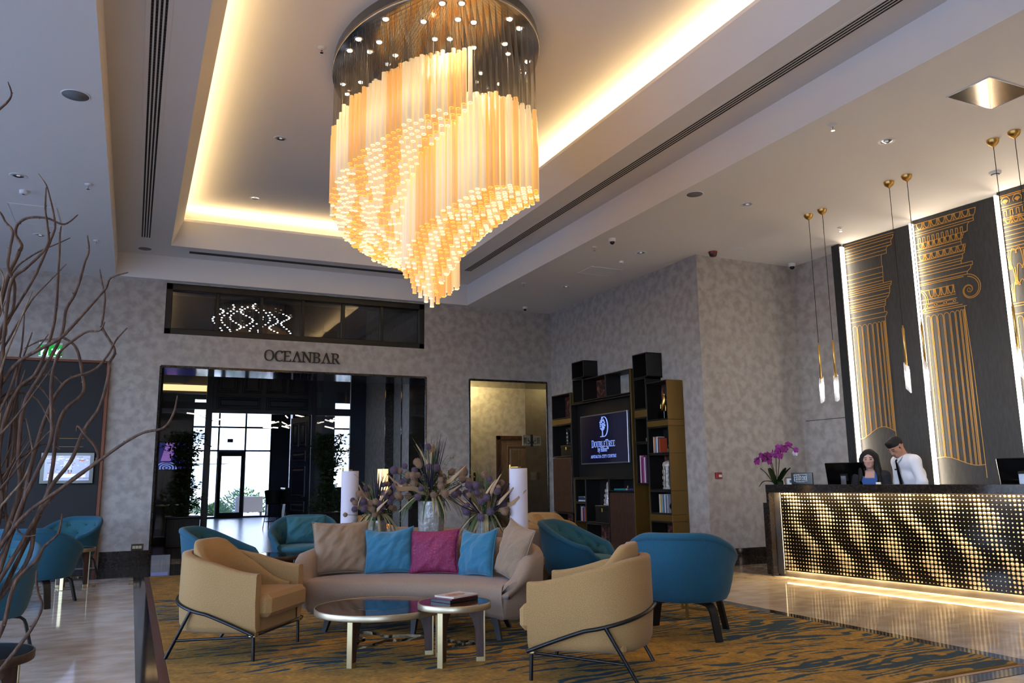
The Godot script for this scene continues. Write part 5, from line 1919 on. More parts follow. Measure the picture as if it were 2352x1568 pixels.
# curved sofa
func sofa(label: String) -> Node3D:
	var t := thing("curved_sofa", label, "sofa")
	var fab: Material = M.sofa_taupe
	var path := curve([Vector3(-0.90, 0, 0.47), Vector3(-1.03, 0, 0.33), Vector3(-1.07, 0, 0.08), Vector3(-0.97, 0, -0.18), Vector3(-0.72, 0, -0.36), Vector3(-0.38, 0, -0.46), Vector3(0, 0, -0.49), Vector3(0.38, 0, -0.46), Vector3(0.72, 0, -0.36), Vector3(0.97, 0, -0.18), Vector3(1.07, 0, 0.08), Vector3(1.03, 0, 0.33), Vector3(0.90, 0, 0.47)], 6)
	var n := path.size() - 1
	var rows := []
	var inner := []
	for i in n + 1:
		var d := (path[mini(i + 1, n)] - path[maxi(i - 1, 0)]).normalized()
		var o := Vector3(d.z, 0, -d.x)
		if o.dot(path[i] - Vector3(0, 0, 0.3)) < 0:
			o = -o
		var k := absf(2.0 * i / n - 1.0)
		var h := 0.735 - 0.10 * smoothstep(0.3, 0.8, k) - 0.20 * smoothstep(0.76, 1.0, k)
		var r := []
		for q in [[-0.20, 0.165], [-0.11, 0.17], [-0.065, 0.20], [-0.02, 0.32], [0.0, 0.46], [0.012, h - 0.10], [0.008, h - 0.045], [-0.012, h - 0.012], [-0.05, h], [-0.10, h - 0.006], [-0.135, h - 0.04], [-0.148, h - 0.10], [-0.16, 0.40], [-0.16, 0.30]]:
			var y: float = q[1]
			r.append(path[i] + o * q[0] + Vector3(0, minf(y, h), 0))
		rows.append(r)
		inner.append(path[i] - o * 0.155)
	var g := S()
	sweep_rows(g, rows)
	for i in [0, n]:
		var r: Array = rows[i]
		var c := Vector3.ZERO
		for q in r:
			c += q / r.size()
		c += (path[0] - path[1]).normalized() * 0.05 * Vector3(1 if i == 0 else -1, 1, 1)
		g.set_smooth_group(1)
		for j in r.size() - 1:
			if i == 0:
				tri(g, c, r[j], r[j + 1])
			else:
				tri(g, c, r[j + 1], r[j])
		g.set_smooth_group(-1)
	part(t, "back", g, fab)
	# seat between the inside of the back and a hollow front edge
	var front := func(x: float) -> float: return 0.30 + 0.17 * pow(absf(x) / 0.9, 2.0)
	g = grid(S(), 40, 14, func(u, v):
		var x: float = lerpf(-0.885, 0.885, u)
		# depth of the inside of the back at this x
		var zb := -0.36 + 0.62 * pow(absf(x) / 0.95, 3.2)
		var zf: float = front.call(x)
		zb = minf(zb, zf - 0.05)
		var ks := [Vector2(0, 0.43), Vector2(0.2, 0.436), Vector2(0.45, 0.44), Vector2(0.65, 0.44), Vector2(0.8, 0.437), Vector2(0.9, 0.43), Vector2(0.96, 0.415), Vector2(0.992, 0.385), Vector2(1.0, 0.35), Vector2(0.99, 0.31), Vector2(0.955, 0.275), Vector2(0.91, 0.25), Vector2(0.88, 0.21), Vector2(0.82, 0.175), Vector2(0.3, 0.165)]
		var q: Vector2 = ks[int(round(v * 14))]
		var edge := 1.0 - 0.04 * pow(absf(u * 2 - 1), 8)
		return Vector3(x * edge, q.y, lerpf(zb, zf, q.x)), true)
	part(t, "seat", g, fab)
	for p in [[-0.72, 0.24, -0.05, 0.03], [0.0, 0.14, 0.0, 0.05], [0.72, 0.24, 0.05, 0.03], [-0.62, -0.22, -0.06, -0.06], [0.0, -0.36, 0.0, -0.07], [0.62, -0.22, 0.06, -0.06]]:
		var sg := S()
		var a := Vector3(p[0], 0.18, p[1])
		var b := Vector3(p[0] + p[2], 0.0, p[1] + p[3])
		grid(sg, 4, 1, func(u, v):
			var s: Array = [[-1, -1], [1, -1], [1, 1], [-1, 1], [-1, -1]][int(round(u * 4))]
			var w: float = lerpf(0.017, 0.029, v)
			return b.lerp(a, v) + Vector3(s[0] * w, 0, s[1] * w), false, -1)
		face(sg, [b + Vector3(-0.017, 0, -0.017), b + Vector3(0.017, 0, -0.017), b + Vector3(0.017, 0, 0.017), b + Vector3(-0.017, 0, 0.017)], Vector3.DOWN)
		part(t, "leg", sg, M.black_wood)
	return t

func cushion(label: String, m: Material, w: float, h: float, th: float, xf: Transform3D, sd: int, slump := 0.0) -> Node3D:
	var t := thing("scatter_cushion", label, "cushion")
	t.transform = xf
	var nz := noise(3.0, 3, FastNoiseLite.TYPE_SIMPLEX_SMOOTH, sd)
	var g := S()
	for s in [-1.0, 1.0]:
		grid(g, 26, 26, func(u, v):
			var U: float = u * 2 - 1
			var V: float = v * 2 - 1
			var x: float = w * 0.5 * U * (1.0 - 0.09 * (1.0 - V * V))
			var y: float = h * 0.5 * V * (1.0 - 0.09 * (1.0 - U * U))
			var b := pow(maxf((1.0 - U * U) * (1.0 - V * V), 0.0), 0.42)
			var wr := nz.get_noise_2d(x * 1.2 + y * 0.9, (y - x) * 2.2) * 0.026 * smoothstep(0.0, 0.35, b)
			y -= slump * (1.0 - U * U) * maxf(V, 0.0)
			return Vector3(x, y + h * 0.5, s * (th * 0.5 * b + wr)), s < 0)
	part(t, "cover", g, m)
	var ed := PackedVector3Array()
	for k in 4:
		for i in 12:
			var q := i / 12.0 * 2.0 - 1.0
			var UV: Vector2 = [Vector2(q, -1), Vector2(1, q), Vector2(-q, 1), Vector2(-1, -q)][k]
			var y := h * 0.5 * UV.y * (1.0 - 0.09 * (1.0 - UV.x * UV.x)) - slump * (1.0 - UV.x * UV.x) * maxf(UV.y, 0.0)
			ed.append(Vector3(w * 0.5 * UV.x * (1.0 - 0.09 * (1.0 - UV.y * UV.y)), y + h * 0.5, 0))
	ed.append(ed[0])
	part(t, "piping", tube(S(), ed, 0.005, 5, false), m)
	return t

# round table with three finned legs and a curved brass stretcher
func round_table(label: String, at: Vector3, turn: float, r: float, h: float, leg_r: float, disc: bool, dark := false) -> Node3D:
	var t := thing("round_table", label, "table", at, turn)
	var rim: Material = M.walnut if dark else M.champagne
	part(t, "rim", lathe(S(), [Vector2(0, h - 0.045), Vector2(r - 0.012, h - 0.045), Vector2(r - 0.002, h - 0.043), Vector2(r, h - 0.038), Vector2(r, h - 0.003), Vector2(r - 0.003, h), Vector2(r - 0.008, h), Vector2(r - 0.009, h - 0.004), Vector2(0, h - 0.004)], 56), rim)
	part(t, "top", lathe(S(), [Vector2(r - 0.009, h - 0.004), Vector2(r - 0.009, h - 0.0015), Vector2(0.0, h - 0.0015)], 48, Transform3D(), -1), M.dark_table_top if dark else M.table_top_wood)
	if disc:
		part(t, "inlay", lathe(S(), [Vector2(r * 0.45, h - 0.0015), Vector2(r * 0.45, h - 0.0008), Vector2(0.0, h - 0.0008)], 40, Transform3D(), -1), M.dark_table_top)
	for k in 3:
		var xf := Transform3D(Basis(Vector3.UP, TAU * k / 3), Vector3.ZERO)
		var q := PackedVector2Array([Vector2(leg_r - 0.055, 0.03), Vector2(leg_r - 0.006, 0.03), Vector2(leg_r - 0.006, h - 0.045), Vector2(leg_r - 0.15, h - 0.045), Vector2(leg_r - 0.115, h - 0.075), Vector2(leg_r - 0.085, h - 0.12), Vector2(leg_r - 0.066, h - 0.19)])
		var g := S()
		prism(g, q, 0.034, xf * Transform3D(Basis(), Vector3(0, 0, -0.017)))
		var lg := part(t, "leg", g, M.walnut)
		part(lg, "brass_edge", bx(S(), Vector3(leg_r - 0.006, 0.0, -0.021), Vector3(leg_r + 0.004, h - 0.045, 0.021), 0.002, xf), M.pale_brass)
		part(lg, "foot_cap", bx(S(), Vector3(leg_r - 0.058, 0.0, -0.019), Vector3(leg_r - 0.006, 0.032, 0.019), 0.002, xf), M.pale_brass)
		# stretcher: an inward curving strip from this leg to the next
		var a0 := TAU * k / 3
		var rows := []
		for i in 17:
			var u := i / 16.0
			var a := -(a0 + TAU / 3 * u)
			var rr := (leg_r - 0.05) * (1.0 - 0.72 * sin(PI * u))
			rr = maxf(rr, 0.03)
			var c := Vector3(cos(a) * rr, 0, sin(a) * rr)
			rows.append([c + Vector3(0, 0.112, 0), c + Vector3(0, 0.132, 0)])
		var sg := S()
		sweep_rows(sg, rows)
		sweep_rows(sg, rows, false, true)
		part(t, "stretcher", sg, M.champagne)
	return t

func build_furniture():
	# ---- middle group
	round_table("large round coffee table with a brass rim and a dark disc in its top", Vector3(1.675, 0.014, -5.869), -PI * 0.75 - 0.02, 0.46, 0.352, 0.385, true)
	round_table("small round coffee table carrying the magazines", Vector3(2.092, 0.014, -5.454), -PI * 0.75 - 0.05, 0.255, 0.402, 0.209, false)
	var mg := [["black covered magazine at the bottom of the pile on the small coffee table", Color(0.05, 0.05, 0.07), 0.27, 0.20, 0.02], ["dark red magazine in the middle of the pile on the small coffee table", Color(0.42, 0.05, 0.10), 0.26, 0.19, 0.008], ["pale magazine with a food photograph on top of the pile on the small coffee table", Color(0.85, 0.80, 0.74), 0.255, 0.185, 0.010]]
	var y := 0.4165
	for k in 3:
		var m: Array = mg[k]
		var t := thing("magazine", m[0], "magazine", Vector3(2.11 + 0.008 * k, y, -5.50), 0.40 + 0.03 * k, "magazines on the small coffee table")
		magazine(t, m[2], m[3], m[4], m[1], k == 2)
		y += m[4] + 0.0008
	# ochre chairs
	var lc := lounge_chair("ochre lounge armchair left of the coffee tables, turned to the right")
	lc.position = Vector3(0.80, 0.014, -6.62)
	lc.rotation.y = atan2(0.81, 0.585)
	dup(lc, Vector3(2.80, 0.014, -4.80), atan2(-0.75, -0.66), "ochre lounge armchair in the right foreground, seen from its side and back")
	dup(lc, Vector3(4.70, 0.014, -8.78), 0.95, "ochre lounge armchair mostly hidden behind the green buttoned armchair")
	dup(lc, Vector3(5.0, 0.014, -9.6), 2.4, "ochre lounge armchair in front of the wooden shelf door, only its top showing")
	dup(lc, Vector3(2.75, 0.014, -9.9), 0.4, "ochre lounge armchair behind the vases, only a sliver showing")
	# sofas back to back with the long table
	var ax := Vector3(0.745, 0, 0.667)
	var fw := Vector3(-0.667, 0, 0.745)
	var yaw := atan2(fw.x, fw.z)
	var so := sofa("curved taupe sofa with five cushions facing the coffee tables")
	so.position = Vector3(2.29, 0.014, -6.72)
	so.rotation.y = yaw
	dup(so, Vector3(3.43, 0.014, -8.54), yaw + PI, "second curved taupe sofa, its back to the vases")
	var cs := [["large taupe cushion at the left end of the sofa", M.cushion_taupe, -0.76, 0.02, 0.50, 0.46, 0.62, 0.0, 0.0], ["pale blue velvet cushion left of the plum one", M.cushion_blue, -0.36, -0.10, 0.44, 0.40, 0.22, 0.06, 0.02], ["plum cushion with a glinting pattern in the middle of the sofa", M.cushion_plum, 0.04, -0.14, 0.46, 0.38, 0.02, 0.05, 0.0], ["pale blue velvet cushion right of the plum one", M.cushion_blue, 0.44, -0.08, 0.40, 0.40, -0.42, 0.05, 0.03], ["taupe cushion at the right end of the sofa, leaning on the arm", M.cushion_taupe, 0.76, 0.06, 0.42, 0.46, -0.72, -0.22, 0.0]]
	for k in cs.size():
		var c: Array = cs[k]
		var b := Basis(Vector3.UP, yaw) * Basis(Vector3.UP, c[6]) * Basis(Vector3.RIGHT, -0.24) * Basis(Vector3.BACK, c[7])
		cushion(c[0], c[1], c[4], c[5], 0.17, Transform3D(b, so.position + ax * c[2] + fw * c[3] + Vector3(0, 0.435, 0)), 3 + k, c[8])
	# teal tub chairs
	var tc := tub_chair("teal tub armchair in the right foreground, seen from behind", M.teal_wool, M.teal_green)
	tc.position = Vector3(4.10, 0.014, -5.52)
	tc.rotation.y = atan2(0.70, -0.71)
	dup(tc, Vector3(4.22, 0.014, -7.42), 0.72, "green teal tub armchair with its buttoned inside showing, between the sofa and the shelves")
	dup(tc, Vector3(0.87, 0.014, -8.62), atan2(0.86, 0.35), "teal tub armchair behind the left ochre chair, seen from outside")
	dup(tc, Vector3(2.02, 0.014, -10.6), -0.25, "teal tub armchair with a teal cushion, behind the dark side table")
	cushion("flat teal cushion standing in the far tub armchair", M.teal_green, 0.50, 0.36, 0.15, Transform3D(Basis(Vector3.UP, -0.1) * Basis(Vector3.RIGHT, -0.25), Vector3(2.06, 0.475, -10.62)), 31)
	dup(tc, Vector3(-0.75, 0.003, -12.7), -0.65, "teal velvet tub armchair below the small wall screen", "")
	dup(tc, Vector3(-0.86, 0.001, -10.15), 2.75, "teal tub armchair in the left group, seen from behind", "")
	dup(tc, Vector3(-1.02, 0.001, -7.35), -0.55, "teal velvet tub armchair at the left edge, behind the bare twigs", "")
	# small tables
	round_table("dark round side table in front of the tub armchair with the cushion", Vector3(1.48, 0.014, -9.75), 0.3, 0.36, 0.42, 0.30, false, true)
	round_table("low dark round table with a pale magazine, half hidden by the left ochre chair", Vector3(1.30, 0.014, -9.15), 0.9, 0.27, 0.33, 0.22, false, true)
	var mm := thing("magazine", "pale magazine on the low dark round table", "magazine", Vector3(1.32, 0.345, -9.12), 0.3)
	magazine(mm, 0.26, 0.20, 0.018, Color(0.82, 0.80, 0.76), false)
	round_table("dark round table in the left foreground, cut by the frame", Vector3(-0.69, 0.001, -4.92), 0.4, 0.30, 0.43, 0.24, false, true)
	round_table("round table with a brass edge beside the left group of armchairs", Vector3(-0.62, 0.002, -11.55), 0.2, 0.27, 0.48, 0.21, false, false)
	# square framed side table behind the right tub chair, with a brown bowl
	var sq := thing("side_table", "small square table with thin gilt legs behind the right tub armchair", "table", Vector3(4.68, 0.014, -6.30), 0.35)
	for x in [-0.27, 0.27]:
		var fr := S()
		for z in [-0.2, 0.2]:
			bc(fr, Vector3(x, 0.2, z), Vector3(0.022, 0.40, 0.022), 0.002)
		bc(fr, Vector3(x, 0.012, 0), Vector3(0.02, 0.02, 0.40), 0.002)
		part(sq, "leg_frame", fr, M.gold_paint)
	part(sq, "top", box(Vector3(-0.30, 0.40, -0.23), Vector3(0.30, 0.44, 0.23), 0.004), M.walnut)
	var bw := thing("bowl", "small brown bowl on the square side table", "bowl", Vector3(4.55, 0.454, -6.42))
	part(bw, "body", lathe(S(), [Vector2(0, 0.0), Vector2(0.05, 0.0), Vector2(0.075, 0.03), Vector2(0.08, 0.07), Vector2(0.072, 0.07), Vector2(0.066, 0.03), Vector2(0, 0.015)], 22), M.walnut)
	# clear stand by the bar opening
	var ac := thing("leaflet_stand", "clear acrylic leaflet stand on the floor by the bar opening", "leaflet stand", Vector3(0.43, 0.003, -12.36))
	part(ac, "stand", box(Vector3(-0.12, 0, -0.02), Vector3(0.12, 0.28, 0.0), 0.003), M.clear_acrylic)
	part(ac, "leaflet", box(Vector3(-0.11, 0.004, -0.03), Vector3(0.10, 0.05, -0.022), 0.002), mt("leaflet_blue", Color(0.45, 0.45, 0.75), 0.6))

func magazine(t: Node3D, w: float, d: float, th: float, c: Color, photo: bool):
	var m := mt("cover_%s" % c.to_html(false), c, 0.3)
	part(t, "pages", box(Vector3(-w / 2 + 0.002, 0.001, -d / 2 + 0.002), Vector3(w / 2 - 0.002, th - 0.001, d / 2 - 0.002)), M.book_pages if c.get_luminance() > 0.2 else m)
	var g := S()
	bx(g, Vector3(-w / 2, 0, -d / 2), Vector3(w / 2, 0.001, d / 2))
	bx(g, Vector3(-w / 2, th - 0.001, -d / 2), Vector3(w / 2, th, d / 2))
	bx(g, Vector3(-w / 2, 0, d / 2 - 0.001), Vector3(w / 2, th, d / 2))
	part(t, "cover", g, m)
	if photo:
		var im := Image.create(96, 64, false, Image.FORMAT_RGB8)
		var nz := noise(0.06, 3, FastNoiseLite.TYPE_SIMPLEX_SMOOTH, 8)
		for y in 64:
			for x in 96:
				var q := Vector2((x - 40) / 34.0, (y - 34) / 18.0).length()
				var c2 := Color(0.88, 0.84, 0.78)
				if q < 1.0:
					c2 = Color(0.86, 0.70, 0.52).lerp(Color(0.55, 0.30, 0.16), clampf(nz.get_noise_2d(x, y) * 1.8 + 0.35, 0, 1))
				im.set_pixel(x, y, c2)
		var pm := mt("magazine_photo", Color.WHITE, 0.3)
		pm.albedo_texture = ImageTexture.create_from_image(im)
		var q := PlaneMesh.new()
		q.size = Vector2(w * 0.97, d * 0.95)
		part(t, "cover_photo", q, pm, Transform3D(Basis(), Vector3(0, th + 0.0004, 0)))

# -------------------------------------------------------------------- long table behind the sofa: lamps, vases, dried flowers
func build_console():
	var ax := Vector3(0.735, 0, 0.678)
	var yaw := atan2(-ax.z, ax.x)
	var c := Vector3(2.73, 0.014, -7.76)
	var t := thing("console_table", "long low brass edged table between the two sofas", "table", c, yaw)
	part(t, "top", box(Vector3(-1.10, 0.43, -0.2), Vector3(1.10, 0.475, 0.2), 0.004), M.walnut)
	var e := S()
	bx(e, Vector3(-1.115, 0.42, 0.2), Vector3(1.115, 0.49, 0.212), 0.002)
	bx(e, Vector3(-1.115, 0.42, -0.212), Vector3(1.115, 0.49, -0.2), 0.002)
	bx(e, Vector3(1.10, 0.42, -0.212), Vector3(1.115, 0.49, 0.212), 0.002)
	bx(e, Vector3(-1.115, 0.42, -0.212), Vector3(-1.10, 0.49, 0.212), 0.002)
	part(t, "edge", e, M.champagne)
	for x in [-1.08, 1.08]:
		for z in [-0.18, 0.18]:
			part(t, "leg", box(Vector3(x - 0.015, 0, z - 0.015), Vector3(x + 0.015, 0.43, z + 0.015), 0.003), M.champagne)
	for s in [[-0.915, 0.0, "left white cylinder lamp on brass posts, behind the sofa"], [0.915, 0.0, "right white cylinder lamp on brass posts, behind the sofa"]]:
		var l := thing("table_lamp", s[2], "lamp", c + ax * s[0] + Vector3(0, 0.475, 0), yaw - 0.25)
		part(l, "base", lathe(S(), [Vector2(0, 0), Vector2(0.10, 0), Vector2(0.10, 0.014), Vector2(0.095, 0.018), Vector2(0, 0.018)], 24), M.brass)
		part(l, "post", cyl(S(), 0.009, 0.015, 0.90, 10, Transform3D(Basis(), Vector3(-0.06, 0, 0.05))), M.brass)
		part(l, "post", cyl(S(), 0.009, 0.015, 0.30, 10, Transform3D(Basis(), Vector3(0.06, 0, 0.0))), M.brass)
		part(l, "top_bar", box(Vector3(-0.06, 0.872, -0.006), Vector3(0.03, 0.88, 0.05), 0.002), M.brass)
		part(l, "shade", lathe(S(), [Vector2(0.086, 0.268), Vector2(0.088, 0.265), Vector2(0.0885, 0.27), Vector2(0.0885, 0.86), Vector2(0.088, 0.865), Vector2(0.086, 0.862), Vector2(0.086, 0.268)], 36), M.lamp_shade)
	var lt := thing("table_lamp", "lit slim lamp glowing behind the left dried flowers", "lamp", Vector3(2.93, 0.47, -10.2))
	part(lt, "shade", lathe(S(), [Vector2(0.066, 0.42), Vector2(0.068, 0.42), Vector2(0.068, 0.93), Vector2(0.066, 0.93), Vector2(0.066, 0.42)], 24), M.lit_shade)
	part(lt, "post", cyl(S(), 0.009, 0.0, 0.94, 8), M.brass)
	part(lt, "base", lathe(S(), [Vector2(0, 0), Vector2(0.09, 0), Vector2(0.09, 0.016), Vector2(0, 0.018)], 20), M.brass)
	var lo := OmniLight3D.new()
	lo.name = "omni_light"
	lo.light_color = Color(1.0, 0.80, 0.52)
	lo.light_energy = 0.5
	lo.omni_range = 6.0
	lo.omni_attenuation = 2.0
	lo.light_size = 0.03
	lo.shadow_enabled = true
	lt.add_child(lo)
	lo.position = Vector3(0.03, 0.62, 0)
	var tb := round_table("round brass rimmed table under the lit slim lamp", Vector3(2.95, 0.014, -10.2), 0.6, 0.24, 0.455, 0.18, false)
	tb.position.x = 2.95
	var vs := [[0.0, 0.125, 0.56, "tall hexagonal pale glazed vase in the middle of the long table"], [-0.60, 0.095, 0.37, "short pale glazed vase left on the long table"], [0.585, 0.095, 0.37, "short pale glazed vase right on the long table"]]
	var fl := ["large dried flower arrangement of thistles in the tall middle vase", "dried flower arrangement of thistles in the left short vase", "dried flower arrangement of thistles in the right short vase"]
	for k in 3:
		var v: Array = vs[k]
		var at: Vector3 = c + ax * v[0] + Vector3(0, 0.475, 0)
		var o := thing("vase", v[3], "vase", at, yaw + 0.45)
		var r: float = v[1]
		var h: float = v[2]
		part(o, "body", grid(S(), 48, 10, func(u, w):
			var a: float = u * TAU if u < 0.9999 else 0.0
			var hx: float = cos(PI / 6.0) / cos(fposmod(a, PI / 3.0) - PI / 6.0)
			var sq := pow(hx, 0.8)
			var q: Vector2 = [Vector2(0.0, 0.0), Vector2(0.80, 0.0), Vector2(0.88, 0.012), Vector2(0.92, 0.25), Vector2(0.97, 0.6), Vector2(1.0, 0.9), Vector2(1.02, 0.985), Vector2(1.0, 1.0), Vector2(0.93, 0.995), Vector2(0.88, 0.9), Vector2(0.84, 0.3)][int(round(w * 10))]
			return Vector3(cos(a) * r * q.x * sq * 1.06, q.y * h, sin(a) * r * q.x * sq * 1.06)), M.vase_glaze)
		dried_flowers(fl[k], at + Vector3(0, h, 0), [1.05, 0.82, 0.86][k], 90 + k, k)

func dried_flowers(label: String, at: Vector3, s: float, sd: int, kind: int):
	var r := RandomNumberGenerator.new()
	r.seed = sd
	var t := thing("dried_flowers", label, "dried flowers", at, 0.74, "dried flower arrangements")
	# thistle heads: a ball of fine spikes
	var heads := []
	for k in 2:
		var g := S()
		ell(g, Vector3.ZERO, Vector3(0.78, 0.78, 0.78), 10, 7)
		for i in 150:
			var y := 1.0 - 2.0 * (i + 0.5) / 150.0
			var a := i * 2.39996
			var d := Vector3(cos(a) * sqrt(1 - y * y), y, sin(a) * sqrt(1 - y * y))
			var p := d.cross(Vector3(0.3, 0.8, 0.5)).normalized() * 0.10
			var e := d * r.randf_range(0.95, 1.12)
			tri(g, d * 0.72 + p, e, d * 0.72 - p)
			var p2 := d.cross(p).normalized() * 0.10
			tri(g, d * 0.72 + p2, e, d * 0.72 - p2)
		heads.append(mesh_of(g))
	var stems := S()
	var n: int = [60, 42, 48][kind]
	for k in n:
		var a := r.randf() * TAU
		var el := acos(lerpf(0.05, 1.0, pow(r.randf(), 0.75)))
		var L := s * r.randf_range(0.26, 0.50) * (1.08 - 0.25 * el / 1.5)
		var d := Vector3(sin(el) * cos(a), cos(el), sin(el) * sin(a))
		var e := d * L + Vector3(0, 0.02, 0)
		var rad := r.randf_range(0.026, 0.045) * (1.12 if kind == 0 else 0.95)
		part(t, "thistle_head", heads[k % 2], M.thistle_tan if r.randf() < 0.55 else M.thistle_mauve, Transform3D(Basis(Vector3.UP, r.randf() * 6).scaled(Vector3(rad, rad, rad)), e))
		tube(stems, PackedVector3Array([Vector3(d.x * 0.03, -0.1, d.z * 0.03), d * L * 0.5 + Vector3(0, 0.03, 0), e]), 0.003, 4, false)
	part(t, "stems", stems, M.blade_green)
	# curling dry petals
	for k in [7, 6, 8][kind]:
		var a := r.randf() * TAU
		var el := r.randf_range(0.25, 1.45)
		var d := Vector3(sin(el) * cos(a), cos(el), sin(el) * sin(a))
		var side := d.cross(Vector3.UP).normalized()
		var L := s * r.randf_range(0.34, 0.56)
		var cv := curve([Vector3.ZERO, d * L * 0.4 + Vector3(0, 0.05, 0), d * L * 0.75 + side * 0.05, d * L + Vector3(0, 0.07, 0) - side * 0.04], 5)
		var rows := []
		for i in cv.size():
			var u := float(i) / (cv.size() - 1)
			var w := 0.024 * sin(PI * pow(u, 0.65)) + 0.002
			var up := d.cross(side)
			var q := side.rotated(d, u * 2.6) * w
			rows.append([cv[i] + q, cv[i] + up * 0.01, cv[i] - q])
		var g := S()
		sweep_rows(g, rows)
		part(t, "dry_petal", g, M.dry_petal)
	# long leaf blades, drooping over the rim and standing up
	for k in [64, 60, 64][kind]:
		var a := r.randf() * TAU
		var droop := r.randf() < 0.72
		var L := s * (r.randf_range(0.26, 0.46) if droop else r.randf_range(0.40, 0.62))
		var o := Vector3(cos(a), 0, sin(a))
		var p3: Array
		if droop:
			p3 = [Vector3(o.x * 0.03, 0, o.z * 0.03), o * L * 0.35 + Vector3(0, 0.06, 0), o * L * 0.75 + Vector3(0, -0.02 - 0.05 * r.randf(), 0), o * L * 0.95 + Vector3(0, -0.10 - 0.12 * r.randf(), 0)]
		else:
			var sp := r.randf_range(0.05, 0.5)
			p3 = [Vector3.ZERO, o * L * 0.3 * sp + Vector3(0, L * 0.4, 0), o * L * 0.7 * sp + Vector3(0, L * 0.8, 0), o * L * 1.1 * sp + Vector3(0, L, 0)]
		var cv := curve(p3, 4)
		var rows := []
		var side := o.cross(Vector3.UP).normalized()
		for i in cv.size():
			var u := float(i) / (cv.size() - 1)
			var w := (0.011 if droop else 0.005) * sin(PI * pow(clampf(u * 0.97 + 0.02, 0, 1), 0.6)) + 0.0008
			rows.append([cv[i] + side * w, cv[i] + Vector3(0, 0.003, 0), cv[i] - side * w])
		var g := S()
		sweep_rows(g, rows)
		part(t, "blade", g, M.blade_pale if (droop and r.randf() < 0.55) else M.blade_green)
	# dark spikes and green berries
	for k in 6:
		var a := r.randf() * TAU
		var el := r.randf_range(0.1, 1.0)
		var d := Vector3(sin(el) * cos(a), cos(el), sin(el) * sin(a))
		var g := S()
		for j in 6:
			var dd := (d + Vector3(r.randfn(), r.randfn(), r.randfn()) * 0.08).normalized()
			var L := s * r.randf_range(0.45, 0.66)
			tube(g, PackedVector3Array([d * 0.1, dd * L * 0.6, dd * L]), PackedFloat32Array([0.002, 0.005, 0.001]), 4, false)
		part(t, "plum_spike", g, M.plum_spike)
	var be := S()
	for k in [260, 60, 80][kind]:
		var d := Vector3(r.randfn() * 0.8, absf(r.randfn()) * 0.8, r.randfn() * 0.8) * 0.15 * s + Vector3(0.05, 0.08, 0.06) * s
		ell(be, d, Vector3.ONE * r.randf_range(0.004, 0.008), 5, 4)
	var bo := part(t, "berries", be, M.berry_green)
	bo.set_meta("kind", "stuff")
	if kind == 0:
		part(t, "cane", cyl(S(), 0.014, -0.1, 0.56, 10, Transform3D(Basis(Vector3.BACK, -0.02), Vector3(0.0, 0, 0.0))), M.cane)

# -------------------------------------------------------------------- things on the desk
func on_desk(u: float, y: float, z: float, turn := 0.0) -> Transform3D:
	return desk_xf() * Transform3D(Basis(Vector3.UP, turn), Vector3(u, y, z))

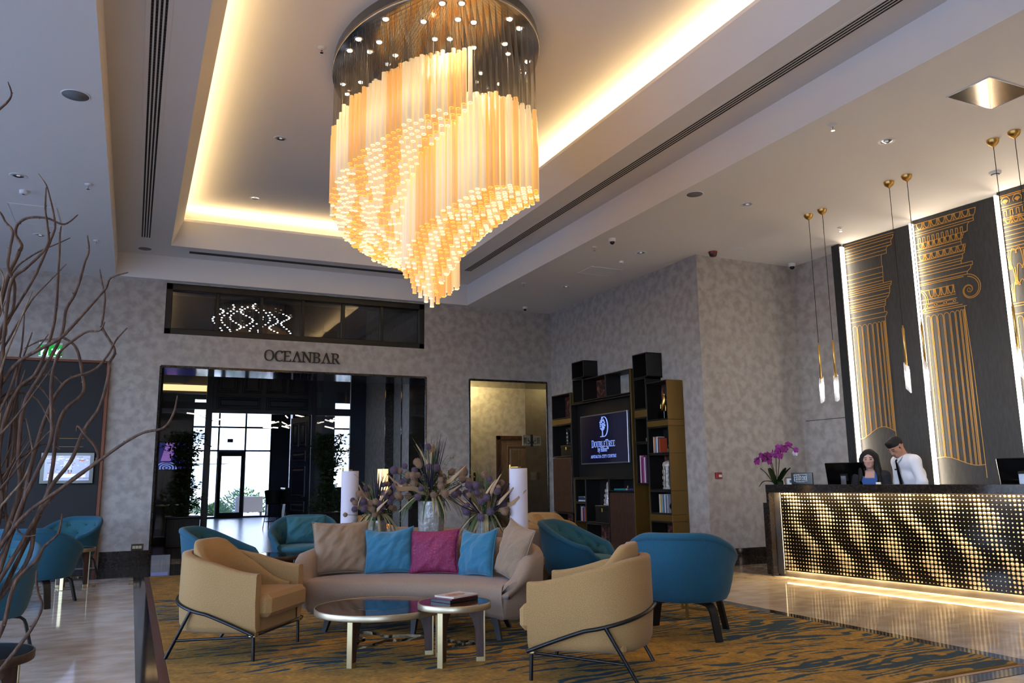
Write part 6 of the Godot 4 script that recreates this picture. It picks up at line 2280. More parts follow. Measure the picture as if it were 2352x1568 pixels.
func build_desk_things():
	var led := thing("staff_ledge", "lower work ledge on the staff side of the reception desk", "counter")
	led.transform = desk_xf()
	part(led, "top", box(Vector3(0.1, 0.80, -0.92), Vector3(DESK_LEN, 0.84, -0.625), 0.004), M.walnut)
	for k in 4:
		part(led, "support", box(Vector3(0.15 + k * 1.4, 0, -0.90), Vector3(0.19 + k * 1.4, 0.80, -0.64), 0.003), M.walnut)
	for s in [[0.42, -0.74, 0.06, "black computer monitor seen from behind, beside the two receptionists"], [2.60, -0.72, -0.04, "black computer monitor seen from behind, at the right edge"]]:
		var t := thing("monitor", s[3], "monitor")
		t.transform = on_desk(s[0], 0.84, s[1], s[2])
		var tilt := Transform3D(Basis(Vector3.RIGHT, 0.16), Vector3(0, 0.40, 0))
		part(t, "casing", bx(S(), Vector3(-0.27, -0.17, -0.02), Vector3(0.27, 0.17, 0.012), 0.006, tilt), M.black_gloss)
		part(t, "screen", bx(S(), Vector3(-0.255, -0.155, -0.0215), Vector3(0.255, 0.155, -0.0205), 0.0, tilt), M.navy_panel)
		part(t, "hinge", bx(S(), Vector3(-0.05, -0.06, 0.012), Vector3(0.05, 0.03, 0.05), 0.006, tilt), M.black_metal)
		part(t, "stand", box(Vector3(-0.035, 0.01, 0.045), Vector3(0.035, 0.40, 0.065), 0.004), M.tv_bezel)
		part(t, "foot", box(Vector3(-0.13, 0, -0.09), Vector3(0.13, 0.012, 0.12), 0.004), M.tv_bezel)
		part(t, "label_plate", bx(S(), Vector3(0.03, -0.15, 0.012), Vector3(0.13, -0.125, 0.014), 0.0, tilt), M.paper_white)
	# loyalty sign
	var sg := thing("counter_sign", "small black counter sign with white framed lettering, by the orchid", "sign")
	sg.transform = on_desk(0.27, 1.14, -0.06, 0.12)
	part(sg, "board", box(Vector3(-0.15, 0, -0.02), Vector3(0.15, 0.145, 0.0), 0.004), M.black_gloss)
	var wt := mt("sign_white", Color(0.9, 0.9, 0.92), 0.5)
	part(sg, "lettering", words("Hilton", 0.052, 0.002, "Droid Serif"), wt, Transform3D(Basis.from_scale(Vector3(0.86, 1.2, 1)), Vector3(-0.02, 0.083, 0.0015)))
	part(sg, "lettering", words("HONORS", 0.017, 0.002, "Droid Sans"), wt, Transform3D(Basis.from_scale(Vector3(1.25, 1, 1)), Vector3(-0.02, 0.033, 0.0015)))
	var bd := S()
	ribbon(bd, PackedVector2Array([Vector2(-0.075, 0.04), Vector2(-0.105, 0.04), Vector2(-0.105, 0.125), Vector2(0.07, 0.125), Vector2(0.07, 0.04), Vector2(0.036, 0.04)]), 0.004, 0.001)
	part(sg, "border", bd, wt)
	var lh := thing("leaflet_holder", "small wire holder with blue and white leaflets, between orchid and sign", "leaflet holder")
	lh.transform = on_desk(0.03, 1.14, -0.16, 0.1)
	part(lh, "wire", tube(S(), curve([Vector3(-0.07, 0.0, 0.03), Vector3(-0.075, 0.06, 0.03), Vector3(-0.05, 0.085, 0.03), Vector3(0.07, 0.088, 0.03)], 4), 0.004, 6), M.black_metal)
	part(lh, "leaflets", box(Vector3(-0.06, 0.0, -0.01), Vector3(0.07, 0.07, 0.01), 0.002), M.paper_white)
	part(lh, "leaflet_print", box(Vector3(-0.02, 0.02, 0.0102), Vector3(0.05, 0.055, 0.0112)), M.cushion_blue)
	build_orchid()

func build_orchid():
	var r := RandomNumberGenerator.new()
	r.seed = 21
	var t := thing("orchid", "potted orchid with purple blossoms at the left end of the reception desk", "potted plant")
	t.transform = on_desk(-0.245, 0.905, -0.20)
	part(t, "pot", lathe(S(), [Vector2(0, 0), Vector2(0.055, 0), Vector2(0.062, 0.01), Vector2(0.078, 0.20), Vector2(0.082, 0.225), Vector2(0.076, 0.228), Vector2(0.07, 0.2), Vector2(0, 0.19)], 24), M.vase_glaze)
	for k in 9:
		var a := k * 2.4 + 0.3
		var o := Vector3(cos(a), 0, sin(a))
		var up := k < 6
		var L := r.randf_range(0.20, 0.30)
		var cv := curve([Vector3(0, 0.20, 0), o * 0.05 + Vector3(0, 0.26, 0), o * L * 0.55 + Vector3(0, 0.24 + (0.14 if up else 0.03), 0), o * L * 0.8 + Vector3(0, 0.22 + (0.22 if up else -0.02), 0)], 5)
		var rows := []
		var side := o.cross(Vector3.UP).normalized()
		for i in cv.size():
			var u := float(i) / (cv.size() - 1)
			var w := 0.036 * pow(sin(PI * clampf(u * 0.93 + 0.05, 0, 1)), 0.7)
			rows.append([cv[i] + side * w + Vector3(0, 0.012, 0), cv[i], cv[i] - side * w + Vector3(0, 0.012, 0)])
		var g := S()
		sweep_rows(g, rows)
		part(t, "leaf", g, M.orchid_leaf)
	for k in 4:
		var a: float = [2.3, 0.9, -0.6, 3.6][k]
		var o := Vector3(cos(a), 0, sin(a) * 0.6)
		var top := 0.62 + 0.06 * (k % 3)
		var white: bool = false
		var cv := curve([Vector3(0, 0.2, 0), o * 0.04 + Vector3(0, 0.40, 0), o * 0.10 + Vector3(0, top - 0.06, 0), o * 0.20 + Vector3(0, top, 0), o * 0.33 + Vector3(0, top - 0.09, 0)], 6)
		part(t, "stem", tube(S(), cv, 0.005, 5), M.stem_brown)
		for j in 9:
			var c := cv[mini(cv.size() - 1, 11 + int(j * 1.6))] + Vector3(r.randfn(), r.randfn(), r.randfn()) * 0.022
			var g := S()
			var bs := Basis(Vector3.UP, r.randf_range(-1.0, 1.6)) * Basis(Vector3.RIGHT, r.randf_range(-0.4, 0.5))
			for p in 5:
				var pa := TAU * p / 5.0 + PI / 2
				var d := Vector3(cos(pa), sin(pa), 0)
				var w: float = 0.030 if p in [1, 4] else 0.021
				var s := Vector3(-d.y, d.x, 0)
				var l := 0.044
				var q := [Vector3(0, 0, 0.006), d * l * 0.35 + s * w * 0.6 + Vector3(0, 0, 0.012), d * l * 0.75 + s * w * 0.75 + Vector3(0, 0, 0.004), d * l + Vector3(0, 0, -0.004), d * l * 0.75 - s * w * 0.75 + Vector3(0, 0, 0.004), d * l * 0.35 - s * w * 0.6 + Vector3(0, 0, 0.012)]
				for i in range(1, 5):
					tri(g, c + bs * q[0], c + bs * q[i + 1], c + bs * q[i])
			ell(g, c + bs * Vector3(0, -0.006, 0.014), Vector3(0.007, 0.010, 0.009), 7, 5)
			part(t, "blossom", g, M.orchid_white if (k == 2 and j > 7) else M.orchid_petal)

# -------------------------------------------------------------------- people: one skin drawn round tapered bones
func nets(st: SurfaceTool, bones: Array, cell: float, k: float, col: Callable):
	var lo := Vector3(1e9, 1e9, 1e9)
	var hi := -lo
	for b in bones:
		var r: float = maxf(b[2], b[3]) + 3.0 * k
		for e in 2:
			var p: Vector3 = b[e]
			lo = lo.min(p - Vector3(r, r, r))
			hi = hi.max(p + Vector3(r, r, r))
	var nx := int((hi.x - lo.x) / cell) + 2
	var ny := int((hi.y - lo.y) / cell) + 2
	var nz := int((hi.z - lo.z) / cell) + 2
	var f := PackedFloat32Array()
	f.resize(nx * ny * nz)
	for b in bones:
		var A: Vector3 = b[0]
		var B: Vector3 = b[1]
		var ra: float = b[2]
		var rb: float = b[3]
		var m := maxf(ra, rb) + 4.0 * k
		var l0 := ((A.min(B) - Vector3(m, m, m) - lo) / cell).floor()
		var h0 := ((A.max(B) + Vector3(m, m, m) - lo) / cell).ceil()
		var ab := B - A
		var q := maxf(ab.length_squared(), 1e-9)
		for z in range(maxi(0, int(l0.z)), mini(nz, int(h0.z) + 1)):
			for y in range(maxi(0, int(l0.y)), mini(ny, int(h0.y) + 1)):
				for x in range(maxi(0, int(l0.x)), mini(nx, int(h0.x) + 1)):
					var p := lo + Vector3(x, y, z) * cell
					var t := clampf((p - A).dot(ab) / q, 0.0, 1.0)
					var d := (p - A - ab * t).length() - lerpf(ra, rb, t)
					if d < 4.0 * k:
						f[(z * ny + y) * nx + x] += exp(-d / k)
	var id := {}
	var pos := PackedVector3Array()
	for z in nz - 1:
		for y in ny - 1:
			for x in nx - 1:
				var o := (z * ny + y) * nx + x
				var c := [f[o], f[o + 1], f[o + nx], f[o + nx + 1], f[o + nx * ny], f[o + nx * ny + 1], f[o + nx * ny + nx], f[o + nx * ny + nx + 1]]
				var ins := 0
				for v in c:
					if v > 1.0:
						ins += 1
				if ins == 0 or ins == 8:
					continue
				var s := Vector3.ZERO
				var n := 0
				for e in [[0, 1], [2, 3], [4, 5], [6, 7], [0, 2], [1, 3], [4, 6], [5, 7], [0, 4], [1, 5], [2, 6], [3, 7]]:
					var va: float = c[e[0]]
					var vb: float = c[e[1]]
					if (va > 1.0) != (vb > 1.0):
						var la := log(maxf(va, 1e-4))
						var lb := log(maxf(vb, 1e-4))
						var t := la / (la - lb)
						var pa := Vector3(e[0] & 1, (e[0] >> 1) & 1, e[0] >> 2)
						var pb := Vector3(e[1] & 1, (e[1] >> 1) & 1, e[1] >> 2)
						s += pa.lerp(pb, t)
						n += 1
				id[o] = pos.size()
				pos.append(lo + (Vector3(x, y, z) + s / n) * cell)
	st.set_smooth_group(1)
	var step := [1, nx, nx * ny]
	for o in id:
		var x: int = o % nx
		var y: int = (o / nx) % ny
		var z: int = o / (nx * ny)
		for ax in 3:
			var i: int = (ax + 1) % 3
			var j: int = (ax + 2) % 3
			var xyz := [x, y, z]
			if xyz[i] == 0 or xyz[j] == 0:
				continue
			var a: bool = f[o] > 1.0
			var b: bool = f[o + step[ax]] > 1.0
			if a == b:
				continue
			var k0: int = o
			var k1: int = o - step[i]
			var k2: int = o - step[i] - step[j]
			var k3: int = o - step[j]
			if not (id.has(k1) and id.has(k2) and id.has(k3)):
				continue
			var p := [pos[id[k0]], pos[id[k1]], pos[id[k2]], pos[id[k3]]]
			if a:
				p.reverse()
			for w in [0, 1, 2, 0, 2, 3]:
				st.set_color(col.call(p[w]))
				st.add_vertex(p[w])
	st.set_smooth_group(-1)

func hand(b: Array, wrist: Vector3, dir: Vector3, up: Vector3, s: float):
	var side := dir.cross(up).normalized() * s
	for k in 4:
		var w := (k - 1.5) * 0.019
		var base := wrist + dir * 0.085 + side.normalized() * w
		b.append([wrist + side.normalized() * w * 0.6, base, 0.016, 0.013])
		var L: float = [0.066, 0.076, 0.072, 0.058][k]
		var m := base + dir * L * 0.55 - up * 0.006
		b.append([base, m, 0.0095, 0.0088])
		b.append([m, m + (dir - up * 0.7).normalized() * L * 0.45, 0.0088, 0.0075])
	var th := wrist + dir * 0.03 + side * 0.035
	b.append([wrist + dir * 0.01 + side * 0.02, th, 0.013, 0.011])
	b.append([th, th + (dir + side * 0.45).normalized() * 0.045, 0.0105, 0.0085])

func head_bones(h: Transform3D, s := 1.0) -> Array:
	# frame: origin in the middle of the skull, z to the face, y up
	var P := func(x: float, y: float, z: float) -> Vector3: return h * (Vector3(x, y, z) * s)
	var o := []
	o.append([P.call(0, 0.022, -0.03), P.call(0, 0.026, 0.012), 0.082 * s, 0.077 * s])
	o.append([P.call(0, -0.02, 0.035), P.call(0, -0.075, 0.052), 0.060 * s, 0.041 * s])
	o.append([P.call(-0.032, -0.05, 0.02), P.call(-0.012, -0.088, 0.068), 0.036 * s, 0.022 * s])
	o.append([P.call(0.032, -0.05, 0.02), P.call(0.012, -0.088, 0.068), 0.036 * s, 0.022 * s])
	o.append([P.call(-0.034, 0.020, 0.072), P.call(0.034, 0.020, 0.072), 0.014 * s, 0.014 * s])
	o.append([P.call(0, 0.012, 0.088), P.call(0, -0.030, 0.106), 0.007 * s, 0.012 * s])
	o.append([P.call(-0.012, -0.032, 0.092), P.call(0.012, -0.032, 0.092), 0.009 * s, 0.009 * s])
	o.append([P.call(-0.02, -0.058, 0.088), P.call(0.02, -0.058, 0.088), 0.0075 * s, 0.0075 * s])
	o.append([P.call(-0.016, -0.069, 0.086), P.call(0.016, -0.069, 0.086), 0.007 * s, 0.007 * s])
	for e in [-1, 1]:
		o.append([P.call(0.046 * e, -0.012, 0.060), P.call(0.038 * e, -0.02, 0.066), 0.02 * s, 0.016 * s])
		o.append([P.call(0.079 * e, 0.020, -0.006), P.call(0.080 * e, -0.025, 0.002), 0.014 * s, 0.010 * s])
	return o

func face_color(h: Transform3D, s: float, skin: Color, lip: Color, brow: Color) -> Callable:
	var inv := h.affine_inverse()
	return func(p: Vector3) -> Color:
		var q := inv * p / s
		if q.z > 0.06:
			if absf(q.x) < 0.022 and absf(q.y + 0.0635) < 0.009:
				return lip
			if absf(absf(q.x) - 0.034) < 0.020 and absf(q.y - 0.026 - 0.1 * (0.03 - absf(q.x))) < 0.005:
				return brow
			if absf(absf(q.x) - 0.032) < 0.014 and absf(q.y - 0.002) < 0.0055:
				return Color(0.06, 0.045, 0.04)
		return skin

func colored(key: String, rough: float) -> StandardMaterial3D:
	var m := mt(key, Color.WHITE, rough)
	m.vertex_color_use_as_albedo = true
	return m

func build_people():
	# ---- man bending over the desk
	var t := thing("person", "receptionist in a white shirt and dark tie, bending his head down behind the desk", "person", Vector3(8.72, 0, -6.93), 0.0)
	t.rotation.y = atan2(-0.93, -0.36)
	var skin := Color(0.40, 0.20, 0.13)
	var shirt := Color(0.74, 0.75, 0.80)
	var trs := Color(0.012, 0.012, 0.016)
	var b := []
	var hip := Vector3(0, 0.98, 0.0)
	var chest := Vector3(0.0, 1.24, 0.07)
	var upper := Vector3(0.0, 1.40, 0.12)
	b.append([hip + Vector3(-0.07, 0, 0), hip + Vector3(0.07, 0, 0), 0.115, 0.115])
	b.append([hip, chest, 0.135, 0.14])
	b.append([chest + Vector3(-0.06, 0, 0), chest + Vector3(0.06, 0, 0), 0.125, 0.125])
	b.append([upper + Vector3(-0.10, -0.02, 0), upper + Vector3(0.10, -0.02, 0), 0.105, 0.105])
	var hands := []
	for s in [-1.0, 1.0]:
		var sh := Vector3(0.185 * s, 1.405, 0.13)
		var el := Vector3(0.265 * s, 1.16, 0.10)
		var wr := Vector3(0.17 * s, 0.935, 0.22)
		b.append([upper, sh, 0.085, 0.072])
		b.append([sh, el, 0.066, 0.054])
		b.append([el, wr, 0.050, 0.034])
		b.append([hip + Vector3(0.09 * s, -0.04, 0), Vector3(0.10 * s, 0.50, -0.02), 0.10, 0.066])
		b.append([Vector3(0.10 * s, 0.50, -0.02), Vector3(0.11 * s, 0.09, -0.05), 0.062, 0.042])
		b.append([Vector3(0.11 * s, 0.05, -0.05), Vector3(0.12 * s, 0.04, 0.13), 0.045, 0.035])
		hand(hands, wr, Vector3(-0.15 * s, -0.35, 0.9).normalized(), Vector3(0, 0.9, 0.35).normalized(), -s)
	var neck0 := Vector3(0, 1.46, 0.15)
	var hx := Transform3D(Basis(Vector3.UP, 0.30) * Basis(Vector3.RIGHT, 0.72) * Basis(Vector3.BACK, 0.05), Vector3(0.0, 1.585, 0.245))
	var g := S()
	nets(g, b, 0.013, 0.016, func(p: Vector3) -> Color:
		if p.y < 0.95 and absf(p.x) < 0.22 and p.z < 0.16:
			return trs if p.y > 0.10 else Color(0.01, 0.01, 0.01)
		if p.z > 0.19 and p.y < 0.955:
			return skin
		return shirt)
	nets(g, hands, 0.0045, 0.004, func(_p): return skin)
	var hb := head_bones(hx)
	hb.append([neck0 + Vector3(0, -0.03, -0.01), hx * Vector3(0, -0.05, -0.025), 0.060, 0.055])
	nets(g, hb, 0.0048, 0.007, face_color(hx, 1.0, skin, Color(0.36, 0.15, 0.12), Color(0.03, 0.02, 0.018)))
	part(t, "body", g, colored("man_surface", 0.75))
	part(t, "hair", hair_short(hx), M.hair_black)
	# collar, tie, badge
	var co := S()
	for s in [-1.0, 1.0]:
		var p := PackedVector2Array([Vector2(0, 0), Vector2(0.075 * s, 0.045), Vector2(0.08 * s, 0.0), Vector2(0.045 * s, -0.05)])
		prism(co, p, 0.006, Transform3D(Basis(Vector3.RIGHT, -0.5), Vector3(0, 1.43, 0.236)))
	var rows := []
	for i in 25:
		var a := -2.7 + 5.4 * i / 24.0
		rows.append([Vector3(sin(a) * 0.078, 1.435 + 0.022 * cos(a) * -1.0, 0.145 + cos(a) * 0.082), Vector3(sin(a) * 0.068, 1.495 - 0.03 * cos(a), 0.14 + cos(a) * 0.070)])
	sweep_rows(co, rows)
	sweep_rows(co, rows, false, true)
	part(t, "collar", co, M.shirt_white)
	var ti := S()
	var trow := []
	for q in [[1.43, 0.246, 0.022], [1.405, 0.256, 0.016], [1.33, 0.246, 0.026], [1.24, 0.232, 0.031], [1.14, 0.215, 0.037], [1.05, 0.20, 0.042], [1.00, 0.19, 0.002]]:
		trow.append([Vector3(-q[2], q[0], q[1]), Vector3(0, q[0], q[1] + 0.010), Vector3(q[2], q[0], q[1])])
	sweep_rows(ti, trow)
	sweep_rows(ti, trow, false, true)
	part(t, "tie", ti, M.tie_navy)
	part(t, "name_badge", box(Vector3(-0.125, 1.30, 0.205), Vector3(-0.075, 1.318, 0.215), 0.002), M.black_metal)

	# ---- woman behind the monitor
	var w := thing("person", "receptionist with long dark hair, black jacket and blue top, behind the monitor", "person", Vector3(8.50, 0, -7.43), 0.0)
	w.rotation.y = atan2(-0.86, 0.5)
	var skin2 := Color(0.55, 0.33, 0.26)
	var jack := Color(0.010, 0.010, 0.015)
	var blu := Color(0.02, 0.09, 0.30)
	b = []
	hip = Vector3(0, 0.88, -0.03)
	chest = Vector3(0, 1.10, 0.0)
	upper = Vector3(0, 1.235, -0.01)
	b.append([hip + Vector3(-0.07, 0, 0), hip + Vector3(0.07, 0, 0), 0.12, 0.12])
	b.append([hip, chest, 0.115, 0.115])
	b.append([chest + Vector3(-0.055, 0, 0.02), chest + Vector3(0.055, 0, 0.02), 0.108, 0.108])
	b.append([upper + Vector3(-0.08, -0.02, 0), upper + Vector3(0.08, -0.02, 0), 0.09, 0.09])
	hands = []
	for s in [-1.0, 1.0]:
		var sh := Vector3(0.165 * s, 1.235, -0.015)
		var el := Vector3(0.225 * s, 0.99, 0.02)
		var wr := Vector3(0.13 * s, 0.90, 0.20)
		b.append([upper, sh, 0.075, 0.062])
		b.append([sh, el, 0.058, 0.048])
		b.append([el, wr, 0.045, 0.030])
		b.append([hip + Vector3(0.085 * s, -0.03, 0), Vector3(0.09 * s, 0.46, -0.01), 0.10, 0.06])
		b.append([Vector3(0.09 * s, 0.46, -0.01), Vector3(0.09 * s, 0.08, -0.04), 0.056, 0.036])
		b.append([Vector3(0.09 * s, 0.04, -0.05), Vector3(0.10 * s, 0.035, 0.11), 0.038, 0.03])
		hand(hands, wr, Vector3(-0.1 * s, -0.1, 0.95).normalized(), Vector3(0, 1, 0.1).normalized(), -s)
	hx = Transform3D(Basis(Vector3.UP, 0.10) * Basis(Vector3.RIGHT, 0.10), Vector3(0, 1.445, 0.035))
	g = S()
	nets(g, b, 0.013, 0.016, func(p: Vector3) -> Color:
		if p.z > 0.04 and p.y > 0.85 and absf(p.x) < 0.02 + 0.11 * clampf((p.y - 0.95) / 0.33, 0, 1) and p.y > 0.9:
			return blu if p.y < 1.215 - 0.0 * absf(p.x) or absf(p.x) > 0.055 else skin2
		if p.z > 0.165 and p.y < 0.95:
			return skin2
		return jack)
	nets(g, hands, 0.0045, 0.004, func(_p): return skin2)
	hb = head_bones(hx, 0.96)
	hb.append([Vector3(0, 1.24, 0.0), hx * Vector3(0, -0.05, -0.025), 0.052, 0.048])
	nets(g, hb, 0.0048, 0.007, face_color(hx, 0.96, skin2, Color(0.42, 0.16, 0.15), Color(0.05, 0.03, 0.025)))
	part(w, "body", g, colored("woman_surface", 0.75))
	# long hair
	var hr := []
	hr.append([hx * Vector3(0, 0.040, -0.035), hx * Vector3(0, 0.046, -0.005), 0.088, 0.080])
	for e in [-1, 1]:
		hr.append([hx * Vector3(0.045 * e, 0.07, 0.045), hx * Vector3(0.080 * e, 0.0, 0.030), 0.030, 0.030])
		hr.append([hx * Vector3(0.080 * e, 0.0, 0.025), hx * Vector3(0.095 * e, -0.13, 0.02), 0.032, 0.038])
		hr.append([hx * Vector3(0.095 * e, -0.13, 0.02), Vector3(0.115 * e, 1.17, 0.085), 0.038, 0.026])
		hr.append([hx * Vector3(0.06 * e, 0.02, -0.06), Vector3(0.08 * e, 1.20, -0.07), 0.055, 0.05])
	var hg := S()
	nets(hg, hr, 0.008, 0.009, func(_p): return Color.WHITE)
	part(w, "hair", hg, M.hair_black)
	part(w, "name_badge", box(Vector3(0.075, 1.135, 0.105), Vector3(0.135, 1.157, 0.135), 0.002), M.champagne)
	var lp := S()
	for s in [-1.0, 1.0]:
		var rws := []
		for i in 7:
			var u := i / 6.0
			var x: float = s * lerpf(0.02, 0.115, u)
			var y := lerpf(0.93, 1.25, u)
			var z := 0.128 - 0.045 * u * u
			rws.append([Vector3(x, y, z + 0.012), Vector3(x + s * 0.035 * sin(PI * u), y + 0.01, z + 0.004)])
		sweep_rows(lp, rws)
		sweep_rows(lp, rws, false, true)
	part(w, "lapels", lp, M.suit_black)

func hair_short(h: Transform3D) -> SurfaceTool:
	var hr := []
	hr.append([h * Vector3(0, 0.034, -0.034), h * Vector3(0, 0.044, 0.010), 0.084, 0.078])
	hr.append([h * Vector3(0, -0.01, -0.055), h * Vector3(0, -0.045, -0.050), 0.058, 0.045])
	hr.append([h * Vector3(-0.055, 0.03, -0.015), h * Vector3(-0.064, -0.005, 0.004), 0.032, 0.020])
	hr.append([h * Vector3(0.055, 0.03, -0.015), h * Vector3(0.064, -0.005, 0.004), 0.032, 0.020])
	hr.append([h * Vector3(-0.03, 0.090, 0.055), h * Vector3(0.03, 0.090, 0.055), 0.024, 0.024])
	var g := S()
	nets(g, hr, 0.006, 0.007, func(_p): return Color.WHITE)
	return g

# -------------------------------------------------------------------- bare twigs in the left foreground
func build_branches():
	var yaw := -0.439216
	var t := thing("twig_arrangement", "tall bunch of bare curly brown twigs in the left foreground", "dried branches", Vector3(-0.58, 0, -3.587), yaw)
	var r := RandomNumberGenerator.new()
	r.seed = 44
	var traced := [
		["b", [Vector2(0.169, 2.475), Vector2(0.219, 2.418), Vector2(0.237, 2.364), Vector2(0.241, 2.322), Vector2(0.256, 2.259), Vector2(0.266, 2.206)]],
		["b", [Vector2(0.279, 2.371), Vector2(0.279, 2.286), Vector2(0.275, 2.231), Vector2(0.272, 2.154), Vector2(0.209, 2.066), Vector2(0.167, 2.011), Vector2(0.149, 1.863), Vector2(0.133, 1.679), Vector2(0.125, 1.499), Vector2(0.123, 1.274)]],
		["b", [Vector2(0.036, 2.347), Vector2(0.100, 2.281), Vector2(0.113, 2.247), Vector2(0.149, 2.204), Vector2(0.156, 2.127), Vector2(0.152, 2.060), Vector2(0.164, 2.004), Vector2(0.155, 1.904), Vector2(0.133, 1.850), Vector2(0.113, 1.713), Vector2(0.116, 1.515)]],
		["b", [Vector2(0.310, 2.237), Vector2(0.296, 2.209), Vector2(0.302, 2.139), Vector2(0.319, 2.016), Vector2(0.325, 1.902), Vector2(0.301, 1.802), Vector2(0.247, 1.671), Vector2(0.193, 1.612), Vector2(0.166, 1.498), Vector2(0.157, 1.338), Vector2(0.167, 1.148)]],
		["b", [Vector2(0.387, 2.215), Vector2(0.398, 2.152), Vector2(0.399, 2.098), Vector2(0.392, 2.015), Vector2(0.366, 1.962), Vector2(0.330, 1.915), Vector2(0.322, 1.810), Vector2(0.281, 1.677), Vector2(0.227, 1.546), Vector2(0.210, 1.369), Vector2(0.210, 1.194)]],
		["b", [Vector2(0.403, 2.098), Vector2(0.427, 2.042), Vector2(0.457, 1.973), Vector2(0.453, 1.900), Vector2(0.445, 1.853), Vector2(0.499, 1.766), Vector2(0.497, 1.713), Vector2(0.507, 1.661), Vector2(0.477, 1.543), Vector2(0.425, 1.474), Vector2(0.409, 1.431), Vector2(0.391, 1.335), Vector2(0.334, 1.240), Vector2(0.281, 1.116), Vector2(0.248, 0.962)]],
		["b", [Vector2(0.368, 2.074), Vector2(0.316, 2.002), Vector2(0.256, 1.943), Vector2(0.190, 1.863), Vector2(0.145, 1.797), Vector2(0.113, 1.713)]],
		["b", [Vector2(0.612, 2.033), Vector2(0.548, 2.013), Vector2(0.517, 1.979), Vector2(0.461, 1.927), Vector2(0.396, 1.840), Vector2(0.361, 1.788), Vector2(0.286, 1.749), Vector2(0.197, 1.710), Vector2(0.136, 1.646)]],
		["b", [Vector2(0.584, 1.837), Vector2(0.537, 1.792), Vector2(0.501, 1.739), Vector2(0.455, 1.680), Vector2(0.379, 1.643), Vector2(0.338, 1.584), Vector2(0.300, 1.514), Vector2(0.268, 1.432), Vector2(0.250, 1.289), Vector2(0.240, 1.132)]],
		["b", [Vector2(0.554, 1.838), Vector2(0.522, 1.813), Vector2(0.470, 1.810), Vector2(0.428, 1.774), Vector2(0.385, 1.727), Vector2(0.353, 1.643), Vector2(0.342, 1.538), Vector2(0.349, 1.415), Vector2(0.314, 1.288), Vector2(0.263, 1.147)]],
		["b", [Vector2(0.140, 1.779), Vector2(0.201, 1.810), Vector2(0.268, 1.809), Vector2(0.319, 1.809), Vector2(0.369, 1.768), Vector2(0.390, 1.669), Vector2(0.399, 1.597), Vector2(0.349, 1.527), Vector2(0.339, 1.431), Vector2(0.329, 1.304), Vector2(0.293, 1.162)]],
		["b", [Vector2(0.819, 1.568), Vector2(0.813, 1.506), Vector2(0.787, 1.450), Vector2(0.707, 1.432), Vector2(0.613, 1.388), Vector2(0.505, 1.314), Vector2(0.399, 1.231), Vector2(0.295, 1.146), Vector2(0.209, 1.039), Vector2(0.154, 0.948)]],
		["b", [Vector2(0.430, 1.446), Vector2(0.447, 1.462), Vector2(0.481, 1.426), Vector2(0.508, 1.383), Vector2(0.505, 1.335), Vector2(0.443, 1.283), Vector2(0.399, 1.236), Vector2(0.343, 1.177), Vector2(0.290, 1.108), Vector2(0.254, 1.051), Vector2(0.216, 0.962)]],
		["b", [Vector2(0.389, 1.147), Vector2(0.395, 1.113), Vector2(0.377, 1.072), Vector2(0.321, 1.027), Vector2(0.301, 0.981), Vector2(0.259, 0.924), Vector2(0.241, 0.868), Vector2(0.206, 0.736)]],
		["b", [Vector2(0.374, 0.957), Vector2(0.365, 0.916), Vector2(0.358, 0.871), Vector2(0.369, 0.821), Vector2(0.345, 0.748), Vector2(0.293, 0.670), Vector2(0.241, 0.610), Vector2(0.221, 0.578)]],
		["p", [Vector2(0.231, 1.497), Vector2(0.246, 1.405), Vector2(0.250, 1.357), Vector2(0.239, 1.273), Vector2(0.197, 1.202), Vector2(0.159, 1.133)]],
		["b", [Vector2(0.096, 2.803), Vector2(0.091, 2.766), Vector2(0.060, 2.724), Vector2(-0.004, 2.669)]],
		["b", [Vector2(0.325, 2.312), Vector2(0.281, 2.268), Vector2(0.228, 2.284), Vector2(0.161, 2.284), Vector2(0.111, 2.265), Vector2(0.098, 2.226), Vector2(0.137, 2.173), Vector2(0.144, 2.129)]],
		["b", [Vector2(0.275, 2.231), Vector2(0.253, 2.198), Vector2(0.205, 2.163), Vector2(0.157, 2.138), Vector2(0.109, 2.104), Vector2(0.082, 2.035)]],
		["b", [Vector2(0.248, 1.828), Vector2(0.224, 1.761), Vector2(0.163, 1.712), Vector2(0.118, 1.663)]],
		["p", [Vector2(0.076, 2.104), Vector2(0.124, 2.034), Vector2(0.104, 1.949), Vector2(0.127, 1.830), Vector2(0.108, 1.763)]],
	]
	for k in traced.size():
		var q: Array = traced[k][1]
		var p := []
		var dz := r.randf_range(-0.10, 0.10)
		var last: Vector2 = q[q.size() - 1]
		var joined := last.y > 1.40
		for i in q.size():
			var u := float(i) / (q.size() - 1)
			p.append(Vector3(q[i].x, q[i].y, dz * (1.0 - 0.7 * u) + 0.02 * sin(i * 1.3 + k)))
		if not joined:
			var base := Vector3(0.0 + 0.05 * sin(k * 2.1), 0.48, 0.05 * cos(k * 1.7))
			var from: Vector3 = p[p.size() - 1]
			p.append(from.lerp(base, 0.5) + Vector3(0.02 * sin(k), 0, 0.02 * cos(k)))
			p.append(base)
		elif last.x > 0.02:
			p.append(Vector3(last.x - 0.05, last.y - 0.15, dz * 0.2))
			p.append(Vector3(0.06, maxf(last.y - 0.6, 0.9), 0.0))
			p.append(Vector3(0.02, 0.5, 0.0))
		twig(t, p, 0.0085 if p.size() > 9 else 0.0055, traced[k][0] == "p", r)
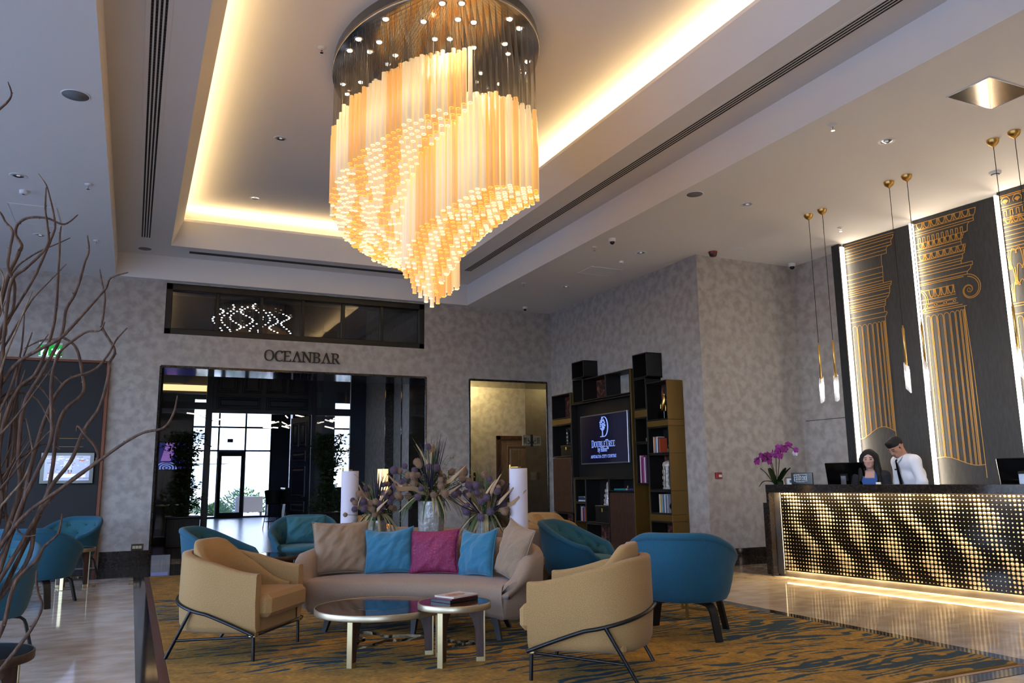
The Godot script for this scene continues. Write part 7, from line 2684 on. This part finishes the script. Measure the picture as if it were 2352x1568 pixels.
	# more stems in the thick of the bunch
	for k in 34:
		var p := []
		var x := r.randf_range(-0.02, 0.05)
		var z := r.randf_range(-0.06, 0.06)
		var n := r.randi_range(8, 13)
		var top := r.randf_range(1.35, 2.05)
		var lean := r.randf_range(-0.10, 0.30)
		var ph := r.randf() * TAU
		var am := r.randf_range(0.02, 0.055)
		for i in n:
			var u := float(i) / (n - 1)
			p.append(Vector3(x + lean * pow(u, 1.5) * 0.85 + am * sin(u * 11.0 + ph) * u, lerpf(0.46, top, u), z + 0.10 * sin(u * 5.0 + ph) * u))
		p.reverse()
		twig(t, p, r.randf_range(0.006, 0.010), r.randf() < 0.12, r)
	for k in 8:
		# stems that bow outwards and cross the bunch
		var p := []
		var y0 := r.randf_range(0.95, 1.45)
		var s := 1.0 if r.randf() < 0.7 else -1.0
		for i in 8:
			var u := i / 7.0
			p.append(Vector3(0.10 - 0.12 * s + s * 0.36 * u, y0 + 0.22 * sin(u * 3.0 + k) * u + 0.2 * u, 0.06 * cos(k + u * 4.0)))
		p.reverse()
		twig(t, p, 0.006, false, r)
	var v := thing("floor_vase", "tall dark floor vase that holds the bare twigs", "vase", Vector3(-0.58, 0.002, -3.587))
	part(v, "body", lathe(S(), [Vector2(0, 0), Vector2(0.13, 0), Vector2(0.14, 0.02), Vector2(0.16, 0.2), Vector2(0.15, 0.38), Vector2(0.11, 0.5), Vector2(0.10, 0.51), Vector2(0.10, 0.47), Vector2(0.13, 0.36), Vector2(0, 0.1)], 28), M.black_gloss)

func twig(t: Node3D, p: Array, r0: float, pale: bool, r: RandomNumberGenerator):
	# from tip to foot
	var c := curve(p, 6)
	var n := c.size()
	var rad := PackedFloat32Array()
	for i in n:
		var u := float(i) / (n - 1)
		rad.append(r0 * (0.22 + 0.78 * pow(u, 0.6)) * (1.0 + 0.18 * (r.randf() - 0.4)))
	var g := S()
	tube(g, c, rad, 7)
	# buds
	for i in range(5, n - 6, 9):
		var d := Vector3(r.randfn(), r.randfn(), r.randfn()).normalized()
		tube(g, PackedVector3Array([c[i], c[i] + d * rad[i] * 2.0]), PackedFloat32Array([rad[i] * 0.8, rad[i] * 0.3]), 5)
	part(t, "branch", g, M.twig_pale if pale else M.twig_bark)

# -------------------------------------------------------------------- ceiling fittings
func build_fixtures():
	# downlights
	var dl := thing("downlight", "", "downlight", Vector3.ZERO, 0.0, "recessed downlights")
	part(dl, "trim", lathe(S(), [Vector2(0.052, 0.0), Vector2(0.062, -0.002), Vector2(0.078, -0.006), Vector2(0.085, -0.004), Vector2(0.086, 0.0)], 28), M.white_plastic)
	part(dl, "reflector", lathe(S(), [Vector2(0.0, -0.0005), Vector2(0.03, -0.001), Vector2(0.045, -0.0025), Vector2(0.054, -0.005)], 24), M.chrome)
	part(dl, "lens", lathe(S(), [Vector2(0.0, -0.004), Vector2(0.018, -0.003), Vector2(0.02, -0.0008)], 16), M.downlight_lens)
	var dp := [[-1.3, YC, -9.665, "recessed downlight in the left ceiling, nearest the left speaker"], [-1.3, YC, -11.98, "recessed downlight in the left ceiling, beyond the flush panel"], [6.633, YC, -5.256, "recessed downlight in the right ceiling, nearest the square recess panel"], [6.633, YC, -7.286, "recessed downlight in the right ceiling, near the round speaker"], [6.633, YC, -9.59, "recessed downlight in the right ceiling, beside the flush hatch"], [6.633, YC, -11.883, "recessed downlight in the right ceiling, nearest the back wall"], [1.46, 5.56, -9.95, "recessed downlight in the upper ceiling, left of the chandelier"], [1.46, 5.56, -12.33, "recessed downlight in the upper ceiling, by the far cove"]]
	for k in dp.size():
		var d: Array = dp[k]
		if k == 0:
			dl.position = Vector3(d[0], d[1], d[2])
			dl.set_meta("label", d[3])
		else:
			dup(dl, Vector3(d[0], d[1], d[2]), 0.0, d[3])
	# sprinklers
	var sp := thing("sprinkler", "", "sprinkler", Vector3.ZERO, 0.0, "ceiling sprinklers")
	part(sp, "rosette", lathe(S(), [Vector2(0.0, -0.016), Vector2(0.02, -0.015), Vector2(0.038, -0.006), Vector2(0.042, 0.0)], 20), M.white_plastic)
	var sg := S()
	cyl(sg, 0.008, -0.035, -0.012, 8)
	cyl(sg, 0.017, -0.058, -0.054, 12)
	for s in [-1, 1]:
		tube(sg, PackedVector3Array([Vector3(0.008 * s, -0.03, 0), Vector3(0.014 * s, -0.042, 0), Vector3(0.002 * s, -0.055, 0)]), 0.0025, 5)
	part(sp, "head", sg, M.chrome)
	part(sp, "bulb", cyl(S(), 0.0035, -0.053, -0.033, 6), M.red_plastic)
	var ps := [[-0.63, YC, -9.656, "ceiling sprinkler in the left ceiling, nearer one"], [-0.63, YC, -11.957, "ceiling sprinkler in the left ceiling, farther one"], [5.84, YC, -5.197, "ceiling sprinkler near the white beam, nearest the camera"], [5.84, YC, -9.602, "ceiling sprinkler near the dome camera by the beam"], [5.84, YC, -11.934, "ceiling sprinkler near the beam, nearest the back wall"], [8.434, YC, -7.52, "ceiling sprinkler in front of the charcoal wall boards"], [1.476, 5.56, -7.56, "ceiling sprinkler in the upper ceiling, left of the chandelier plate"]]
	for k in ps.size():
		var d: Array = ps[k]
		if k == 0:
			sp.position = Vector3(d[0], d[1], d[2])
			sp.set_meta("label", d[3])
		else:
			dup(sp, Vector3(d[0], d[1], d[2]), 0.5 * k, d[3])
	# round speakers
	for d in [[-0.63, YC, -7.374, 0.115, "round grey speaker in the left ceiling"], [-0.027, 4.93, -13.60, 0.11, "round grey speaker in the recess soffit, beyond the left slot diffuser"], [5.81, YC, -7.254, 0.105, "round grey speaker in the right ceiling beside the beam"]]:
		var t := thing("ceiling_speaker", d[4], "speaker", Vector3(d[0], d[1], d[2]), 0.0, "round ceiling speakers")
		part(t, "rim", lathe(S(), [Vector2(d[3] - 0.012, -0.004), Vector2(d[3] - 0.006, -0.007), Vector2(d[3], -0.005), Vector2(d[3], 0.0)], 36), M.white_plastic)
		part(t, "grille", lathe(S(), [Vector2(0, -0.004), Vector2(d[3] - 0.012, -0.004), Vector2(d[3] - 0.012, 0.0)], 36), M.speaker_mesh)
	# flush panels
	for d in [[-1.52, -11.46, -1.02, -10.68, "flush white access hatch in the left ceiling"], [6.35, -10.96, 6.91, -10.54, "flush white access hatch in the right ceiling"], [6.33, -4.36, 6.92, -3.97, "large square grey ceiling panel at the upper right"]]:
		var t := thing("ceiling_hatch", d[4], "ceiling hatch", Vector3((d[0] + d[2]) / 2, YC, (d[1] + d[3]) / 2))
		var w: float = (d[2] - d[0]) / 2
		var l: float = (d[3] - d[1]) / 2
		part(t, "panel", box(Vector3(-w, -0.004, -l), Vector3(w, 0, l), 0.001), M.polished_steel if d[3] > -5 else M.ceiling_paint)
		var f := S()
		for q in [[-w - 0.008, -l - 0.008, w + 0.008, -l], [-w - 0.008, l, w + 0.008, l + 0.008], [-w - 0.008, -l, -w, l], [w, -l, w + 0.008, l]]:
			bx(f, Vector3(q[0], -0.007, q[1]), Vector3(q[2], 0, q[3]))
		part(t, "frame", f, M.white_plastic)
	# cameras
	for d in [[5.862, -9.155, 0.05, "white dome camera under the right ceiling, near the beam", true], [9.2, -9.2, 0.055, "white dome camera in the ceiling corner by the charcoal boards", true], [6.627, -10.113, 0.035, "small white detector beside the flush hatch", false], [6.707, -13.661, 0.045, "small white dome detector close to the back wall", true], [-1.3, -10.164, 0.045, "small white detector in the left ceiling by the downlight", false]]:
		var t := thing("ceiling_camera" if d[4] else "detector", d[3], "camera" if d[4] else "detector", Vector3(d[0], YC, d[1]))
		var r: float = d[2]
		part(t, "housing", lathe(S(), [Vector2(0, -r * 0.9), Vector2(r * 0.82, -r * 0.9), Vector2(r * 0.95, -r * 0.8), Vector2(r, -r * 0.2), Vector2(r * 1.02, 0)], 24), M.white_plastic)
		if d[4]:
			part(t, "dome", ell(S(), Vector3(0, -r * 0.95, 0), Vector3(r * 0.7, r * 0.75, r * 0.7), 18, 10), M.black_gloss)
		else:
			part(t, "lens", box(Vector3(-r * 0.3, -r * 1.0, -r * 0.3), Vector3(r * 0.3, -r * 0.88, r * 0.3), 0.003), M.speaker_mesh)
	var sm := thing("smoke_detector", "white smoke detector in front of the charcoal boards", "detector", Vector3(8.452, YC, -5.366))
	part(sm, "body", lathe(S(), [Vector2(0, -0.045), Vector2(0.02, -0.045), Vector2(0.04, -0.03), Vector2(0.058, -0.024), Vector2(0.062, -0.012), Vector2(0.062, 0.0)], 26), M.white_plastic)
	part(sm, "vents", lathe(S(), [Vector2(0.034, -0.036), Vector2(0.047, -0.027)], 26), M.slot_grey)
	var sn := thing("fire_sounder", "dark red fire sounder on the ceiling above the wall corner", "alarm", Vector3(7.60, YC, -9.14))
	part(sn, "body", lathe(S(), [Vector2(0, -0.075), Vector2(0.04, -0.074), Vector2(0.052, -0.06), Vector2(0.062, -0.02), Vector2(0.064, 0)], 24), M.red_dark)
	part(sn, "band", lathe(S(), [Vector2(0.0625, -0.02), Vector2(0.066, -0.012), Vector2(0.066, 0)], 24), M.red_plastic)
	var cp := thing("ceiling_disc", "flat white disc on the ceiling beside the red sounder", "ceiling disc", Vector3(7.83, YC, -8.894))
	part(cp, "disc", lathe(S(), [Vector2(0, -0.004), Vector2(0.085, -0.006), Vector2(0.095, -0.004), Vector2(0.096, 0)], 28), M.white_plastic)
	# call point, sockets
	var fc := thing("fire_call_point", "red fire call point with a white label on the stucco wall", "alarm", Vector3(7.64, 1.265, -9.36))
	part(fc, "case", box(Vector3(-0.05, -0.045, 0), Vector3(0.05, 0.045, 0.045), 0.005), M.red_plastic)
	part(fc, "label_plate", box(Vector3(-0.015, -0.022, 0.045), Vector3(0.04, 0.012, 0.047), 0.001), M.paper_white)
	for d in [[Vector3(7.60, 0.28, -9.36), 0.05, "small dark wall socket low on the stucco by the right tub armchair"], [Vector3(0.143, 0.285, ZB), 0.085, "bronze double wall socket low on the stucco left of the bar opening"]]:
		var t := thing("wall_socket", d[2], "socket", d[0])
		var w: float = d[1]
		part(t, "plate", box(Vector3(-w, -0.05, 0), Vector3(w, 0.05, 0.01), 0.003), M.black_metal if w < 0.06 else mt("bronze_plate", Color(0.24, 0.20, 0.15), 0.4, 0.5))
		for k in (1 if w < 0.06 else 3):
			part(t, "outlet", box(Vector3(-0.022 + (0.0 if w < 0.06 else (k - 1) * 0.045), -0.022, 0.01), Vector3(0.018 + (0.0 if w < 0.06 else (k - 1) * 0.045), 0.022, 0.013), 0.002), M.champagne)
	# exit sign
	var ex := thing("exit_sign", "small green lit exit sign above the black wall board", "sign", Vector3(-1.245, 3.29, ZB))
	part(ex, "case", box(Vector3(-0.16, 0.085, 0), Vector3(0.16, 0.12, 0.06), 0.006), M.white_plastic)
	var em := glow("exit_green", Color(0.05, 0.55, 0.16), 0.9, Color(0.1, 0.5, 0.2))
	var ew := glow("exit_white", Color(0.85, 0.95, 1.0), 0.9)
	part(ex, "panel", box(Vector3(-0.15, -0.085, 0.02), Vector3(0.15, 0.085, 0.03), 0.002), em)
	var es := S()
	for s in [-1.0, 1.0]:
		ribbon(es, PackedVector2Array([Vector2(0.075 + 0.05 * s, 0.015), Vector2(0.075, -0.04)]), 0.028, 0.002)
	ribbon(es, PackedVector2Array([Vector2(0.075, 0.045), Vector2(0.075, -0.035)]), 0.026, 0.002)
	bx(es, Vector3(-0.13, -0.075, 0), Vector3(-0.03, 0.055, 0.001))
	part(ex, "arrow", es, ew, Transform3D(Basis(), Vector3(0, 0, 0.031)))
	var er := S()
	ribbon(er, PackedVector2Array([Vector2(-0.075, 0.03), Vector2(-0.085, -0.005), Vector2(-0.06, -0.03), Vector2(-0.075, -0.06)]), 0.014, 0.002)
	ribbon(er, PackedVector2Array([Vector2(-0.085, -0.005), Vector2(-0.105, -0.05)]), 0.012, 0.002)
	ribbon(er, PackedVector2Array([Vector2(-0.115, 0.0), Vector2(-0.095, 0.022), Vector2(-0.06, 0.015), Vector2(-0.045, 0.0)]), 0.010, 0.002)
	ribbon(er, PackedVector2Array([Vector2(-0.072, 0.042), Vector2(-0.072, 0.052)]), 0.016, 0.002)
	part(ex, "runner", er, em, Transform3D(Basis(), Vector3(0, 0, 0.033)))
	part(ex, "rim", box(Vector3(-0.155, -0.095, 0.02), Vector3(0.155, -0.085, 0.035), 0.002), ew)
	# slot diffusers
	slot_diffuser("long slot diffuser of four dark slots in the left soffit", Vector3(-0.0235, 4.93, -6.0), 0.0, 13.9, 4)
	slot_diffuser("long slot diffuser of four dark slots in the right soffit", Vector3(5.2135, 4.93, -6.0), 0.0, 13.9, 4)
	slot_diffuser("short grey slot diffuser in the far soffit", Vector3(2.6, 4.93, -13.55), PI / 2, 3.95, 2)
	# pendants over the desk
	var pd := pendant()
	var pp := [[7.635, -7.293, "slim brass and glass pendant, first from the left over the desk", 0.0], [7.64, -7.07, "slim brass and glass pendant, second from the left over the desk", 0.4], [7.615, -6.056, "slim brass and glass pendant in front of the plain column board", 1.9], [7.628, -5.832, "slim brass and glass pendant in front of the second light slot", 2.3], [7.605, -4.812, "slim brass and glass pendant near the right edge of the view", 2.0], [7.601, -4.592, "slim brass pendant, rightmost, cut by the frame", 2.6]]
	for k in pp.size():
		var d: Array = pp[k]
		if k == 0:
			pd.position = Vector3(d[0], YC, d[1])
			pd.set_meta("label", d[2])
		else:
			dup(pd, Vector3(d[0], YC, d[1]), d[3], d[2])

func pendant() -> Node3D:
	var t := thing("pendant_lamp", "", "pendant lamp", Vector3.ZERO, 0.0, "pendant lamps over the reception desk")
	part(t, "canopy", lathe(S(), [Vector2(0.006, -0.075), Vector2(0.02, -0.062), Vector2(0.042, -0.045), Vector2(0.055, -0.022), Vector2(0.058, 0.0)], 26), M.brass)
	part(t, "cable", cyl(S(), 0.0035, -1.70, -0.07, 6), M.stem_brown)
	part(t, "rod", lathe(S(), [Vector2(0.0, -2.13), Vector2(0.013, -2.13), Vector2(0.013, -1.70), Vector2(0.008, -1.69), Vector2(0.006, -1.66), Vector2(0.0, -1.66)], 14), M.brass)
	# fluted glass sleeve with slanted ends
	var rows := []
	var n := 28
	for i in n:
		var a := TAU * i / n
		var rr := 0.029 if i % 2 == 0 else 0.026
		var sl := 0.028 * cos(a)
		rows.append([Vector3(cos(a) * rr, -2.385 + sl, sin(a) * rr), Vector3(cos(a) * rr, -2.10 + sl, sin(a) * rr), Vector3(cos(a) * rr * 0.72, -2.10 + sl, sin(a) * rr * 0.72), Vector3(cos(a) * rr * 0.72, -2.385 + sl, sin(a) * rr * 0.72)])
	rows.append(rows[0])
	var g := S()
	sweep_rows(g, rows, true)
	part(t, "glass_sleeve", g, M.fluted_glass)
	part(t, "bulb", ell(S(), Vector3(0, -2.215, 0), Vector3(0.018, 0.030, 0.018), 12, 8), M.bulb_led)
	part(t, "socket", cyl(S(), 0.014, -2.19, -2.12, 12), M.brass)
	var o := OmniLight3D.new()
	o.name = "bulb_light"
	o.light_color = Color(1.0, 0.97, 0.92)
	o.light_energy = 0.25
	o.omni_range = 10.0
	o.omni_attenuation = 2.0
	o.light_size = 0.015
	o.shadow_enabled = true
	t.add_child(o)
	o.position = Vector3(0, -2.215, 0)
	return t

func slot_diffuser(label: String, at: Vector3, turn: float, L: float, n: int):
	var t := thing("slot_diffuser", label, "air vent", at, turn)
	var w := 0.034
	var W := n * w / 2 + 0.03
	part(t, "plate", box(Vector3(-W, -0.004, -L / 2), Vector3(W, 0, L / 2), 0.001), M.ceiling_paint if n == 4 else M.slot_grey)
	for k in n:
		var x := (k - (n - 1) / 2.0) * w
		var s := part(t, "slot", box(Vector3(x - 0.0095, -0.0055, -L / 2 + 0.02), Vector3(x + 0.0095, -0.0035, L / 2 - 0.02)), M.slot_dark)
	var g := S()
	if n == 4:
		for k in n:
			var x := (k - (n - 1) / 2.0) * w
			for i in int(L / 0.05):
				var z := -L / 2 + 0.03 + i * 0.05
				bx(g, Vector3(x - 0.009, -0.0065, z), Vector3(x + 0.009, -0.0052, z + 0.012))
		var o := part(t, "vanes", g, M.slot_grey)
		o.set_meta("kind", "stuff")

# -------------------------------------------------------------------- chandelier of hanging glass tubes
func build_chandelier():
	var cx := 2.585
	var cz := -7.35
	var top := 5.42
	var ra := 1.0
	var rb := 1.45
	var t := thing("chandelier", "huge oval chandelier of amber and clear glass tubes hanging from a steel plate", "chandelier", Vector3(cx, top, cz))
	var sc := Transform3D(Basis.from_scale(Vector3(ra, 1, rb)), Vector3.ZERO)
	part(t, "plate", lathe(S(), [Vector2(0, 0), Vector2(0.994, 0), Vector2(1.0, 0.006), Vector2(1.0, 0.05), Vector2(0.985, 0.05), Vector2(0.985, 0.14), Vector2(0, 0.14)], 72, sc), M.polished_steel)
	var r := RandomNumberGenerator.new()
	r.seed = 99
	# lamps in the plate
	var lens := mesh_of(lathe(S(), [Vector2(0, -0.012), Vector2(0.024, -0.010), Vector2(0.028, 0.0)], 16))
	var trim := mesh_of(lathe(S(), [Vector2(0.028, -0.004), Vector2(0.040, -0.006), Vector2(0.044, 0.0)], 16))
	var n := 0
	for ring in [[0.22, 5], [0.48, 11], [0.72, 15], [0.90, 17]]:
		for k in ring[1]:
			var a: float = TAU * (k + 0.5 * (n % 2)) / ring[1] + ring[0] * 3.0
			var p := Vector3(cos(a) * ra * ring[0], 0, sin(a) * rb * ring[0])
			var l := part(t, "spot_lamp", lens, M.spot_led, Transform3D(Basis(), p))
			part(l, "trim_ring", trim, M.chrome)
			if (n % 3) == 0:
				var s := SpotLight3D.new()
				s.name = "spot_light"
				s.light_color = Color(1.0, 0.88, 0.68)
				s.light_energy = SPOT
				s.spot_angle = 40.0
				s.spot_range = 12.0
				s.spot_attenuation = 2.0
				s.light_size = 0.03
				s.shadow_enabled = true
				t.add_child(s)
				s.position = p + Vector3(0, -0.03, 0)
				s.rotation = Vector3(-PI / 2, 0, 0)
			n += 1
	# tubes on a grid inside the oval
	var list := []
	var pitch := 0.0605
	var theta0 := 1.60
	for i in range(-18, 19):
		for j in range(-28, 29):
			var x := (i + 0.5 * (j % 2)) * pitch
			var z := j * pitch * 0.92
			var rho := Vector2(x / ra, z / rb).length()
			if rho > 0.985:
				continue
			var th := atan2(z / rb, x / ra)
			var f := 1.0 - fposmod((th - theta0 - 1.9 * (1.0 - rho)) / PI, 1.0)
			var yb := 2.93 + 0.76 * rho + 0.78 * pow(rho, 0.6) * f
			var yt := 4.50 + 0.38 * (1.0 - rho) + 0.42 * f
			yt += r.randf_range(-0.04, 0.04)
			yb += r.randf_range(-0.015, 0.015)
			# tubes hang in bands of one colour
			var band := sin(x * 23.0 + z * 5.1) + 0.8 * sin(th * 13.0 + rho * 9.0) + r.randf_range(-0.9, 0.9)
			list.append([Vector3(x, yb - top, z), yt - yb, band > 0.2])
	# nearest to the eye first: those are the ones seen largest
	var eye := Vector3(0, 1.25, 0) - Vector3(cx, top, cz)
	list.sort_custom(func(a, b): return (a[0] - eye).length() < (b[0] - eye).length())
	var tr := 0.0205
	var wall := lathe(S(), [Vector2(tr * 0.80, 0.0), Vector2(tr, 0.0), Vector2(tr, 1.0), Vector2(tr * 0.80, 1.0)], 10)
	var wm := mesh_of(wall)
	var ring_m := mesh_of(lathe(S(), [Vector2(tr * 0.80, -0.002), Vector2(tr * 1.02, -0.002), Vector2(tr * 1.02, 0.003)], 12, Transform3D(), -1))
	var rest := {}
	var wires := S()
	for k in list.size():
		var q: Array = list[k]
		var p: Vector3 = q[0]
		var amber: bool = q[2]
		if k < 300:
			var o := part(t, "glass_tube", wm, M.tube_amber if amber else M.tube_frost, Transform3D(Basis.from_scale(Vector3(1, q[1], 1)), p))
			part(o, "rim", ring_m, M.ring_amber if amber else M.ring_white, Transform3D(Basis.from_scale(Vector3(1, 1.0 / q[1], 1)), Vector3.ZERO))
		else:
			for w in [["tubes", wm, Basis.from_scale(Vector3(1, q[1], 1))], ["tube_rims", ring_m, Basis()]]:
				var key: String = w[0] + ("_amber" if amber else "_frost")
				if not rest.has(key):
					rest[key] = [w[1], []]
				rest[key][1].append(Transform3D(w[2], p))
		tube(wires, PackedVector3Array([Vector3(p.x, p.y + q[1] - 0.01, p.z), Vector3(p.x, 0, p.z)]), 0.0021, 3, false)
	var wo := part(t, "wires", wires, M.wire_steel)
	wo.set_meta("kind", "stuff")
	for key in rest:
		var mm := MultiMesh.new()
		mm.transform_format = MultiMesh.TRANSFORM_3D
		mm.mesh = rest[key][0]
		mm.instance_count = rest[key][1].size()
		for i in mm.instance_count:
			mm.set_instance_transform(i, rest[key][1][i])
		var mi := MultiMeshInstance3D.new()
		mi.name = key
		mi.multimesh = mm
		mi.material_override = M[("tube_" if key.begins_with("tubes") else "ring_") + ("amber" if key.ends_with("amber") else ("frost" if key.begins_with("tubes") else "white"))]
		t.add_child(mi, true)
		mi.set_meta("kind", "stuff")
	# lamps hidden among the tubes
	for q in [[0.0, -1.2, 0.0], [0.35, -0.9, -0.6], [-0.35, -0.9, 0.6]]:
		var o := OmniLight3D.new()
		o.name = "omni_light"
		o.light_color = Color(1.0, 0.88, 0.66)
		o.light_energy = CORE
		o.omni_range = 14.0
		o.omni_attenuation = 2.0
		o.light_size = 0.05
		o.shadow_enabled = true
		t.add_child(o)
		o.position = Vector3(q[0], q[1], q[2])

const SPOT := 1.0
const CORE := 0.5
